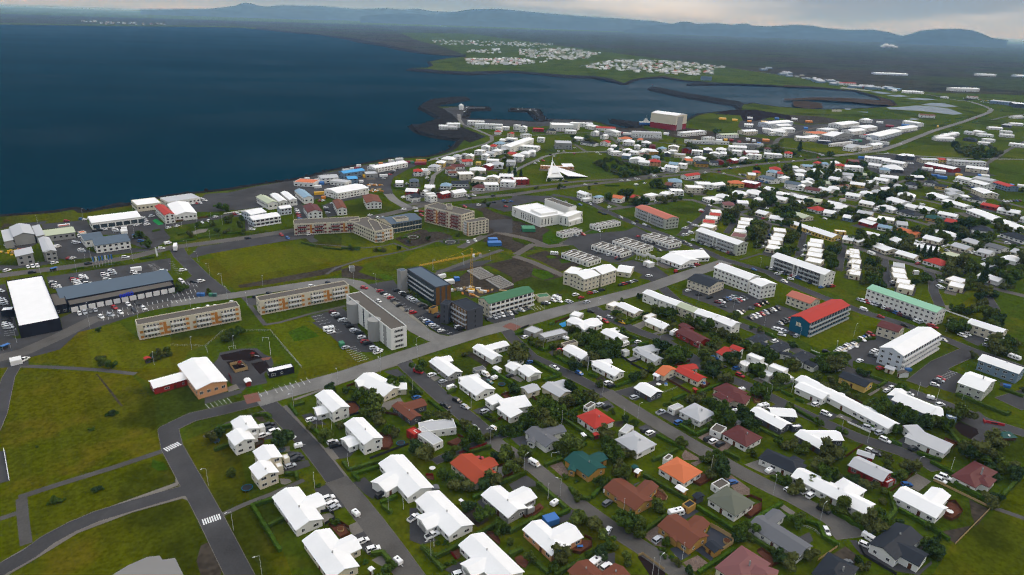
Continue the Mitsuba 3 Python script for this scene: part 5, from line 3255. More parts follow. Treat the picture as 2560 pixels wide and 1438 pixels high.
shield -10736 20623 120 -9135 21380 205 -8729 21549 264 -8419 21672 320 -8290 21722 380 -8163 21770 407 -7998 21831 392 -7845 21887 343 -7475 22016 313 -6599 22294 301 -5922 22483 281
back -8928 23966 253 -7979 24299 399 -6757 24666 421 -5488 24979 367 -4700 25139 433 -4036 25255 406 -3632 25316 458 -3091 25388 387 -2270 25474 389 -1720 25517 498 -753 25564 542 360 25572 476 2026 25495 400 3532 25330 358 4608 25156 303 6188 24815 153
mid -4332 19679 154 -3288 19880 250 -2329 20015 242 -1464 20097 412 -702 20138 448 284 20148 388 1597 20087 329 2570 19985 309 3630 19820 283 4054 19738 206 4780 19575 111
mid2 2484 17651 47 3038 17564 147 3584 17461 219 3760 17424 269 3939 17384 284 4124 17341 237 4563 17231 269 4914 17134 246 5207 17048 290 5340 17006 243 5675 16897 237 6235 16699 291 6552 16577 285 6791 16481 243 7248 16285 218 7679 16086 242 7968 15945 204 8259 15796 119
round 7233 14580 87 7479 14455 120 7652 14364 186 7762 14305 242 7992 14178 280 8331 13981 300 8502 13878 278 8648 13787 228 8796 13693 157 9010 13554 132
[tag]
church 422 7586
churchleft 326 7264
churchmid 531 7376
churchright 807 7586
churchback 380 7910
ship 2279 12013
ship2 2369 11939
shipa 2529 11883
shipb 2668 12060
boata 268 13593
boatb 35 13654
red1 -984 13018
red2 -992 13633
hallA 2237 11812
hallB 2597 11487
hallC 2824 11766
silo -1084 13329
steam 216362 429302
bowh 190 4262
craneT -551 3792
crane -258 4023
lighth 3754 20086
sgn -2409 4351
toff 6103 23351
gl1 15576 29723
gl2 17248 30970
gl3 19064 32323
gl4 20829 31711
gl5 22991 31774
gl6 17729 33210
gl7 19432 34629
flagA -2756 4201
flagB -2671 4266
netA -2241 3605
netB -2200 3649
wgA -318 4382
wgB -227 4472
wgC 0 4111
red4 -328 4705
crossA -1112 2653
crossB -1164 2622
cross2A -14 3469
cross2B 30 3527
hc -1189 2620
cross3A 1475 4702
cross3B 1579 4661
'''.strip().split('\n'):
    if line[0] == '[': cur = DATA.setdefault(line[1:-1], [])
    else: cur.append(line)
def pts(tok): return np.array([float(x) for x in tok]).reshape(-1, 2) / 10
TAG = {l.split()[0]: pts(l.split()[1:])[0] for l in DATA['tag']}

# ------------------------------------------------------------------ materials
def diffuse(c): return {'type': 'twosided', 'bsdf': {'type': 'diffuse', 'reflectance': c if isinstance(c, dict) else {'type': 'rgb', 'value': list(c)}}}
def paint(c, rough=.45, spec=.35, metal=0.0):
    return {'type': 'twosided', 'bsdf': {'type': 'principled', 'base_color': c if isinstance(c, dict) else {'type': 'rgb', 'value': list(c)}, 'roughness': rough, 'specular': spec, 'metallic': metal}}
def M(name, b): scene['m_' + name] = b; return 'm_' + name

ROOF = dict(W=(.85, .85, .85), L=(.47, .48, .50), G=(.135, .14, .155), D=(.021, .026, .036), R=(.42, .042, .030), Q=(.36, .062, .028), O=(.58, .16, .065), B=(.155, .052, .030), M=(.115, .034, .034), P=(.20, .085, .085),
            N=(.016, .075, .068), E=(.46, .50, .36), I=(.30, .56, .39), V=(.06, .17, .09), K=(.125, .135, .105), U=(.24, .36, .46), A=(.47, .15, .105), S=(.092, .125, .165), T=(.105, .092, .078), Y=(.6, .45, .12), C=(.09, .36, .68))
WALL = dict(w=(.74, .74, .71), c=(.62, .57, .45), t=(.43, .25, .07), g=(.30, .30, .29), d=(.075, .08, .095), r=(.27, .03, .025), b=(.16, .23, .31), y=(.62, .44, .13), o=(.58, .30, .15), n=(.42, .44, .38), k=(.022, .024, .034), l=(.52, .56, .62), z=(.018, .10, .165))
def streaked(c):
    c = mi.Color3f(*c)
    def fn(p, n, uv):
        v = fbm(p.x * .22, p.y * .22, p.z * .3, 3)
        s = noise(p.x * 2.3 + p.y * .4, p.y * 2.1, 3.0)
        return c * (.93 + .08 * v + .03 * s)
    return proc(fn)
for k, c in ROOF.items(): M('roof_' + k, paint(streaked(c) if k in 'WTG' else c, .55, .12))
for k, c in WALL.items(): M('wall_' + k, diffuse(streaked(c) if k in 'wc' else c))
M('glass', paint((.018, .022, .028), .12, .6)); M('blueglass', paint((.03, .045, .055), .1, .7))
M('white', diffuse((.76, .76, .75))); M('grey', diffuse((.32, .32, .31))); M('dark', diffuse((.035, .036, .04))); M('steel', paint((.42, .44, .46), .4, .5))
M('timber', diffuse((.10, .042, .022))); M('pale_timber', diffuse((.42, .30, .15))); M('brown_panel', diffuse((.17, .085, .03))); M('orange_panel', diffuse((.48, .20, .05))); M('red_panel', diffuse((.19, .022, .022)))
M('rubber', diffuse((.02, .02, .022))); M('crane', paint((.60, .34, .03), .4, .4)); M('concrete', diffuse((.36, .35, .33))); M('blue', paint((.04, .15, .42), .4)); M('green', paint((.04, .2, .1), .4)); M('signblue', diffuse((.02, .04, .45)))
M('hullred', paint((.25, .02, .03), .4)); M('trunk', diffuse((.09, .07, .05)))
CARC = dict(w=(.80, .80, .80), k=(.018, .019, .022), s=(.42, .44, .47), g=(.11, .115, .125), r=(.40, .02, .025), b=(.03, .11, .32), n=(.04, .12, .12), y=(.75, .42, .02), m=(.14, .02, .03), o=(.65, .22, .03))
for k, c in CARC.items(): M('car_' + k, paint(c, .25, .6))

def lawn_tex(base, alt, dry, patch, k=1.0):
    base, alt, dry, patch = (mi.Color3f(*c) for c in (base, alt, dry, patch))
    def fn(p, n, uv):
        a = fbm(p.x * .011 * k, p.y * .011 * k, 1.5, 4)
        b = fbm(p.x * .06, p.y * .06, 7.5, 4)
        g = fbm(p.x * .9, p.y * .9, 2.0, 3)
        c = mix(base, alt, smoothstep(.35, .65, a))
        c = mix(c, dry, smoothstep(.52, .72, b) * .75)
        c = mix(c, patch, smoothstep(.54, .68, fbm(p.x * .024 + 40, p.y * .024, 3.1, 5)) * .8)
        m = noise((p.x * .8 + p.y * .6) * .33, (p.y * .8 - p.x * .6) * .02, 5.0)
        return c * (.50 + .78 * g + .22 * m)
    return proc(fn)
M('garden', diffuse(lawn_tex((.042, .068, .003), (.060, .082, .003), (.084, .086, .005), (.030, .042, .004))))
M('lawn', diffuse(lawn_tex((.068, .090, .002), (.088, .098, .002), (.105, .094, .004), (.050, .070, .002))))
M('meadow', diffuse(lawn_tex((.058, .072, .0012), (.080, .080, .0015), (.104, .084, .005), (.026, .034, .0015))))
M('bright_grass', diffuse(lawn_tex((.032, .072, .003), (.046, .088, .003), (.062, .09, .004), (.022, .052, .003))))
def heath_fn(p, n, uv):
    a = fbm(p.x * .0011, p.y * .0022, 1.5, 5); b = fbm(p.x * .006, p.y * .012, 7.5, 4)
    c = mix(mi.Color3f(.046, .036, .024), mi.Color3f(.040, .050, .016), smoothstep(.38, .62, a))
    return mix(c, mi.Color3f(.024, .024, .018), smoothstep(.5, .7, b)) * (.7 + .6 * noise(p.x * .05, p.y * .05))
M('heath', diffuse(proc(heath_fn)))
def asphalt(c):
    c = mi.Color3f(*c)
    def fn(p, n, uv):
        w = fbm(p.x * .07, p.y * .07, .5, 4); g = noise(p.x * 2.5, p.y * 2.5)
        crack = smoothstep(.47, .5, fbm(p.x * .035 + 5, p.y * .035, 4.0, 4))
        patch = cell_rand(p.x * .021 + .3 * noise(p.x * .05, p.y * .05), p.y * .034)
        return c * (.60 + .58 * w + .14 * g - .10 * crack + .10 * (patch - .5))
    return proc(fn)
for k, c in dict(light=(.205, .20, .19), mid=(.125, .118, .11), dark=(.072, .071, .074), path=(.10, .096, .092), walk=(.19, .175, .155), conc=(.26, .24, .20), gravel=(.15, .135, .12)).items(): M('road_' + k, diffuse(asphalt(c)))
def soil_fn(p, n, uv):
    v = fbm(p.x * .1, p.y * .1, 2.0, 4)
    return mix(mi.Color3f(.034, .028, .022), mi.Color3f(.068, .056, .044), v) * (.7 + .6 * noise(p.x * .8, p.y * .8))
def rock_fn(p, n, uv):
    v = fbm(p.x * .25, p.y * .25, p.z * .25, 4)
    return mix(mi.Color3f(.011, .011, .012), mi.Color3f(.036, .034, .034), v)
def mud_fn(p, n, uv):
    v = fbm(p.x * .02, p.y * .05, 2.0, 4)
    return mix(mi.Color3f(.030, .022, .016), mi.Color3f(.075, .050, .034), v)
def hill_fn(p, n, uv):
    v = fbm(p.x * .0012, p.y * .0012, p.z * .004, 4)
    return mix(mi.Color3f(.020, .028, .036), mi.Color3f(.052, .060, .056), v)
M('soil', diffuse(proc(soil_fn))); M('rock', diffuse(proc(rock_fn))); M('mud', diffuse(proc(mud_fn))); M('hill', diffuse(proc(hill_fn)))
def paver_fn(p, n, uv):
    r = cell_rand(p.x * 2.0, p.y * 2.0)
    return mix(mi.Color3f(.15, .105, .085), mi.Color3f(.21, .16, .135), r) * (.8 + .3 * noise(p.x * .4, p.y * .4))
M('paver', diffuse(proc(paver_fn)))
for k, c in dict(deck=(.125, .05, .032), slate=(.055, .06, .075), stone=(.24, .235, .23), bark=(.020, .014, .014), red=(.19, .085, .065), green=(.03, .26, .07), black=(.035, .036, .040), pool=(.05, .28, .55), sand=(.26, .25, .21), redroad=(.20, .095, .075)).items(): M('g_' + k, diffuse(c))
def wave_fn(p, n, uv):
    a = fbm(p.x * .030 + p.y * .012, p.y * .055 - p.x * .01, .5, 4)
    return a * 2.6 + fbm(p.x * .16, p.y * .22, 3.5, 3) * .9
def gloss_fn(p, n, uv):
    # wind streaks, and a reflection weight raised by position to lighten the bay
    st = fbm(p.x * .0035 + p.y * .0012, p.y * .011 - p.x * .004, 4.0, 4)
    bay_lift = smoothstep(-300, 700, p.x + 260 * (fbm(p.x * .004, p.y * .006, 9.0, 3) - .5)) * smoothstep(500, 1100, p.y)
    return dr.clip(.012 + .20 * smoothstep(.38, .72, st) * (.30 + .70 * bay_lift) + .26 * bay_lift, 0, 1)
def sea_col(p, n, uv):
    v = fbm(p.x * .0016 + 3, p.y * .004, 1.0, 4)
    return mix(mi.Color3f(.0005, .018, .031), mi.Color3f(.0012, .028, .046), v)
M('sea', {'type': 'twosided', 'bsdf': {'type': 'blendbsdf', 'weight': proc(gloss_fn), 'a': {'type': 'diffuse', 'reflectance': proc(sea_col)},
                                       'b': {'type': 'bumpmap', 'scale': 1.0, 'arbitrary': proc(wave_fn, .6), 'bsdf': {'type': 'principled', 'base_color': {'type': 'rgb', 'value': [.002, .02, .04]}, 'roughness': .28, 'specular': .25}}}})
M('pond', paint((.03, .05, .07), .15, .7))
def leaf(c):
    c = mi.Color3f(*c)
    def fn(p, n, uv): return c * (.5 + .6 * noise(p.x * 1.3, p.y * 1.3, p.z * 1.3) + .45 * noise(p.x * .11, p.y * .11, 2.0))
    return {'type': 'twosided', 'bsdf': {'type': 'diffuse', 'reflectance': proc(fn)}}
M('leaf_a', leaf((.056, .092, .016))); M('leaf_b', leaf((.080, .108, .022))); M('leaf_c', leaf((.036, .062, .020))); M('leaf_d', leaf((.088, .098, .030))); M('leaf_h', leaf((.050, .096, .012)))

# ------------------------------------------------------------------ helpers
used = {}
def newkey(name):
    n = used.get(name, -1) + 1; used[name] = n
    return name if n == 0 else f'{name}_{n:03d}'
def put(key, mesh, mat, smooth=False): scene[key] = mikit.ply(mesh, mat if mat.startswith('m_') else 'm_' + mat, smooth=smooth)
class Parts:
    """part keys under a thing, numbered"""
    def __init__(s, key): s.key = key; s.n = {}
    def __call__(s, name):
        n = s.n.get(name, -1) + 1; s.n[name] = n
        return f'{s.key}__{name}' + (f'_{n:03d}' if n else '')
def inst(key, group, M44): scene[key] = {'type': 'instance', 'shapegroup': {'type': 'ref', 'id': group}, 'to_world': M44 if isinstance(M44, T4) else T4(M44)}
def mat4(pos, ang=0.0, sc=(1, 1, 1)):
    c, s = math.cos(ang), math.sin(ang)
    return np.array([[c * sc[0], -s * sc[1], 0, pos[0]], [s * sc[0], c * sc[1], 0, pos[1]], [0, 0, sc[2], pos[2] if len(pos) > 2 else 0], [0, 0, 0, 1.0]])
def box(x0, x1, y0, y1, z0, z1):
    b = trimesh.creation.box((x1 - x0, y1 - y0, z1 - z0)); b.apply_translation(((x0 + x1) / 2, (y0 + y1) / 2, (z0 + z1) / 2)); return b
def hull(p): return trimesh.convex.convex_hull(np.array(p, float))
def cat(*ms): return trimesh.util.concatenate([m for m in ms])
def xf(mesh, m): r = mesh.copy(); r.apply_transform(m); return r
def bar(a, b, w, h=None):
    a, b = np.array(a, float), np.array(b, float); d = b - a; L = np.linalg.norm(d); x = d / L
    y = np.cross([0, 0, 1.0], x)
    y = np.array([0, 1.0, 0]) if np.linalg.norm(y) < 1e-6 else y / np.linalg.norm(y)
    z = np.cross(x, y); h = h or w
    m = np.eye(4); m[:3, 0], m[:3, 1], m[:3, 2], m[:3, 3] = x, y, z, (a + b) / 2
    return xf(trimesh.creation.box((L, w, h)), m)
def cyl(p, r, h, n=12, r2=None):
    a = np.arange(n) * 2 * np.pi / n; r2 = r if r2 is None else r2
    return hull(np.vstack([np.c_[p[0] + r * np.cos(a), p[1] + r * np.sin(a), np.full(n, p[2])], np.c_[p[0] + r2 * np.cos(a), p[1] + r2 * np.sin(a), np.full(n, p[2] + h)]]))
def polys(g): return [q for q in (g.geoms if hasattr(g, 'geoms') else [g]) if q.geom_type == 'Polygon' and q.area > .2]
def sheet(g, z):
    vs, fs, n = [], [], 0
    for q in polys(g):
        v, f = trimesh.creation.triangulate_polygon(q, engine='earcut')
        if len(f) == 0: continue
        a, b, c = v[f[:, 0]], v[f[:, 1]], v[f[:, 2]]
        flip = (b[:, 0] - a[:, 0]) * (c[:, 1] - a[:, 1]) - (b[:, 1] - a[:, 1]) * (c[:, 0] - a[:, 0]) < 0
        f = np.where(flip[:, None], f[:, ::-1], f)
        vs.append(np.c_[v, np.full(len(v), z)]); fs.append(f + n); n += len(v)
    return trimesh.Trimesh(np.vstack(vs), np.vstack(fs), process=False)
def slab(g, z0, z1): return cat(*[xf(trimesh.creation.extrude_polygon(q, z1 - z0, engine='earcut'), np.array([[1, 0, 0, 0], [0, 1, 0, 0], [0, 0, 1, z0], [0, 0, 0, 1.0]])) for q in polys(g)])
def structure(name, mesh, mat, smooth=False, kind='structure', label=None, cat_=None):
    k = newkey(name); put(k, mesh, mat, smooth); labels[k] = {'kind': kind}
    if label: labels[k]['label'] = label
    if cat_: labels[k]['category'] = cat_
    return k
THINGS = []   # (key, base label, category, group, position): labelled at the end by what stands nearest
def thing(key, base, cat_, pos, group=None): THINGS.append((key, base, cat_, np.array(pos[:2], float), group))
def fixed(key, label, cat_, group=None):
    labels[key] = {'label': label, 'category': cat_, **({'group': group} if group else {})}

# ------------------------------------------------------------------ land, sea, hills
coast = pts(DATA['coast'][0].split())
far_end, near_end = coast[-1], coast[0]
outline = list(map(tuple, coast)) + [(far_end[0] - 6000, far_end[1] + 600), (-60000, far_end[1] + 6000), (-60000, 60000), (60000, 60000), (60000, -3000), (-3000, -3000), (-3000, near_end[1] - 150)]
land = sg.Polygon(outline).buffer(0)
land = max(polys(land), key=lambda q: q.area)
structure('ground', slab(land, -9, 0), 'garden')
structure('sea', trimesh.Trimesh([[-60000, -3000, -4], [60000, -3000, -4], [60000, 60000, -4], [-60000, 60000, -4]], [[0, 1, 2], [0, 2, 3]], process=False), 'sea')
shore_zone = sg.box(-3000, 300, 4000, 4500)
near_land = land.intersection(shore_zone)
shore = near_land.difference(near_land.buffer(-7)).intersection(sg.box(-2900, 320, 3900, 4400)).buffer(.05)
pierbox = unary_union([sg.Point(*TAG['boata']).buffer(150), sg.Point(*TAG['red1']).buffer(90)])
# the rock apron that slopes from the land's edge into the water
def apron():
    ring = np.array(outline[:len(coast)]); vs, fs = [], []
    dens = []
    for a, b in zip(ring[:-1], ring[1:]):
        n = max(1, int(np.linalg.norm(b - a) / 12)); dens += [a + (b - a) * i / n for i in range(n)]
    dens = np.array(dens + [ring[-1]])
    t = np.gradient(dens, axis=0); t /= np.linalg.norm(t, axis=1, keepdims=True) + 1e-9
    nrm = np.c_[-t[:, 1], t[:, 0]]
    k = len(dens)
    for off, z in ((-2.5, .25), (0, .15), (2, -1.4), (4, -3.2), (7, -5)):
        j = np.random.rand(k) * 2.4 - 1.2
        vs.append(np.c_[dens + nrm * (off + j * (off > 0))[:, None], np.full(k, z) + (np.random.rand(k) - .3) * .8 * (z < .2)])
    v = np.vstack(vs); idx = np.arange(k - 1)
    for r in range(4):
        a, b = r * k + idx, (r + 1) * k + idx
        fs += [np.c_[a, a + 1, b + 1], np.c_[a, b + 1, b]]
    return trimesh.Trimesh(v, np.vstack(fs), process=False)
structure('rocky_shore', apron(), 'rock')
structure('shore_rock', sheet(shore, .03), 'rock')
rocks = []
rock0 = trimesh.creation.icosphere(subdivisions=0)
edge = np.array(near_land.exterior.coords)
for a, b in zip(edge[:-1], edge[1:]):
    m_ = (a + b) / 2
    if not (300 < m_[1] < 1500 and -1200 < m_[0] < 1200): continue
    L = np.linalg.norm(b - a)
    for _ in range(int(L / (2.2 if m_[1] > 600 else 5))):
        q = a + (b - a) * random.random() + np.random.randn(2) * 3.2
        r = .6 + random.random() * 1.5
        rocks.append(xf(rock0, mat4((q[0], q[1], random.uniform(-4, .2)), random.random() * 6, (r, r * random.uniform(.6, 1), r * random.uniform(.5, .9)))))
structure('shore_boulders', cat(*rocks), 'rock', kind='stuff', label='dark boulders piled along the shore and the breakwaters', cat_='rocks')

def poly_of(line, skip=0): return sg.Polygon(pts(line.split()[skip:])).buffer(0)
heath = unary_union([poly_of(l) for l in DATA['heath']]).intersection(land)
if hasattr(heath, 'geoms'): heath = max(heath.geoms, key=lambda q: q.area)
structure('heath', sheet(heath, .1), 'heath')
structure('meadow', sheet(unary_union([poly_of(l) for l in DATA['meadow']]).intersection(land), .006), 'meadow')
for l in DATA['w']: structure('pond', sheet(poly_of(l), .06), 'pond')
D = {}
for l in DATA['d']:
    q = poly_of(l, 1)
    if q.area > .5: D.setdefault(l.split()[0], []).append(q)
GN = dict(lawn=('lawn', 'lawn', .012), grass2=('grass_patch', 'bright_grass', .018), soil=('bare_soil', 'soil', .016), asphalt=('driveway', 'road_dark', .022), black=('new_asphalt_lot', 'g_black', .026), concrete=('concrete_paving', 'road_walk', .028),
          paver=('paved_driveway', 'paver', .027), slate=('dark_paving', 'g_slate', .03), stone=('pale_terrace', 'g_stone', .03), bark=('rubber_playground', 'g_bark', .032), red=('red_paving', 'g_red', .033), green=('green_forecourt', 'g_green', .034), rock=('rock_flat', 'rock', .02),
          sand=('sand_flat', 'g_sand', .05), mud=('mud_flat', 'mud', .04), mud2=('tidal_mud', 'mud', .045), pool=('swimming_pool', 'g_pool', .04))
roads = {}
for l in DATA['road']:
    t = l.split(); line = sg.LineString(pts(t[2:])); roads.setdefault(t[0], []).append(line.buffer(float(t[1]) / 2, cap_style='flat', join_style='round', quad_segs=4))
allroad = unary_union(sum([roads[k] for k in ('light', 'mid', 'dark')], []))
for k, q in D.items():
    if k == 'deck': continue
    nm, mt, z = GN[k]
    g = unary_union(q)
    if k in ('soil', 'lawn', 'grass2'): g = g.buffer(0).difference(allroad)
    structure(nm, sheet(g, z), mt)
RN = dict(path=('footpath', .02), gravel=('gravel_road', .021), dark=('residential_street', .042), mid=('old_street', .046), light=('main_road', .05))
yards = {'town_yard': [], 'gravel_yard': []}
for line in DATA['h']:
    t = line.split(' ', 2)[2].split('/')[0].split(); a, b = pts(t[2:6]); w = float(t[6]) / 10
    if np.linalg.norm(a) < 480: continue
    u = (b - a) / np.linalg.norm(b - a); v = np.array([-u[1], u[0]]) * np.sign(w); L = np.linalg.norm(b - a)
    s0, s1 = (0, .65) if random.random() < .5 else (.3, 1.0)
    if random.random() < .6: q0, q1, o = a + u * L * s0, a + u * L * s1, -v * random.uniform(6, 10)
    else: q0, q1, o = a + u * L * s0 + v * abs(w), a + u * L * s1 + v * abs(w), v * random.uniform(6, 10)
    yards['town_yard' if random.random() < .65 else 'gravel_yard'].append(sg.Polygon([q0, q1, q1 + o, q0 + o]).buffer(.6, join_style='mitre'))
    yards['town_yard'].append(sg.Polygon([a, b, b + v * abs(w), a + v * abs(w)]).buffer(1.3, join_style='mitre'))
structure('town_yard', sheet(unary_union(yards['town_yard']).difference(allroad), .036), 'road_dark'); structure('gravel_yard', sheet(unary_union(yards['gravel_yard']).difference(unary_union(yards['town_yard'])), .034), 'road_gravel')
for k, (nm, z) in RN.items(): structure(nm, sheet(unary_union(roads[k]).intersection(land), z), 'road_' + k)
for k, nm in (('walk', 'pavement'), ('conc', 'kerb_strip')): structure(nm, slab(unary_union(roads[k]).difference(allroad.buffer(.1)), .0, .13), 'road_' + k)
kerb = allroad.intersection(sg.box(-400, 150, 600, 620))
ring = kerb.buffer(.18).difference(kerb.buffer(.02)).difference(unary_union(D['asphalt'] + D.get('black', []) + D.get('concrete', []) + D.get('paver', [])))
structure('kerbstone', slab(ring, 0, .12), 'road_walk')
wl = []
for l in DATA['lines']:
    a, b = pts(l.split()); wl.append(sg.LineString([a, b]).buffer(.085, cap_style='flat'))
for l in DATA['zebra']:
    t = l.split(); a, b = pts(t[:4]); n = int(t[5]); d = (b - a) / np.linalg.norm(b - a) if np.linalg.norm(b - a) > 0 else np.array([1.0, 0]); w = np.array([-d[1], d[0]]) * float(t[4]) / 2
    for i in range(n):
        c = a + (b - a) * (i + .5) / n; hw = np.linalg.norm(b - a) / n * .29
        wl.append(sg.Polygon([c - d * hw - w, c + d * hw - w, c + d * hw + w, c - d * hw + w]))
structure('road_markings', sheet(unary_union(wl), .062), 'white')
for a, b in (('crossA', 'crossB'), ('cross2A', 'cross2B'), ('cross3A', 'cross3B')):
    structure('red_crossing', sheet(sg.LineString([TAG[a], TAG[b]]).buffer(4.2, cap_style='flat'), .056), 'g_redroad')

HLAB = dict(shield='lone cone-shaped mountain far behind the bay', back='long hazy blue ridge under the cloud', mid='blue mountain shoulder left of centre on the skyline', mid2='row of low blue hills on the right skyline', round='broad flat-topped hill at the far right skyline')
for l in DATA['hill']:
    t = l.split(); p = np.array([float(x) for x in t[1:]]).reshape(-1, 3)
    s = np.r_[0, np.cumsum(np.linalg.norm(np.diff(p[:, :2], axis=0), axis=1))]; ss = np.linspace(0, s[-1], 90)
    r = np.c_[[np.interp(ss, s, p[:, i]) for i in range(3)]].T
    out = r[:, :2] / np.linalg.norm(r[:, :2], axis=1, keepdims=True)
    hh = np.maximum(r[:, 2] + 20, 20)
    v = []
    for j, f in enumerate(np.linspace(-1, 1, 17)):
        prof = (1 - abs(f)) ** 1.25
        q = r[:, :2] + out * f * (1300 + 1300 * (f > 0))
        nz = meshkit.fbm(np.c_[q * .0022, np.full(len(q), 3.0)], 4, 2) - .5
        z = hh * prof * (1 + nz * 1.1 * (1 - prof)) - 20
        v.append(np.c_[q, z])
    v = np.vstack(v); f = []
    for j in range(16):
        i = np.arange(89); a = j * 90 + i; f += [np.c_[a, a + 1, a + 91], np.c_[a, a + 91, a + 90]]
    structure('hill', trimesh.Trimesh(v, np.vstack(f), process=False), 'hill', True, label=HLAB[t[0]], cat_='hill')
pc = TAG['steam']; pc = pc / np.linalg.norm(pc) * 9300
sp = trimesh.creation.icosphere(subdivisions=2)
structure('steam_plume', cat(*[xf(sp, mat4((pc[0] + dx, pc[1], z), 0, (r * 1.5, r, r * .8))) for dx, z, r in ((-55, 25, 20), (-25, 40, 24), (5, 30, 20), (40, 34, 22), (75, 24, 18), (100, 22, 12))]), 'white', True, kind='stuff', label='white steam cloud rising in front of the far right hills', cat_='steam')

# ------------------------------------------------------------------ shared pieces (shapegroups)
def group(name, **kids): scene[name] = {'type': 'shapegroup', **{k: mikit.ply(m, 'm_' + mt, smooth=False) for k, (m, mt) in kids.items()}}
fr = cat(box(-.5, .5, -.02, .07, -.5, -.44), box(-.5, .5, -.02, .07, .44, .5), box(-.5, -.45, -.02, .07, -.44, .44), box(.45, .5, -.02, .07, -.44, .44), box(-.02, .02, -.02, .06, -.44, .44))
group('window_unit', frame=(fr, 'white'), pane=(box(-.45, .45, -.02, .035, -.44, .44), 'glass'))
group('plain_window_unit', window=(box(-.5, .5, -.02, .05, -.5, .5), 'glass'))
group('door_unit', door=(box(-.5, .5, -.02, .06, 0, 1), 'timber'))
group('garage_door_unit', garage_door=(box(-.5, .5, -.02, .06, 0, 1), 'grey'))
for nm, mt in (('white_panel_unit', 'white'), ('orange_panel_unit', 'orange_panel'), ('red_panel_unit', 'red_panel'), ('dark_panel_unit', 'dark'), ('grey_panel_unit', 'grey'), ('glass_panel_unit', 'blueglass'), ('timber_panel_unit', 'brown_panel'), ('ornament_unit', 'wall_c')):
    group(nm, panel=(box(-.5, .5, -.03, .09, -.5, .5), mt))
bal = lambda d: cat(box(-.5, .5, 0, d, 0, .14), box(-.5, .5, d - .1, d, .14, 1.05), box(-.5, -.485, 0, d - .1, .14, 1.05), box(.485, .5, 0, d - .1, .14, 1.05))
for nm, mt in (('white_balcony_unit', 'white'), ('grey_balcony_unit', 'steel'), ('dark_balcony_unit', 'dark'), ('red_balcony_unit', 'red_panel')): group(nm, balcony=(bal(1.3), mt))
def place_on(key, grp, p, n, z, w, h): inst(key, grp, mat4((p[0], p[1], z), math.atan2(n[1], n[0]) - math.pi / 2, (w, 1, h)))
def sees(p, n, z=2.0): return n[0] * (EYE[0] - p[0]) + n[1] * (EYE[1] - p[1]) > -.06 * math.hypot(*p)

# ------------------------------------------------------------------ houses
def rect(tok):
    ty, z = tok[0], float(tok[1]); A, B = pts(tok[2:6]); w = float(tok[6]) / 10
    u = (B - A) / np.linalg.norm(B - A); v = np.array([-u[1], u[0]])
    return ty, z, A, B, u, v, w
def solid(ty, z, A, B, u, v, w, z0=-.3):
    """(walls, roof, parapet) of one wing as manifolds; A-B is an eave, the other one lies w away"""
    L = np.linalg.norm(B - A); W = abs(w); mid = (A + B) / 2 + v * w / 2
    if ty == 'h' and W > L: L, W, u, v = W, L, v, -u
    big = max(L, W) > 30
    o = .06 if ty in 'f' else (.45 if not big else .25)
    m = np.array([[u[0], v[0], 0, mid[0]], [u[1], v[1], 0, mid[1]], [0, 0, 1.0, 0]])
    def H(p): return m3.Manifold.hull_points(np.array(p, float)).transform(m)
    l, ww = L / 2 - o, W / 2 - o; l2, w2 = L / 2, W / 2
    R = W / 2 * math.tan(math.radians(19 if W < 13 else (13 if W < 22 else 8)))
    def bx(a, b, zz0, zz1): return [(x * a, y * b, q) for x in (-1, 1) for y in (-1, 1) for q in (zz0, zz1)]
    if ty == 'g':
        s = R / (W / 2)
        wall = H([(x * l, y * ww, q) for x in (-1, 1) for y in (-1, 1) for q in (z0, z + .02)] + [(x * l, 0, z + R - .04) for x in (-1, 1)])
        t = .2
        roof = H([(x * l2, y, q) for x in (-1, 1) for y, q in ((-w2, z), (-w2, z + t), (0, z + R), (0, z + R + t))]) + H([(x * l2, y, q) for x in (-1, 1) for y, q in ((w2, z), (w2, z + t), (0, z + R), (0, z + R + t))])
    elif ty == 'h':
        wall = H(bx(l, ww, z0, z + .05))
        R = W / 2 * math.tan(math.radians(23)); rl = max(L / 2 - W / 2 * .95, .15)
        roof = H([(x * l2, y * w2, q) for x in (-1, 1) for y in (-1, 1) for q in (z - .02, z + .16)] + [(x * rl, 0, z + R + .16) for x in (-1, 1)])
    elif ty == 'm':
        wall = H([(x * l, -ww, q) for x in (-1, 1) for q in (z0, z + .02)] + [(x * l, ww, q) for x in (-1, 1) for q in (z0, z + W * .09)])
        roof = H([(x * l2, -w2, q) for x in (-1, 1) for q in (z, z + .22)] + [(x * l2, w2, q) for x in (-1, 1) for q in (z + W * .1, z + W * .1 + .22)])
        if w < 0:
            flip = np.array([[u[0], -v[0], 0, mid[0]], [u[1], -v[1], 0, mid[1]], [0, 0, 1.0, 0]]); inv = np.linalg.inv(np.vstack([m, [0, 0, 0, 1]]))
            g = (np.vstack([flip, [0, 0, 0, 1]]) @ inv)[:3]; wall, roof = wall.transform(g), roof.transform(g)
    else:
        ph = .28 if not big else .5
        wall = H(bx(l, ww, z0, z + ph)) - H(bx(l - .3, ww - .3, z, z + 2))
        roof = H(bx(l - .31, ww - .31, z - .1, z + .06))
    return wall, roof
def to_tri(mf):
    q = mf.to_mesh(); return trimesh.Trimesh(q.vert_properties[:, :3], q.tri_verts, process=False)
def wing_poly(ty, z, A, B, u, v, w, shrink=0.0):
    q = sg.Polygon([A, B, B + v * w, A + v * w]); return q.buffer(-shrink) if shrink else q
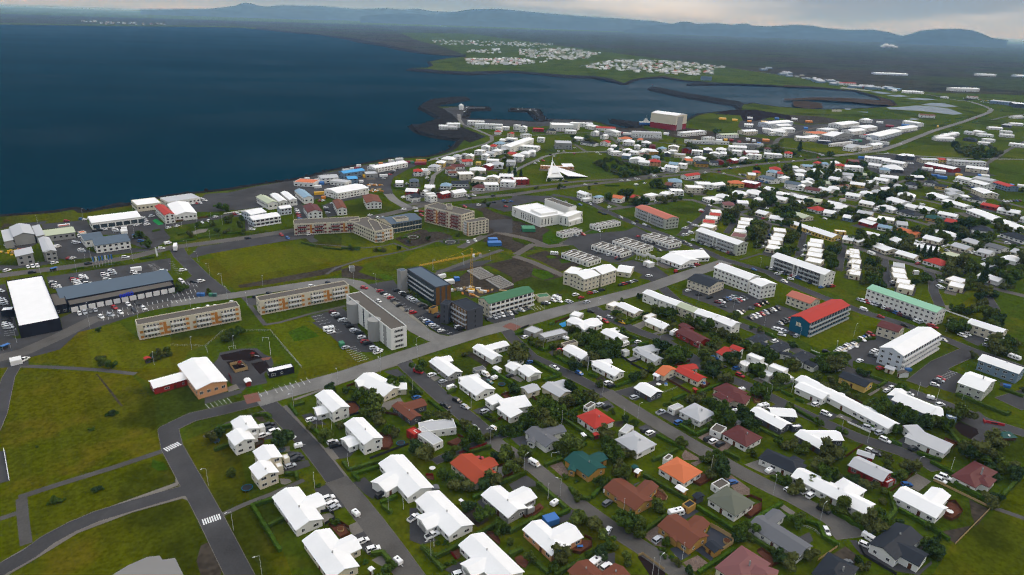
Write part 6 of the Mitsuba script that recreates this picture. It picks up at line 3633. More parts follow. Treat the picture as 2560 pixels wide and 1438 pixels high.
def edges(W):
    ty, z, A, B, u, v, w = W
    c = [A, B, B + v * w, A + v * w]; ctr = sum(c) / 4
    o = .06 if ty == 'f' else (.45 if max(np.linalg.norm(B - A), abs(w)) <= 30 else .25)
    res = []
    for i in range(4):
        p, q = c[i], c[(i + 1) % 4]; d = (q - p) / np.linalg.norm(q - p); n = np.array([d[1], -d[0]])
        if n @ (p - ctr) < 0: n = -n
        res.append((p + d * o - n * o, q - d * o - n * o, d, n, i))
    return res
def build(key, spec, roofc, wallc):
    Ws = [rect(x.split()) for x in spec.split('/')]
    parts = [solid(*w) for w in Ws]
    wall = m3.Manifold.batch_boolean([p[0] for p in parts], m3.OpType.Add); roof = m3.Manifold.batch_boolean([p[1] for p in parts], m3.OpType.Add)
    flat = [p[1] for p, w in zip(parts, Ws) if w[0] == 'f'] if roofc not in 'WLT' and Ws[0][0] != 'f' else []
    if flat:
        roof = m3.Manifold.batch_boolean([p[1] for p, w in zip(parts, Ws) if w[0] != 'f'], m3.OpType.Add)
        put(key + '__flat_roof', to_tri(m3.Manifold.batch_boolean(flat, m3.OpType.Add)), 'roof_T')
    put(key + '__wall', to_tri(wall), 'wall_' + wallc); put(key + '__roof', to_tri(roof), 'roof_' + roofc)
    return Ws, Parts(key)
def free(Ws, i, p):
    return not any(j != i and wing_poly(*Ws[j]).buffer(-.1).contains(sg.Point(p)) for j in range(len(Ws)))
RN_ = dict(W='white', L='light grey', G='grey', D='dark slate', R='red', O='orange', B='rust brown', M='maroon', P='pink', N='dark green', E='pale green', I='mint green', C='bright blue', V='green', K='olive', U='blue grey', A='salmon', S='blue grey', T='brown', Y='yellow', Q='tomato red')
WN_ = dict(w='white', c='cream', t='tan', g='grey', d='dark grey', r='red', b='blue', y='yellow', o='peach', n='grey green', k='black', l='pale blue', z='deep blue')
FN_ = dict(g='gabled', h='hip-roofed', f='flat-roofed', m='mono-pitch')
HOUSES = []
for line in DATA['h']:
    rc, wc, spec = line.split(' ', 2)
    t0 = spec.split(); key = newkey('two_storey_house' if float(t0[1]) > 4.3 else 'flat_roofed_house' if t0[0] == 'f' else 'bungalow'); Ws, P = build(key, spec, rc, wc)
    ctr = sum((w[2] + w[3]) / 2 + w[5] * w[6] / 2 for w in Ws[:1]); dist = math.hypot(*ctr)
    HOUSES.append((key, ctr, rc, wc, Ws[0][0], Ws))
    area = unary_union([wing_poly(*w) for w in Ws])
    done_door = False
    for i, W in enumerate(Ws):
        z = W[1]; floors = 2 if z > 4.3 else 1
        if z > 12: continue
        for p, q, d, n, ei in edges(W):
            L = np.linalg.norm(q - p)
            if L < 2.2 or not sees((p + q) / 2, n): continue
            k = max(1, int(L / (3.3 if dist < 700 else 4.2)))
            if dist > 1500: k = max(1, int(L / 7))
            for fl in range(floors):
                zz = 1.55 + fl * 2.6
                for j in range(k):
                    c = p + d * (L * (j + .5) / k)
                    if not free(Ws, i, c + n * .3): continue
                    if floors == 1 and dist < 650 and not done_door and j == k // 2 and k > 1 and ei in (0, 2):
                        place_on(P('door'), 'door_unit', c, n, .05, 1.05, 2.1); done_door = True; continue
                    r = random.random()
                    if dist < 650 and ei in (1, 3) and 4.5 < L < 7.6 and i > 0 and fl == 0 and k <= 2 and j == 0:
                        place_on(P('garage_door'), 'garage_door_unit', p + d * L / 2, n, .05, min(L - 2, 4.4), 2.2); break
                    if r < .12: continue
                    place_on(P('window'), 'window_unit' if dist < 420 else 'plain_window_unit', c, n, zz, 1.1 + .8 * (r > .5) + .3 * (dist > 500), 1.15)
    if dist < 420 and Ws[0][0] in 'gh' and len(Ws) < 4 and random.random() < .6:
        W = Ws[0]; c = (W[2] + W[3]) / 2 + W[5] * W[6] * .5 + W[4] * 2.0
        put(P('vent'), box(c[0] - .2, c[0] + .2, c[1] - .2, c[1] + .2, W[1] + .3, W[1] + abs(W[6]) / 2 * .36 + .7), 'grey')
    thing(key, f'{RN_[rc]} {FN_[Ws[0][0]]} {"two-storey " if Ws[0][1] > 4.3 else ""}house', 'house', ctr, 'houses of the town')
for line in DATA['U']:
    key = newkey('townhouse'); Ws, P = build(key, 'f 3.4 ' + line, 'T', 'w')
    ty, z, A, B, u, v, w = Ws[0]; L = np.linalg.norm(B - A); ctr = (A + B) / 2 + v * w / 2
    m0 = A + u * L * .55 + v * w * .08; m1 = A + u * L * .40 + v * w * .66
    put(P('roof_band'), bar((*m0, z + .12), (*m1, z + .12), .7, .36), 'white')
    put(P('roof_edge'), bar((*(A + v * w * .66 + u * .4), z + .12), (*m1, z + .12), .5, .36), 'white')
    for p, q, d, n, ei in edges(Ws[0]):
        Lq = np.linalg.norm(q - p)
        if sees((p + q) / 2, n):
            for j in range(max(1, int(Lq / 3))): place_on(P('window'), 'plain_window_unit', p + d * Lq * (j + .5) / max(1, int(Lq / 3)), n, 1.5, 1.5, 1.5)
    thing(key, 'white terrace house with brown roof panels', 'house', ctr, 'flat terrace houses with brown roofs')
for line in DATA['s']:
    rc, wc, z, *r = line.split(); key = newkey('shed'); z = float(z)
    Ws, P = build(key, f'{"g" if z < 2.45 else "f"} {z} ' + ' '.join(r), rc, wc)
    p, q, d, n, _ = edges(Ws[0])[0]
    for p, q, d, n, _ in edges(Ws[0]):
        if sees(p, n): place_on(P('door'), 'door_unit', (p + q) / 2, n, .05, .9, 1.8); break
    thing(key, f'small {RN_[rc]}-roofed shed', 'shed', (Ws[0][2] + Ws[0][3]) / 2)

# ------------------------------------------------------------------ larger buildings
BUILD = []
def grid(P, Ws, i, p, q, d, n, floors, h, unit, w, hh, step, z0=1.5, skip=None):
    L = np.linalg.norm(q - p); k = max(1, int(L / step))
    for f in range(floors):
        for j in range(k):
            c = p + d * L * (j + .5) / k
            if skip and skip(j / k, f): continue
            if free(Ws, i, c + n * .4): place_on(P('window'), unit, c, n, z0 + f * h, w, hh)
for line in DATA['B']:
    rc, wc, fl, fac, spec = line.split(' ', 4); floors = int(fl)
    key = newkey('apartment_block' if floors > 2 else 'large_building'); Ws, P = build(key, spec, rc, wc)
    ctr = (Ws[0][2] + Ws[0][3]) / 2 + Ws[0][5] * Ws[0][6] / 2; BUILD.append((key, ctr, rc, wc)); fac = fac.strip()
    for i, W in enumerate(Ws):
        z = W[1]; h = z / floors if i == 0 or z > 5 else 2.8; nf = floors if z > h * (floors - .5) else max(1, round(z / 2.8))
        for p, q, d, n, ei in edges(W):
            L = np.linalg.norm(q - p); mid = (p + q) / 2
            if L < 2.5 or not sees(mid, n): continue
            front = ei == 0 and i == 0; ang = n
            if fac == 'b' and front:
                for f in range(nf):
                    place_on(P('balcony'), 'grey_balcony_unit' if wc == 'z' else 'white_balcony_unit', mid, n, f * h + .25 if f else .05, L * .99, 1.0)
                    place_on(P('panel'), 'dark_panel_unit', mid, n, f * h + h * .62, L * .97, h * .5)
                    k = int(L / 3.2)
                    for j in range(k): place_on(P('divider'), 'white_panel_unit' if wc != 'z' else 'grey_panel_unit', p + d * L * (j + .5) / k + n * .05, n, f * h + h * .6, .9, h * .62)
            elif fac in 'rR' and front:
                for a, b in ((.07, .44), (.46, .52), (.54, .93)):
                    for f in range(nf):
                        place_on(P('panel'), 'dark_panel_unit' if fac == 'R' else 'grey_panel_unit', p + d * L * (a + b) / 2, n, f * h + h * .52, L * (b - a), h * .86)
                        k = max(1, int(L * (b - a) / 3.0))
                        for j in range(k): place_on(P('window'), 'window_unit', p + d * L * (a + (b - a) * (j + .5) / k) + n * .1, n, f * h + 1.75, 1.7, 1.3)
                        if b - a > .2:
                            for j in range(4): place_on(P('balcony'), 'grey_balcony_unit', p + d * L * (a + (b - a) * (j + .5) / 4), n, f * h + .2, L * (b - a) / 4 * .9, 1.0)
                for s in (.45, .53): place_on(P('pier'), 'white_panel_unit', p + d * L * s + n * .5, n, z / 2, .7, z)
            elif fac == 'o' and ei == 0:
                u0 = L / max(1, round(L / 14)); nseg = round(L / u0); redb = L > 25 and i == 0 and z > 8.4
                for s in range(nseg):
                    b0 = p + d * u0 * s
                    for f in range(nf):
                        zz = f * h + h * .55
                        for x, g_, w_ in ((.12, 'orange_panel_unit', 1.6), (.86, 'orange_panel_unit', 1.6)):
                            if f < nf - 1 or x > .5: place_on(P('panel'), 'red_panel_unit' if redb else g_, b0 + d * u0 * x, n, zz, w_, 1.3)
                        for x in (.24, .38, .5, .62, .74): place_on(P('window'), 'window_unit', b0 + d * u0 * x, n, zz, 1.1, 1.7 if x in (.38, .62) else 1.2)
                        if f: place_on(P('balcony'), 'red_balcony_unit' if redb else 'white_balcony_unit', b0 + d * u0 * .48, n, f * h, u0 * .5, 1.0)
                    if s % 2: place_on(P('stair_panel'), 'orange_panel_unit', b0, n, z * .52, 1.5, z * .82)
            elif fac == 'G' and ((ei == 0 and i == 0) or (wc == 'k' and i == 1 and ei == 0)):
                k = max(4, int(L / 2.6))
                if wc == 'k':
                    k = 13 if i else 0
                    for j in range(k): place_on(P('sign_panel'), 'white_panel_unit', p + d * L * (j + .5) / k, n, 1.75, L / k * .82, 3.0)
                    continue
                for f in range(nf):
                    for j in range(k):
                        g_ = 'glass_panel_unit' if wc != 'w' else ('garage_door_unit' if j % 3 else 'plain_window_unit')
                        if wc == 'w':
                            if j % 2: continue
                            place_on(P('window'), 'glass_panel_unit', p + d * L * (j + 1) / k, n, z * .42, L / k * 1.7, z * .55)
                        else: place_on(P('window'), g_, p + d * L * (j + .5) / k, n, f * h + h * .5, L / k * .92, h * .80)
                    if wc == 'd' and f: place_on(P('balcony'), 'grey_balcony_unit', mid, n, f * h, L * .9, .9)
            elif fac == 'G' and wc == 'd' and ei in (1, 3):
                for a in (.14, .5, .86): place_on(P('panel'), 'timber_panel_unit', p + d * L * a, n, z * .52, L * .24, z * .94)
            elif wc == 'z':
                if ei in (1, 3):
                    for a in (.38, .52): place_on(P('ornament'), 'ornament_unit', p + d * L * a, n, z * .66, 1.3, 2.2)
            elif fac == 'k' and wc == 'd' and i == 0 and ei == 0:
                for f in range(nf):
                    place_on(P('panel'), 'timber_panel_unit', mid, n, f * h + h * .5, L * .9, h * .8)
                    k = int(L / 3)
                    for j in range(k): place_on(P('window'), 'window_unit', p + d * L * (.06 + .88 * (j + .5) / k) + n * .1, n, f * h + 1.5, 1.5, 1.9)
                    if f: place_on(P('balcony'), 'grey_balcony_unit', mid, n, f * h, L * .9, .9)
            elif fac == 'k': grid(P, Ws, i, p, q, d, n, nf, h, 'plain_window_unit', .7, 1.4, 9)
            elif fac == 's': grid(P, Ws, i, p, q, d, n, 1, h, 'plain_window_unit', .8, z * .62, 3.1, z * .52, lambda a, f: random.random() < .25)
            elif fac == 't':
                if ei in (1, 3):
                    for f in range(nf):
                        place_on(P('panel'), 'grey_panel_unit', mid, n, f * h + h * .55, L * .56, 1.3)
                        for x in (.34, .5, .66): place_on(P('window'), 'plain_window_unit', p + d * L * x + n * .06, n, f * h + h * .55, 1.0, .9)
                else:
                    for s in range(6):
                        place_on(P('panel'), 'grey_panel_unit' if s % 2 else 'glass_panel_unit', p + d * L * (.1 + s * .155), n, z / 2, 3.4 if s % 2 else 1.4, z * .97)
            elif fac == 'i':
                k = max(1, int(L / 7))
                for j in range(k): place_on(P('gate'), 'garage_door_unit', p + d * L * (j + .5) / k, n, .1, 3.6, 3.6)
            else: grid(P, Ws, i, p, q, d, n, nf, h, 'window_unit' if math.hypot(*mid) < 520 else 'plain_window_unit', 1.6, 1.35, 3.1, h * .56)
    thing(key, f'{RN_[rc]}-roofed {WN_[wc]} building', 'apartment block' if floors > 2 else 'building', ctr)

# round grey stair towers on the flat brown-roofed block
for (k, c, rc, wc) in BUILD:
    if rc == 'T' and wc == 'w':
        W = rect([l for l in DATA['B'] if l.startswith('T w')][0].split(' ', 4)[4].split('/')[0].split()); ty, z, A, B, u, v, w = W; L = np.linalg.norm(B - A)
        for s in (.22, .70):
            q = A + u * L * s - v * np.sign(w) * 1.2
            put(f'{k}__stair_tower' + ('' if s < .5 else '_001'), cyl((q[0], q[1], 0), 3.6, z + .1, 20), 'grey')

# ------------------------------------------------------------------ trees, bushes, hedges
def leaf_cards(c, size, up=.3):
    """one small bent leaf clump (two triangles) at each of the points c"""
    n = len(c); a = np.random.randn(n, 3); a[:, 2] *= .6; a /= np.linalg.norm(a, axis=1, keepdims=True)
    b = np.cross(a, np.random.randn(n, 3)); b /= np.linalg.norm(b, axis=1, keepdims=True)
    s = (size * (.6 + .8 * np.random.rand(n)))[:, None]
    v = np.stack([c - a * s, c + b * s * .8, c + a * s, c - b * s * .8 + np.c_[np.zeros((n, 2)), np.full(n, up * size)]], 1).reshape(-1, 3)
    i = np.arange(n)[:, None] * 4
    return trimesh.Trimesh(v, np.vstack([i + [0, 1, 2], i + [0, 2, 3]]), process=False)
def crown(n, seed, lobes, flat=.85):
    """a broadleaf crown of unit radius, centre at height 1"""
    rs = np.random.RandomState(seed); np.random.seed(seed)
    ctr = rs.randn(lobes, 3) * [.42, .42, .34]; rad = .30 + .28 * rs.rand(lobes)
    which = rs.randint(0, lobes, n); d = rs.randn(n, 3); d /= np.linalg.norm(d, axis=1, keepdims=True)
    p = ctr[which] + d * (rad[which] * (.72 + .33 * rs.rand(n)))[:, None]
    p[:, 2] *= flat
    core = [xf(trimesh.creation.icosphere(subdivisions=1), np.array([[r * .78, 0, 0, c[0]], [0, r * .78, 0, c[1]], [0, 0, r * .7, c[2] * flat], [0, 0, 0, 1.0]])) for c, r in zip(ctr, rad)]
    for m in core: m.vertices += rs.randn(*m.vertices.shape) * .05
    q = cat(leaf_cards(p, .15), *core); q.apply_translation((0, 0, 1.0)); return q
def trunk_mesh(h=.9, r=.06):
    ms = [cyl((0, 0, -.1), r, h, 7, r * .5)]
    for k in range(4):
        a = k * 1.7; ms.append(bar((0, 0, h * .5), (.35 * math.cos(a), .35 * math.sin(a), h * .95), r * .6))
    return cat(*ms)
def conifer(seed, n=620):
    rs = np.random.RandomState(seed); np.random.seed(seed); t = rs.rand(n) ** .7; a = rs.rand(n) * 6.28
    r = (1 - t) * .62 * (.55 + .45 * rs.rand(n)) * (1 + .25 * np.sin(a * 3 + t * 14)); return cat(leaf_cards(np.c_[r * np.cos(a), r * np.sin(a), .25 + t * 2.3], .13, -.2), cyl((0, 0, .3), .3, 2.0, 8, .02))
for i, (mt, n, lo) in enumerate((('leaf_a', 900, 9), ('leaf_b', 900, 8), ('leaf_a', 1000, 11), ('leaf_c', 900, 9), ('leaf_b', 850, 7), ('leaf_d', 620, 6), ('leaf_d', 700, 12))): group(f'tree_{i}', crown=(crown(n, 20 + i, lo, .95), mt), trunk=(trunk_mesh(), 'trunk'))
for i in range(2): group(f'bush_{i}', foliage=(crown(480, 50 + i, 6, .8), ('leaf_h', 'leaf_a')[i]))
for i in range(2): group(f'conifer_{i}', crown=(conifer(70 + i), 'leaf_c'), trunk=(cyl((0, 0, -.1), .05, .6, 6), 'trunk'))
np.random.seed(11)
def plant(x, y, R, kind='b'):
    a = random.random() * 6.28; sh = random.uniform(.85, 1.15)
    if kind == 'c':
        key = newkey('conifer'); inst(key, f'conifer_{random.randrange(2)}', mat4((x, y), a, (R * 1.5, R * 1.5, R * 1.5))); thing(key, 'dark conifer', 'tree', (x, y), 'conifers')
    elif R < 1.15:
        key = newkey('bush'); inst(key, f'bush_{random.randrange(2)}', mat4((x, y, -.35 * R), a, (R * 1.15, R * 1.15 * sh, R))); thing(key, 'small round garden bush', 'bush', (x, y), 'garden bushes')
    else:
        key = newkey('leafy_tree'); inst(key, f'tree_{random.randrange(7)}', mat4((x, y), a, (R * 1.08, R * 1.08 * sh, R * 1.05))); thing(key, f'{"tall " if R > 2.6 else "low " if R < 1.7 else ""}leafy green tree', 'tree', (x, y), 'leafy trees of the gardens')
TREES = sorted([(float(l.split()[1]) / 10, float(l.split()[2]) / 10, float(l.split()[3]) / 10, l[0]) for l in DATA['t']], key=lambda t: -t[2] / math.hypot(t[0], t[1]))
big = 0; rest = 0
for x, y, R, k in TREES:
    if k == 'b' and R >= 1.15:
        big += 1
        if big > 300:
            rest += 1; inst(f'distant_trees__{rest:03d}', f'tree_{random.randrange(7)}', mat4((x, y), random.random() * 6.28, (R * 1.08, R * 1.08, R * 1.05))); continue
    plant(x, y, R, k)
labels['distant_trees'] = {'kind': 'stuff', 'label': 'leafy garden trees merging among the more distant houses', 'category': 'trees'}
def hedge_mesh(p, w, h, dens):
    cs = []; ms = []
    for a, b in zip(p[:-1], p[1:]):
        L = np.linalg.norm(b - a)
        if L < .3: continue
        d = (b - a) / L; n = np.array([-d[1], d[0]]); k = int(L * dens)
        s = np.random.rand(k) * L; t = np.random.rand(k) * (w + 2 * h) ; off = np.clip(t - h, 0, w) - w / 2; z = np.where(t < h, t, np.where(t > h + w, 2 * h + w - t, h))
        j = np.random.randn(k) * .10
        xy = a + d * s[:, None] + n * (off * (1 + j))[:, None]
        cs.append(np.c_[xy, z * (1 + .12 * np.sin(s * 1.3 + a[0])) + np.random.randn(k) * .09])
        ms.append(bar((*(a - d * .2), h * .45), (*(b + d * .2), h * .45), w * .82, h * .88))
    return cat(leaf_cards(np.vstack(cs), .17), *ms) if cs else None
for l in DATA['e']:
    p = pts(l.split()); dist = np.linalg.norm(p.mean(0)); L = sum(np.linalg.norm(b - a) for a, b in zip(p[:-1], p[1:]))
    if L < 1: continue
    h = 1.3 + .5 * random.random(); m = hedge_mesh(p, 1.35, h, 26 if dist < 450 else 12)
    if m is None: continue
    key = newkey('hedge'); put(key, m, 'leaf_h' if random.random() < .6 else 'leaf_a'); thing(key, 'clipped green hedge', 'hedge', p.mean(0), 'garden hedges')

# ------------------------------------------------------------------ cars, vans, caravans
wheel = lambda x, y, r=.33: xf(cyl((0, 0, -.1), r, .2, 10), np.array([[1, 0, 0, x], [0, 0, 1, y], [0, -1, 0, r], [0, 0, 0, 1.0]]))
def shell(L, Wd, z0, z1, zm, nose=.12):
    l, w = L / 2, Wd / 2
    return hull([(sx * l * (.96 if z != zm else 1), sy * w * (.92 if z != zm else 1), z) for sx in (-1, 1) for sy in (-1, 1) for z in (z0, zm)] + [(-l * .97, sy * w * .9, z1) for sy in (-1, 1)] + [(l * .9, sy * w * .86, z1 - nose) for sy in (-1, 1)] + [(l * .3, sy * w * .93, z1) for sy in (-1, 1)])
def car_parts(kind):
    L, Wd, zr, c0, c1, t0, t1, zb = {'h': (4.2, 1.78, 1.48, -2.0, 1.05, -1.55, .30, .88), 's': (4.65, 1.9, 1.70, -2.25, 1.05, -2.0, .35, 1.0), 'p': (5.2, 1.9, 1.78, -.75, 1.25, -.55, .7, 1.02)}[kind]
    w = Wd / 2
    body = [shell(L, Wd, .22, zb, .6)]
    glass = hull([(x, sy * (w - .06), zb - .06) for x in (c0, c1) for sy in (-1, 1)] + [(x, sy * (w - .2), zr - .05) for x in (t0, t1) for sy in (-1, 1)])
    body.append(hull([(x, sy * (w - .19), z) for x in (t0 - .04, t1 + .04) for sy in (-1, 1) for z in (zr - .07, zr - .02)] + [(x * .9, sy * (w - .3), zr) for x in (t0, t1) for sy in (-1, 1)]))
    for sy in (-1, 1):
        for xb, xt in ((c1 - .02, t1), ((c0 + c1) / 2, (t0 + t1) / 2), (c0 + .05, t0 + .02)): body.append(bar((xb, sy * (w - .055), zb - .05), (xt, sy * (w - .19), zr - .05), .09))
    if kind == 'p': body += [box(-2.5, -.8, w - .12, w - .04, .9, 1.2), box(-2.5, -.8, -w + .04, -w + .12, .9, 1.2), box(-2.56, -2.48, -w + .05, w - .05, .9, 1.2)]
    dark = [box(-2.45, -.82, -w + .13, w - .13, .9, 1.03)] if kind == 'p' else []
    return cat(*body), cat(glass, *dark), L
for kind in 'hsp':
    b, g, L = car_parts(kind)
    for c in CARC:
        ws = {('wheel' if i == 0 else f'wheel_{i:03d}'): (wheel(x * L * .31, y * .82), 'rubber') for i, (x, y) in enumerate(((1, 1), (1, -1), (-1, 1), (-1, -1)))}
        group(f'car_{kind}{c}', body=(b, 'car_' + c), window=(g, 'glass'), **ws)
vb = cat(hull([(x, sy * .95, z) for x in (-2.5, 2.3) for sy in (-1, 1) for z in (.3, .95)] + [(x, sy * .86, 1.98) for x in (-2.46, 1.2) for sy in (-1, 1)] + [(2.5, sy * .85, .6) for sy in (-1, 1)]))
vg = cat(hull([(x, sy * .80, z) for x, z in ((2.22, 1.12), (1.36, 1.90), (2.28, 1.16), (1.42, 1.93)) for sy in (-1, 1)]), *[box(a, b_, s * .935 - .03, s * .935 + .03, 1.2, 1.65) for s in (-1, 1) for a, b_ in ((.5, 1.4), (-.7, .3))])
cb = hull([(x, sy * 1.12, z) for x, z in ((-3, .5), (2.7, .5), (3.1, 1.2), (-3.1, 1.5), (2.6, 2.5), (-2.8, 2.55)) for sy in (-1, 1)])
cg = cat(*[box(a, a + 1.0, s * 1.12 - .03, s * 1.12 + .03, 1.3, 1.9) for s in (-1, 1) for a in (-2.2, -.4, 1.2)], box(-.5, .3, -.4, .4, 2.5, 2.58), box(1.2, 1.8, -.3, .3, 2.48, 2.56))
tb = cat(hull([(x, sy * .95, z) for x in (-1.6, 1.6) for sy in (-1, 1) for z in (.45, 1.5)] + [(x, sy * .8, 1.75) for x in (-1.4, 1.4) for sy in (-1, 1)]), bar((1.6, 0, .5), (2.7, 0, .45), .1))
for c in ('w', 's', 'r', 'b'):
    group(f'car_v{c}', body=(vb, 'car_' + c), window=(vg, 'glass'), **{('wheel' if i == 0 else f'wheel_{i:03d}'): (wheel(x * 1.55, y * .86, .36), 'rubber') for i, (x, y) in enumerate(((1, 1), (1, -1), (-1, 1), (-1, -1)))})
group('car_rw', body=(cb, 'car_w'), window=(cg, 'glass'), wheel=(wheel(-.3, 1.0, .36), 'rubber'), wheel_001=(wheel(-.3, -1.0, .36), 'rubber'))
group('car_bw', body=(tb, 'car_w'), hatch=(box(-.5, .1, -.35, .35, 1.74, 1.8), 'glass'), wheel=(wheel(0, .85, .3), 'rubber'), wheel_001=(wheel(0, -.85, .3), 'rubber'))
group('car_Tw', body=(box(-5.5, 3.2, -1.25, 1.25, .9, 3.9), 'car_w'), cab=(hull([(x, sy * 1.2, z) for x in (3.5, 5.6) for sy in (-1, 1) for z in (.5, 2.2)] + [(x, sy * 1.1, 3.0) for x in (3.6, 5.2) for sy in (-1, 1)]), 'car_b'), windscreen=(box(5.35, 5.6, -1.05, 1.05, 1.9, 2.6), 'glass'), chassis=(box(-5.3, 5.0, -.5, .5, .5, .9), 'dark'),
      **{('wheel' if i == 0 else f'wheel_{i:03d}'): (wheel(x, y, .5), 'rubber') for i, (x, y) in enumerate(((4.4, 1.05), (4.4, -1.05), (-4, 1.05), (-4, -1.05)))})
CN = dict(w='white', k='black', s='silver', g='grey', r='red', b='blue', n='green', y='yellow', m='dark red', o='orange')
KN = dict(h=('parked_car', 'small {} car', 'car'), s=('parked_suv', '{} estate car', 'car'), p=('pickup_truck', '{} pickup truck', 'pickup'), v=('van', '{} van', 'van'), r=('caravan', '{} caravan', 'caravan'), b=('camping_trailer', '{} folded camping trailer', 'trailer'), T=('lorry', '{} box lorry with a blue cab', 'lorry'))
for l in DATA['c']:
    tc, x, y, a = l.split(); k, c = tc; x, y, a = float(x) / 10, float(y) / 10, math.radians(float(a))
    if k == 'v' and c not in 'wsrb': c = 's'
    if k in 'rbT': c = 'w'
    nm, base, ca = KN[k]; key = newkey(nm); s = random.uniform(.97, 1.05)
    inst(key, f'car_{k}{c}', mat4((x, y, .05), a, (s, s, s * random.uniform(.97, 1.04)))); thing(key, base.format(CN[c]), ca, (x, y), f'{base.format(CN[c])}s about the town')

# ------------------------------------------------------------------ containers, lamps, poles, fences
KM = dict(w='white', b='blue', r='hullred', y='car_y', o='car_o', n='green')
for l in DATA['k']:
    t = l.split(); A, B = pts(t[1:5]); w = float(t[5]) / 10; u = (B - A) / np.linalg.norm(B - A); v = np.array([-u[1], u[0]]); L, W = np.linalg.norm(B - A), abs(w); L, W = min(L, 13), min(W, 13); c = (A + B) / 2 + v * w / 2
    m = mat4((*c, 0), math.atan2(u[1], u[0])); key = newkey('container'); hgt = 2.5 if max(L, W) < 9 else 2.9
    ribs = [box(-L / 2 + (i + .5) * L / 9 - .08, -L / 2 + (i + .5) * L / 9 + .08, s * W / 2 - .04, s * W / 2 + .05, .25, hgt - .1) for i in range(9) for s in (-1, 1)]
    put(key + '__box', xf(cat(box(-L / 2, L / 2, -W / 2, W / 2, .15, hgt), *ribs), m), KM[t[0]]); put(key + '__base', xf(cat(box(-L / 2 - .03, L / 2 + .03, -W / 2 - .06, -W / 2 + .1, 0, .2), box(-L / 2 - .03, L / 2 + .03, W / 2 - .1, W / 2 + .06, 0, .2)), m), 'dark')
    put(key + '__door', xf(box(L / 2, L / 2 + .05, -W / 2 + .15, W / 2 - .15, .3, hgt - .2), m), KM[t[0]]); thing(key, f'{CN[t[0]]} ribbed cargo container', 'container', c)
group('street_lamp_unit', pole=(cyl((0, 0, 0), .085, 7.6, 8, .05), 'steel'), arm=(bar((0, 0, 7.6), (1.5, 0, 7.9), .07), 'steel'), lamp_head=(hull([(1.2, -.16, 7.84), (1.2, .16, 7.84), (2.05, -.12, 7.88), (2.05, .12, 7.88), (1.3, -.12, 8.02), (1.3, .12, 8.02), (1.95, 0, 8.02)]), 'white'))
group('flagpole_unit', pole=(cyl((0, 0, 0), .075, 7.0, 8, .04), 'white'), knob=(trimesh.creation.icosphere(subdivisions=1, radius=.12).apply_translation((0, 0, 7.05)), 'white'), foot=(cyl((0, 0, 0), .16, .35, 8), 'grey'))
for l in DATA['l']:
    p = pts(l.split())[0]; near = sg.Point(*p); q = allroad.exterior if hasattr(allroad, 'exterior') else allroad.boundary
    e = shapely.ops.nearest_points(allroad, near)[0]; a = math.atan2(e.y - p[1], e.x - p[0]) if near.distance(allroad) > .1 else random.random() * 6
    key = newkey('street_lamp'); inst(key, 'street_lamp_unit', mat4((*p, 0), a)); thing(key, 'thin grey street lamp', 'lamp', p, 'street lamps')
for l in DATA['p']:
    p = pts(l.split())[0]; key = newkey('flagpole'); inst(key, 'flagpole_unit', mat4((*p, 0))); thing(key, 'bare white flagpole', 'flagpole', p, 'garden flagpoles')
FM = dict(m=('timber', 'brown timber fence', 1.2), d=('dark', 'dark fence', 1.1), r=('red_panel', 'dark red fence', 1.2), w=('white', 'low white wall', .8), g=('steel', 'grey wire fence', 1.2), t=('pale_timber', 'pale timber fence', 1.0), y=('pale_timber', 'tall honey-coloured board fence', 1.7))
for l in DATA['f']:
    t = l.split(); p = pts(t[1:]); mt, nm, h = FM[t[0]]; key = newkey('fence'); P = Parts(key)
    for a, b in zip(p[:-1], p[1:]):
        L = np.linalg.norm(b - a)
        if L < .2: continue
        d = (b - a) / L
        if t[0] == 'g':
            put(P('rail'), cat(bar((*a, h), (*b, h), .05), bar((*a, h * .5), (*b, h * .5), .03)), mt)
            put(P('post'), cat(*[box(*sum([[c - .03, c + .03] for c in a + (b - a) * i / max(1, int(L / 3))], []), 0, h + .05) for i in range(int(L / 3) + 1)]), mt)
        elif t[0] == 'w': put(P('panel'), bar((*a, h / 2), (*b, h / 2), .2, h), mt)
        else:
            n = max(1, int(L / 1.8))
            for i in range(n):
                c0, c1 = a + d * (L * i / n + .05), a + d * (L * (i + 1) / n - .05); k = 3
                put(P('panel'), cat(*[bar((*c0, h * (j + .5) / k), (*c1, h * (j + .5) / k), .04, h / k - .03) for j in range(k)]), mt)
            put(P('post'), cat(*[box(*sum([[c - .05, c + .05] for c in a + d * L * i / n], []), 0, h + .06) for i in range(n + 1)]), mt)
    thing(key, nm, 'wall' if t[0] == 'w' else 'fence', p.mean(0))
for l in DATA['d']:
    if not l.startswith('deck'): continue
    q = poly_of(l, 1)
    if q.area < 1: continue
    key = newkey('wooden_deck'); x0, y0, x1, y1 = q.bounds; bs = []
    c = q.centroid; P = Parts(key); y = y0
    while y < y1:
        s = q.intersection(sg.box(x0, y + .03, x1, y + .42)); y += .45
        if s.area > .05 and polys(s): bs.append(slab(s, .16, .24))
    put(P('board'), cat(*bs), 'g_deck'); labels[key + '__board'] = {'kind': 'stuff'}
    put(P('frame'), slab(q.buffer(-.05), 0, .16), 'timber'); thing(key, 'brown wooden garden deck', 'deck', (c.x, c.y), 'garden decks')
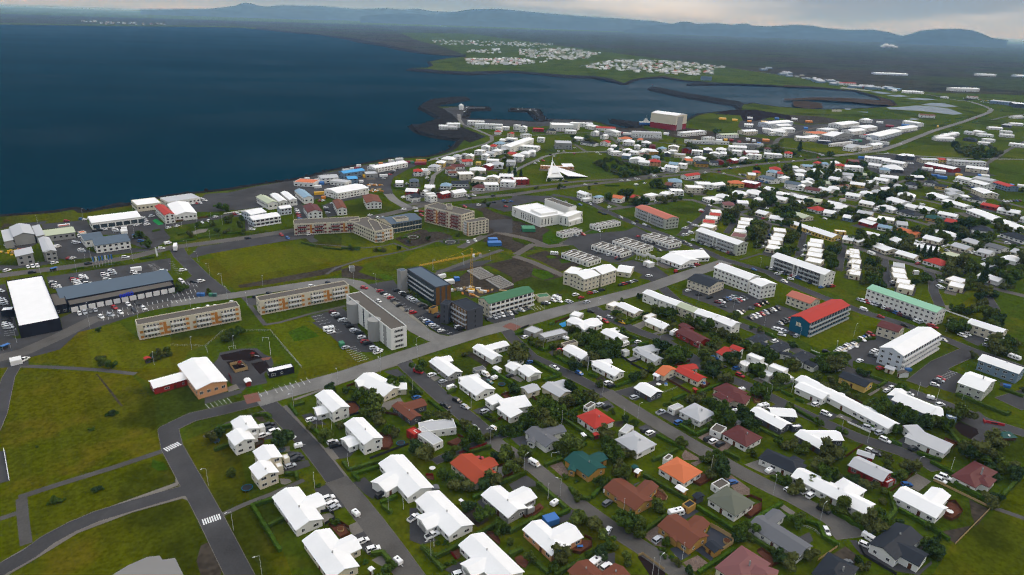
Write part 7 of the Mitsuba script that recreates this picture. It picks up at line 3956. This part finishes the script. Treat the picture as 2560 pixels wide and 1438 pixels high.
for l in DATA['bus']:
    a, b = pts(l.split()); key = newkey('bus_shelter'); d = (b - a) / np.linalg.norm(b - a); m = mat4((*((a + b) / 2), 0), math.atan2(d[1], d[0])); L = max(4.0, min(np.linalg.norm(b - a), 7))
    put(key + '__roof', xf(box(-L / 2, L / 2, -1, 1, 2.4, 2.6), m), 'blue'); put(key + '__back_wall', xf(box(-L / 2 + .1, L / 2 - .1, .85, .92, .1, 2.4), m), 'blueglass'); put(key + '__post', xf(cat(*[box(x - .05, x + .05, -.8, -.7, 0, 2.4) for x in (-L / 2 + .2, L / 2 - .2)]), m), 'steel'); put(key + '__bench', xf(box(-1.2, 1.2, .4, .75, .4, .48), m), 'timber')
    thing(key, 'bus shelter with a blue roof', 'bus shelter', (a + b) / 2)

# ------------------------------------------------------------------ small yard things
def trampoline(r): return dict(mat=(cyl((0, 0, .82), r * .86, .03, 18), 'dark'), pad=(cyl((0, 0, .78), r, .06, 18), 'wall_z'), leg=(cat(*[cyl((r * .8 * math.cos(a), r * .8 * math.sin(a), 0), .04, .8, 6) for a in np.arange(6) * 1.047]), 'steel'))
def hottub(r): return dict(tub=(cyl((0, 0, 0), r, .85, 16), 'pale_timber'), cover=(cyl((0, 0, .85), r * .96, .12, 16, r * .8), 'timber'))
def disc(r): return dict(dish=(cyl((0, 0, 1.0), .2, .35, 16, r * 1.2), 'white'), pole=(cyl((0, 0, 0), .06, 1.1, 6), 'steel'))
def swing(r): return dict(frame=(cat(*[bar((x, y, 0), (x, 0, 2), .07) for x in (-1.2, 1.2) for y in (-.8, .8)], bar((-1.3, 0, 2), (1.3, 0, 2), .08)), 'white'), seat=(cat(box(-.6, -.2, -.12, .12, .45, .5), box(.2, .6, -.12, .12, .45, .5)), 'dark'))
def goal(r): return dict(frame=(cat(bar((-1.6, 0, 0), (-1.6, 0, 2), .1), bar((1.6, 0, 0), (1.6, 0, 2), .1), bar((-1.65, 0, 2), (1.65, 0, 2), .1), bar((-1.6, 1, 0), (-1.6, 0, 2), .05), bar((1.6, 1, 0), (1.6, 0, 2), .05)), 'white'))
def tent(r): return dict(roof=(cyl((0, 0, .8), .9, .8, 8, .05), 'blue'), wall=(cyl((0, 0, 0), .85, .8, 8), 'white'))
def play(r): return dict(tower=(cat(*[box(x, x + .12, y, y + .12, 0, 2.4) for x in (-.8, .7) for y in (-.8, .7)], box(-.8, .8, -.8, .8, 1.1, 1.2)), 'timber'), roof=(cyl((0, 0, 2.4), 1.3, .9, 4, .05), 'red_panel'), slide=(bar((.8, 0, 1.2), (3, .3, .2), .55, .08), 'car_s'))
def redbox(r): return dict(wall=(cat(box(-4, 4, -.15, .15, 0, 1.2), box(-4, -3.8, -1.5, 1.5, 0, 1.2)), 'car_r'), panel=(box(-1.2, 1.2, -.2, .2, .3, .9), 'dark'))
def mound(r): return dict(roof=(hull([(-3.5, -2.5, 1.5), (3.5, -2.5, 1.5), (3.5, 2.5, 1.5), (-3.5, 2.5, 1.5), (-2, 0, 2.4), (2, 0, 2.4)]), 'roof_N'), wall=(box(-3, 3, -2, 2, 0, 1.5), 'timber'), skylight=(box(-.3, .3, -1.7, -.7, 1.7, 2.2), 'white'))
def binn(r): return dict(bin=(hull([(x * 1.3, y * .9, 0) for x in (-1, 1) for y in (-1, 1)] + [(x * 1.6, y, 1.3) for x in (-1, 1) for y in (-1, 1)]), 'blue'), lid=(box(-1.6, 1.6, -1.02, 1.02, 1.3, 1.4), 'car_b'))
def bins(r): return {('container' if i == 0 else f'container_{i:03d}'): (box(i * 2.4 - 5, i * 2.4 - 3, -.9, .9, 0, 1.9), c) for i, c in enumerate(('car_b', 'blue', 'm_', 'green', 'car_n')) if c != 'm_'}
def pallets(r): return {('stack' if i == 0 else f'stack_{i:03d}'): (box(i * 2.1 - 9, i * 2.1 - 7.4, -1.1 + (i % 3) * .3, .8, 0, 1.2 + .5 * (i % 2)), ('concrete', 'white', 'pale_timber')[i % 3]) for i in range(9)}
def lumber(r):
    o = {}
    for i in range(16):
        a = random.random() * 3; L = 2.2 + random.random() * 3; c = np.random.randn(2) * [5, 3]; m = mat4((*c, 0), a)
        o['stack' if i == 0 else f'stack_{i:03d}'] = (xf(box(-L / 2, L / 2, -.6, .6, 0, .4 + random.random() * .8), m), ('pale_timber', 'orange_panel', 'white', 'pale_timber')[i % 4])
    return o
def dish(r): return dict(mast=(cyl((0, 0, 0), .16, 3.4, 8), 'steel'), dish=(xf(cyl((0, 0, 0), .3, .7, 18, 1.9), np.array([[1, 0, 0, 0], [0, .45, -.9, -.2], [0, .9, .45, 3.8], [0, 0, 0, 1.0]])), 'white'), base=(box(-.7, .7, -.7, .7, 0, .3), 'concrete'))
def slide(r): return dict(cab=(box(-1, 1, -.8, .8, .5, 2.2), 'car_r'), boom=(bar((0, 0, 1.6), (3, 0, 2.6), .35), 'white'), track=(cat(box(-1.4, 1.4, -1, -.6, 0, .6), box(-1.4, 1.4, .6, 1, 0, .6)), 'rubber'))
def flowerring(r): return dict(hedge=(cat(*[xf(crown(60, 5, 4), mat4((5.2 * math.cos(a), 5.2 * math.sin(a), -.9), a, (1.1, 1.1, 1.0))) for a in np.arange(14) * .449]), 'leaf_a'), kerb=(cat(*[bar((4 * math.cos(a), 4 * math.sin(a), .15), (4 * math.cos(a + .4), 4 * math.sin(a + .4), .15), .5, .4) for a in np.arange(16) * .3927]), 'concrete'))
def yellowpile(r): return {('tub' if i == 0 else f'tub_{i:03d}'): (box(x, x + 1.4, y, y + 1.2, z, z + .75), ('car_y', 'pale_timber', 'car_y')[i % 3]) for i, (x, y, z) in enumerate([(random.uniform(-9, 9), random.uniform(-5, 5), random.choice((0, .76))) for _ in range(26)])}
def signtower(r): return dict(board=(hull([(-.4, -.15, 1), (.9, -.15, 1.2), (.2, -.15, 7.5), (-.5, -.15, 7.2), (-.4, .15, 1), (.9, .15, 1.2), (.2, .15, 7.5), (-.5, .15, 7.2)]), 'white'), post=(cyl((0, 0, 0), .2, 1.5, 8), 'steel'))
def table(r): return dict(top=(box(-1, 1, -.5, .5, .7, .78), 'blue'), leg=(cat(*[box(x, x + .08, y, y + .08, 0, .7) for x in (-.9, .8) for y in (-.4, .3)]), 'steel'))
def wallgrid(r): return None
QD = dict(trampoline=(trampoline, 'round garden trampoline', 'trampoline'), hottub=(hottub, 'round covered hot tub', 'hot tub'), disc=(disc, 'white satellite dish on a short pole', 'dish'), swing=(swing, 'white garden swing frame', 'swing'), goal=(goal, 'small white goal frame', 'goal'), tent=(tent, 'small round play tent', 'tent'), play=(play, 'wooden playground tower with a slide', 'play tower'), redbox=(redbox, 'low red playground wall', 'wall'), mound=(mound, 'dark green low playground hut', 'hut'), bin=(binn, 'blue rubbish skip', 'skip'), bins=(bins, 'row of coloured recycling containers', 'recycling bins'),
          pallets=(pallets, 'row of stacked building pallets', 'pallets'), lumber=(lumber, 'heap of stacked timber', 'timber pile'), dish=(dish, 'large white satellite dish on a mast', 'satellite dish'), slide=(slide, 'small red and white digger', 'digger'), flowerring=(flowerring, 'round flower bed with a low hedge ring', 'flower bed'), yellowpile=(yellowpile, 'piles of yellow fish tubs', 'tubs'), signtower=(signtower, 'curved white advertising pylon by the road', 'sign'), table=(table, 'blue garden table', 'table'))
for l in DATA['q']:
    nm, x, y, r = l.split(); p = (float(x) / 10, float(y) / 10); r = float(r) / 10
    if nm not in QD: continue
    fn, base, ca = QD[nm]; key = newkey({'disc': 'satellite_dish', 'dish': 'big_satellite_dish', 'hottub': 'hot_tub', 'play': 'play_tower', 'slide': 'digger', 'bin': 'skip', 'bins': 'recycling_station', 'mound': 'play_hut', 'redbox': 'play_wall', 'flowerring': 'flower_bed', 'yellowpile': 'tub_stack', 'signtower': 'sign_pylon', 'swing': 'swing_frame', 'goal': 'goal_frame', 'tent': 'play_tent', 'lumber': 'timber_pile', 'pallets': 'pallet_row'}.get(nm, nm))
    a = math.atan2(*(-np.array(p)))if nm == 'dish' else random.uniform(-.6, .6) + (.45 if nm in ('pallets', 'bins') else 0)
    for pn, (ms, mt) in fn(min(max(r, 1.0), 2.4) if nm in ('trampoline', 'hottub') else 1).items(): put(f'{key}__{pn}', xf(ms, mat4((*p, .03), a if nm != 'dish' else random.uniform(2.2, 3.6))), mt)
    thing(key, base, ca, p)

# ------------------------------------------------------------------ tower crane, foundations, store lettering, banners
def lattice(a, b, w, step, t=.12):
    a, b = np.array(a, float), np.array(b, float); d = b - a; L = np.linalg.norm(d); x = d / L; y = np.cross([0, 0, 1.0] if abs(x[2]) < .9 else [1.0, 0, 0], x); y /= np.linalg.norm(y); z = np.cross(x, y)
    cs = [y * w / 2 + z * w / 2, -y * w / 2 + z * w / 2, -y * w / 2 - z * w / 2, y * w / 2 - z * w / 2]; n = int(L / step); ms = [bar(a + c, b + c, t) for c in cs]
    for i in range(n):
        for j in range(4): ms.append(bar(a + x * L * i / n + cs[j], a + x * L * (i + 1) / n + cs[(j + 1) % 4], t * .6))
    return cat(*ms)
c0 = np.array([*TAG['crane'], 0]); jt = np.array([*TAG['craneT'], 24.0]); top = c0 + [0, 0, 24]; jd = (jt - top) / np.linalg.norm(jt - top)
put('tower_crane__mast', lattice(c0 + [0, 0, .6], top, 1.1, 1.8, .15), 'crane'); put('tower_crane__jib', lattice(top, jt, .7, 1.7, .1), 'crane'); put('tower_crane__counter_jib', lattice(top - jd * .5, top - jd * 7, .7, 1.6, .1), 'crane')
put('tower_crane__peak', lattice(top, top + [0, 0, 4.5], .7, 1.2, .15), 'crane'); put('tower_crane__counterweight', xf(trimesh.creation.box((1.6, 1.6, 2)), mat4(top - jd * 6.6 - [0, 0, 1.4])), 'concrete'); put('tower_crane__base', cat(box(c0[0] - 2.3, c0[0] + 2.3, c0[1] - 2.3, c0[1] + 2.3, 0, .7), box(c0[0] - 1, c0[0] + 1, c0[1] - 1, c0[1] + 1, .7, 1.5)), 'crane')
put('tower_crane__tie', cat(bar(top + [0, 0, 4.4], top + jd * (np.linalg.norm(jt - top) * .7), .07), bar(top + [0, 0, 4.4], top - jd * 6.5, .07)), 'crane'); put('tower_crane__cab', xf(trimesh.creation.box((1.4, 1.4, 1.8)), mat4(top + [1.2, 0, -.4])), 'white')
fixed('tower_crane', 'yellow lattice tower crane standing on the building site', 'crane')
A, B, Cc = TAG['wgA'], TAG['wgB'], TAG['wgC']; ux = (Cc - B); vx = (A - B)
fk = newkey('foundation_walls'); FP = Parts(fk)
for sgm in range(2):
    o = B + ux * sgm * .5 + vx * (.05 - .25 * sgm)
    for i in range(8): put(FP('strip'), bar((*(o + ux * (.03 + .06 * i)), .4), (*(o + ux * (.03 + .06 * i) + vx * .9), .4), .55, .8), 'concrete')
    for t_ in (0, .9): put(FP('beam'), bar((*(o + ux * .02 + vx * t_), .38), (*(o + ux * .46 + vx * t_), .38), .6, .76), 'concrete')
fixed(fk, 'grid of bare concrete foundation walls on the building site', 'foundation')
nl = meshkit.text_mesh('nett\u00f3', 2.3, .35, bold=True); nl.apply_translation((-nl.bounds[1][0] / 2, 0, 0))
na, nb = TAG['netA'], TAG['netB']; nd = (nb - na) / np.linalg.norm(nb - na)
lie = np.array([[1, 0, 0, 0], [0, math.cos(1.15), -math.sin(1.15), 0], [0, math.sin(1.15), math.cos(1.15), 0], [0, 0, 0, 1.0]])
put('store_sign', xf(xf(nl, lie), mat4((*((na + nb) / 2), 4.9), math.atan2(nd[1], nd[0]))), 'signblue'); fixed('store_sign', 'blue roof lettering nett\u00f3 on the brown roof edge of the store', 'sign')
fa, fb = TAG['flagA'], TAG['flagB']
for i in range(7):
    p = fa + (fb - fa) * i / 6; key = newkey('banner_flag'); put(key + '__pole', cyl((*p, 0), .07, 7.5, 6), 'white'); put(key + '__flag', box(p[0] + .05, p[0] + 1.1, p[1] - .03, p[1] + .03, 4.0, 7.3), ('blue', 'white', 'blue')[i % 3]); thing(key, ('blue', 'white', 'blue')[i % 3] + ' banner flag on a pole', 'flag', p, 'banner flags before the store')

# ------------------------------------------------------------------ church, ship hall, ships, lighthouse
cl, cm, cr, cb_, cc = TAG['churchleft'], TAG['churchmid'], TAG['churchright'], TAG['churchback'], TAG['church']
tp = (*(cc * .6 + cb_ * .4), 15.0)
def sail(*p):
    p = np.array(p, float); n = np.cross(p[1] - p[0], p[2] - p[0]); n /= np.linalg.norm(n); return hull(np.vstack([p + n * .25, p - n * .25]))
def z3(q, z): return (q[0], q[1], z)
put('church__spire', cyl(z3(cc * .6 + cb_ * .4, 7), 1.1, 13, 8, .06), 'white')
put('church__roof', cat(sail(z3(cl, .3), z3(cc * .8 + cl * .2, 5), tp), sail(z3(cm, .5), z3(cc * .6 + cm * .4, 6), tp), sail(z3(cr, .3), z3(cm * .5 + cb_ * .5, 5.5), z3(cc * .55 + cb_ * .45, 9)), sail(z3(cl * .6 + cb_ * .4, 3.5), z3(cm * .7 + cb_ * .3, 5), z3(cc * .6 + cb_ * .4, 10)), sail(z3(cr, .3), z3(cm * .85 + cr * .15, 4.2), z3(cm * .5 + cb_ * .5, 5.5))), 'roof_W')
put('church__wall', slab(sg.Polygon([cl * .8 + cc * .2, cm * .9 + cc * .1, cm * .6 + cb_ * .4, cb_ * .9 + cl * .1]).convex_hull, 0, 3.6), 'wall_w'); put('church__window', slab(sg.Polygon([cl * .8 + cc * .2, cm * .9 + cc * .1, cm * .6 + cb_ * .4, cb_ * .9 + cl * .1]).convex_hull.buffer(.06), 1.0, 2.4), 'blueglass')
fixed('church', 'white swept church with a thin tall spire on the green', 'church')
ha, hb, hc_ = TAG['hallA'], TAG['hallB'], TAG['hallC']; u = (hb - ha) / np.linalg.norm(hb - ha); v = np.array([-u[1], u[0]]); L = np.linalg.norm(hb - ha); W = abs((hc_ - hb) @ v); hm = mat4((*ha, 0), math.atan2(u[1], u[0]))
put('shipyard_hall__lower_wall', xf(box(0, L, 0, W, 0, 9), hm), 'hullred')
put('shipyard_hall__wall', xf(hull([(x, y, 9) for x in (-.05, L + .05) for y in (-.05, W + .05)] + [(x, y, 24) for x in (-.05, L + .05) for y in (1, W - 1)]), hm), 'wall_c')
put('shipyard_hall__roof', xf(hull([(x, y, 24) for x in (-.2, L + .2) for y in (.6, W - .6)] + [(x, W / 2, 26.5) for x in (-.2, L + .2)]), hm), 'roof_W'); put('shipyard_hall__door', xf(box(L + .05, L + .3, W * .12, W * .62, 0, 22), hm), 'grey')
fixed('shipyard_hall', 'giant white and dark red shipyard hall beside the dock', 'hall')
def ship(key, p, q, hullm, label, sc=1.0, z0=0.0):
    p, q = np.array(p), np.array(q); d = (q - p) / np.linalg.norm(q - p); L = np.linalg.norm(q - p); w = L * .24; m = mat4((*((p + q) / 2), z0), math.atan2(d[1], d[0]))
    hp = [(-L / 2, s * w * .42, z) for s in (-1, 1) for z in (.8, L * .11)] + [(L * .2, s * w * .5, L * .12) for s in (-1, 1)] + [(L * .15, s * w * .3, .2) for s in (-1, 1)] + [(L / 2, 0, L * .17), (L * .42, 0, .3), (-L * .45, 0, .2)]
    put(key + '__hull', xf(hull(hp), m), hullm); put(key + '__deckhouse', xf(cat(box(-L * .3, -L * .08, -w * .3, w * .3, L * .1, L * .2), box(-L * .27, -L * .14, -w * .24, w * .24, L * .2, L * .27)), m), 'white'); put(key + '__bulwark', xf(hull([(-L * .5, s * w * .43, L * .11) for s in (-1, 1)] + [(L * .2, s * w * .51, L * .12) for s in (-1, 1)] + [(L * .505, 0, L * .172), (L * .505, 0, L * .2), (L * .2, w * .5, L * .15), (L * .2, -w * .5, L * .15), (-L * .5, w * .43, L * .125), (-L * .5, -w * .43, L * .125)]), m), 'white')
    put(key + '__mast', xf(cat(bar((-L * .2, 0, L * .27), (-L * .2, 0, L * .42), .3), bar((L * .25, 0, L * .15), (L * .25, 0, L * .4), .3), bar((L * .25, 0, L * .38), (-L * .05, 0, L * .25), .15)), m), 'steel'); put(key + '__window', xf(box(-L * .138, -L * .134, -w * .2, w * .2, L * .225, L * .255), m), 'glass'); fixed(key, label, 'ship')
def px_span(a, half, ang): d = np.array([math.cos(ang), math.sin(ang)]); return a - d * half, a + d * half
for key, tag, half, ang, hm_, lb, z in (('fishing_ship', 'ship', 19, -.15, 'blue', 'blue-hulled white fishing ship hauled out before the shipyard hall', .5), ('fishing_ship_001', 'shipa', 14, -.1, 'green', 'smaller white fishing ship with dark hull right before the hall door', .5), ('fishing_boat', 'boata', 10, .1, 'car_y', 'pale yellow fishing boat at the head of the middle pier', -3.6), ('fishing_boat_001', 'boatb', 9, .3, 'dark', 'dark fishing boat moored left along the middle pier', -3.6), ('fishing_boat_002', 'red1', 9, 1.2, 'hullred', 'red-hulled boat at the quay by the left pier, nearer one', -3.6), ('fishing_boat_003', 'red2', 9, 1.2, 'hullred', 'red and white boat at the quay by the left pier, farther one', -3.6)):
    ship(key, *px_span(TAG[tag], half, ang), hm_, lb, 1, z)
sp_ = TAG['silo']; put('harbour_tower__wall', cyl((*sp_, 0), 4.5, 8, 10), 'wall_w'); put('harbour_tower__roof', cyl((*sp_, 8), 5, 3, 10, .3), 'roof_W'); fixed('harbour_tower', 'white round harbour tower on the left pier', 'tower')
lh = TAG['lighth']; put('beacon__post', cyl((*lh, 0), 1.0, 5, 8), 'dark'); put('beacon__lamp_room', cyl((*lh, 5), .8, 1.6, 8), 'car_r'); fixed('beacon', 'small beacon on the tip of the long breakwater', 'beacon')
for i, (t_, L, W, z, wc, lb) in enumerate((('gl1', 135, 40, 6, 'l', 'long white glasshouse hall far right, left one of the pair'), ('gl4', 80, 30, 7, 'w', 'pale hall far right between the glasshouses'), ('gl5', 150, 45, 6, 'l', 'long white hall at the right edge far behind'), ('toff', 34, 14, 11, 'b', 'blue-grey office block by the far shore of the bay'))):
    key = newkey('far_hall'); p = TAG[t_] + np.array([0, 40 * (t_ != 'toff')]); Ws, P = build(key, f'{"f" if t_ == "toff" else "g"} {z} {int((p[0] - L / 2) * 10)} {int(p[1] * 10)} {int((p[0] + L / 2) * 10)} {int(p[1] * 10) - 60} {W * 10}', 'W' if t_ != 'toff' else 'S', wc); fixed(key, lb, 'building')

# ------------------------------------------------------------------ the far towns: every house a thing of its own
group('far_house_0', wall=(box(-6, 6, -4.5, 4.5, 0, 3.2), 'wall_w'), roof=(hull([(x, y, 3.2) for x in (-6.4, 6.4) for y in (-5, 5)] + [(x, 0, 5) for x in (-6.4, 6.4)]), 'roof_W'))
group('far_house_1', wall=(box(-9, 9, -5, 5, 0, 4.2), 'wall_c'), roof=(box(-9.2, 9.2, -5.2, 5.2, 4.2, 4.7), 'roof_W'))
group('far_house_2', wall=(box(-6, 6, -4.5, 4.5, 0, 3.4), 'wall_c'), roof=(hull([(x, y, 3.4) for x in (-6.4, 6.4) for y in (-5, 5)] + [(x, 0, 5.4) for x in (-3, 3)]), 'roof_R'))
group('far_house_3', wall=(box(-10, 10, -6, 6, 0, 8.5), 'wall_w'), roof=(box(-10.2, 10.2, -6.2, 6.2, 8.5, 9), 'roof_L'))
group('far_house_4', wall=(box(-6, 6, -4.5, 4.5, 0, 3.4), 'wall_w'), roof=(hull([(x, y, 3.4) for x in (-6.4, 6.4) for y in (-5, 5)] + [(x, 0, 5.4) for x in (-6, 6)]), 'roof_G'))
group('far_house_5', wall=(box(-14, 14, -8, 8, 0, 6), 'wall_b'), roof=(hull([(x, y, 6) for x in (-14.4, 14.4) for y in (-8.5, 8.5)] + [(x, 0, 8) for x in (-14.4, 14.4)]), 'roof_L'))
FG = [('far house with a white gabled roof', 'white gabled houses in the far towns'), ('far white house with a flat roof', 'white flat houses in the far towns'), ('far house with a red roof', 'red-roofed houses in the far towns'), ('far tall white apartment house', 'tall white houses in the far towns'), ('far house with a grey roof', 'grey-roofed houses in the far towns'), ('far blue-grey hall with a pale roof', 'halls along the far highway')]
FZ = ['behind the headland', 'in the small row behind the headland', 'in the dense far quarter under the highway', 'on the headland by the bay', 'across the bay below the highway', 'along the far highway', 'along the far highway', 'on the distant shore left']
FSTUFF = 0
labels['far_town_houses'] = {'kind': 'stuff', 'label': 'crowd of small pale houses filling the far towns', 'category': 'houses'}
for zi, l in reversed(list(enumerate(DATA['far']))):
    t = l.split(); q = sg.Polygon(pts(t[:-1])).buffer(0); n = int(t[-1]); x0, y0, x1, y1 = q.bounds; done = 0; tries = 0; taken = []
    while done < n and tries < n * 60:
        tries += 1; p = np.array([random.uniform(x0, x1), random.uniform(y0, y1)])
        p = np.round(p / [18, 25]) * [18, 25] + np.random.randn(2) * 2.5
        if not q.contains(sg.Point(*p)) or any(abs(p[0] - a) < 13.5 and abs(p[1] - b) < 12 for a, b in taken): continue
        taken.append(p); done += 1; k = random.choices(range(6), (8, 6, 1.4, 1.0, 4.5, 0 if zi not in (5, 6) else 30))[0]; key = newkey('far_house'); s = random.uniform(.8, 1.15) if zi < 7 else 1.6
        if k != 5 and sum(1 for q_ in labels if q_.startswith('far_house')) >= 290:
            FSTUFF += 1; inst(f'far_town_houses__{FSTUFF:03d}', f'far_house_{k}', mat4((*p, 0.1), .25 + random.choice((0, 1.57)), (s, s, s))); used['far_house'] -= 1; continue
        inst(key, f'far_house_{k}', mat4((*p, 0.1), .25 + random.choice((0, 1.57)) + random.uniform(-.1, .1), (s, s, s))); labels[key] = {'label': f'{FG[k][0]} {FZ[zi]}', 'category': 'house', 'group': f'{FG[k][1]} {FZ[zi]}'}

# ------------------------------------------------------------------ labels: what each thing looks like and what it stands by
LMS = []
cand = [(k, np.array(c)) for k, c, *_ in HOUSES] + [(k, np.array(c)) for k, c, *_ in BUILD]
LKEY = {}
for l in DATA['lm']:
    x, y, nm = l.split(' ', 2); p = np.array([float(x), float(y)]) / 10
    k, c = min(((k, c) for k, c in cand if k not in LKEY), key=lambda t: np.linalg.norm(t[1] - p))
    LKEY[k] = nm; LMS.append((nm, c))
WALLN = {k: WN_[w] for k, _, _, w, *_ in HOUSES + [(a, b, c, d) for a, b, c, d in BUILD]}
lmp = np.array([c for _, c in LMS]); buckets = {}
for key, base, ca, p, g in THINGS:
    if key in LKEY:
        nm = LKEY[key][4:]
        labels[key] = {'label': f'{nm} with {WALLN[key]} walls' if 'wall' not in nm else nm + ' among its neighbours', 'category': ca, **({'group': g} if g else {})}; continue
    dd = np.linalg.norm(lmp - p, axis=1); i = int(dd.argmin()); d = p - lmp[i]
    view = p / np.linalg.norm(p); side = d @ np.array([view[1], -view[0]]); deep = d @ view
    w = ('right of' if side > 0 else 'left of') if abs(side) > abs(deep) else ('behind' if deep > 0 else 'in front of')
    buckets.setdefault((base, w, LMS[i][0]), []).append((dd[i], key, ca, g))
ORD = ['', 'second nearest ', 'third nearest ', 'fourth nearest ', 'fifth nearest ', 'sixth nearest ', 'seventh nearest ', 'eighth nearest ', 'ninth nearest ', 'tenth nearest ']
for (base, w, nm), q in buckets.items():
    for r, (_, key, ca, g) in enumerate(sorted(q)):
        rank = ('nearest ' if len(q) > 1 else '') if r == 0 else (ORD[r] if r < 10 else f'{r + 1}th nearest ')
        labels[key] = {'label': f'{base}, {rank}{w} {nm}' if rank else f'{base} {w} {nm}', 'category': ca, **({'group': g} if g else {})}
xs = [v for v in THINGS]
scene['haze'] = {'type': 'cube', 'to_world': T4(np.array([[62000, 0, 0, 0], [0, 34000, 0, 28000], [0, 0, 395, 385], [0, 0, 0, 1.0]])), 'bsdf': {'type': 'null'}, 'interior': {'type': 'ref', 'id': 'air'}}
labels['haze'] = {'kind': 'stuff'}
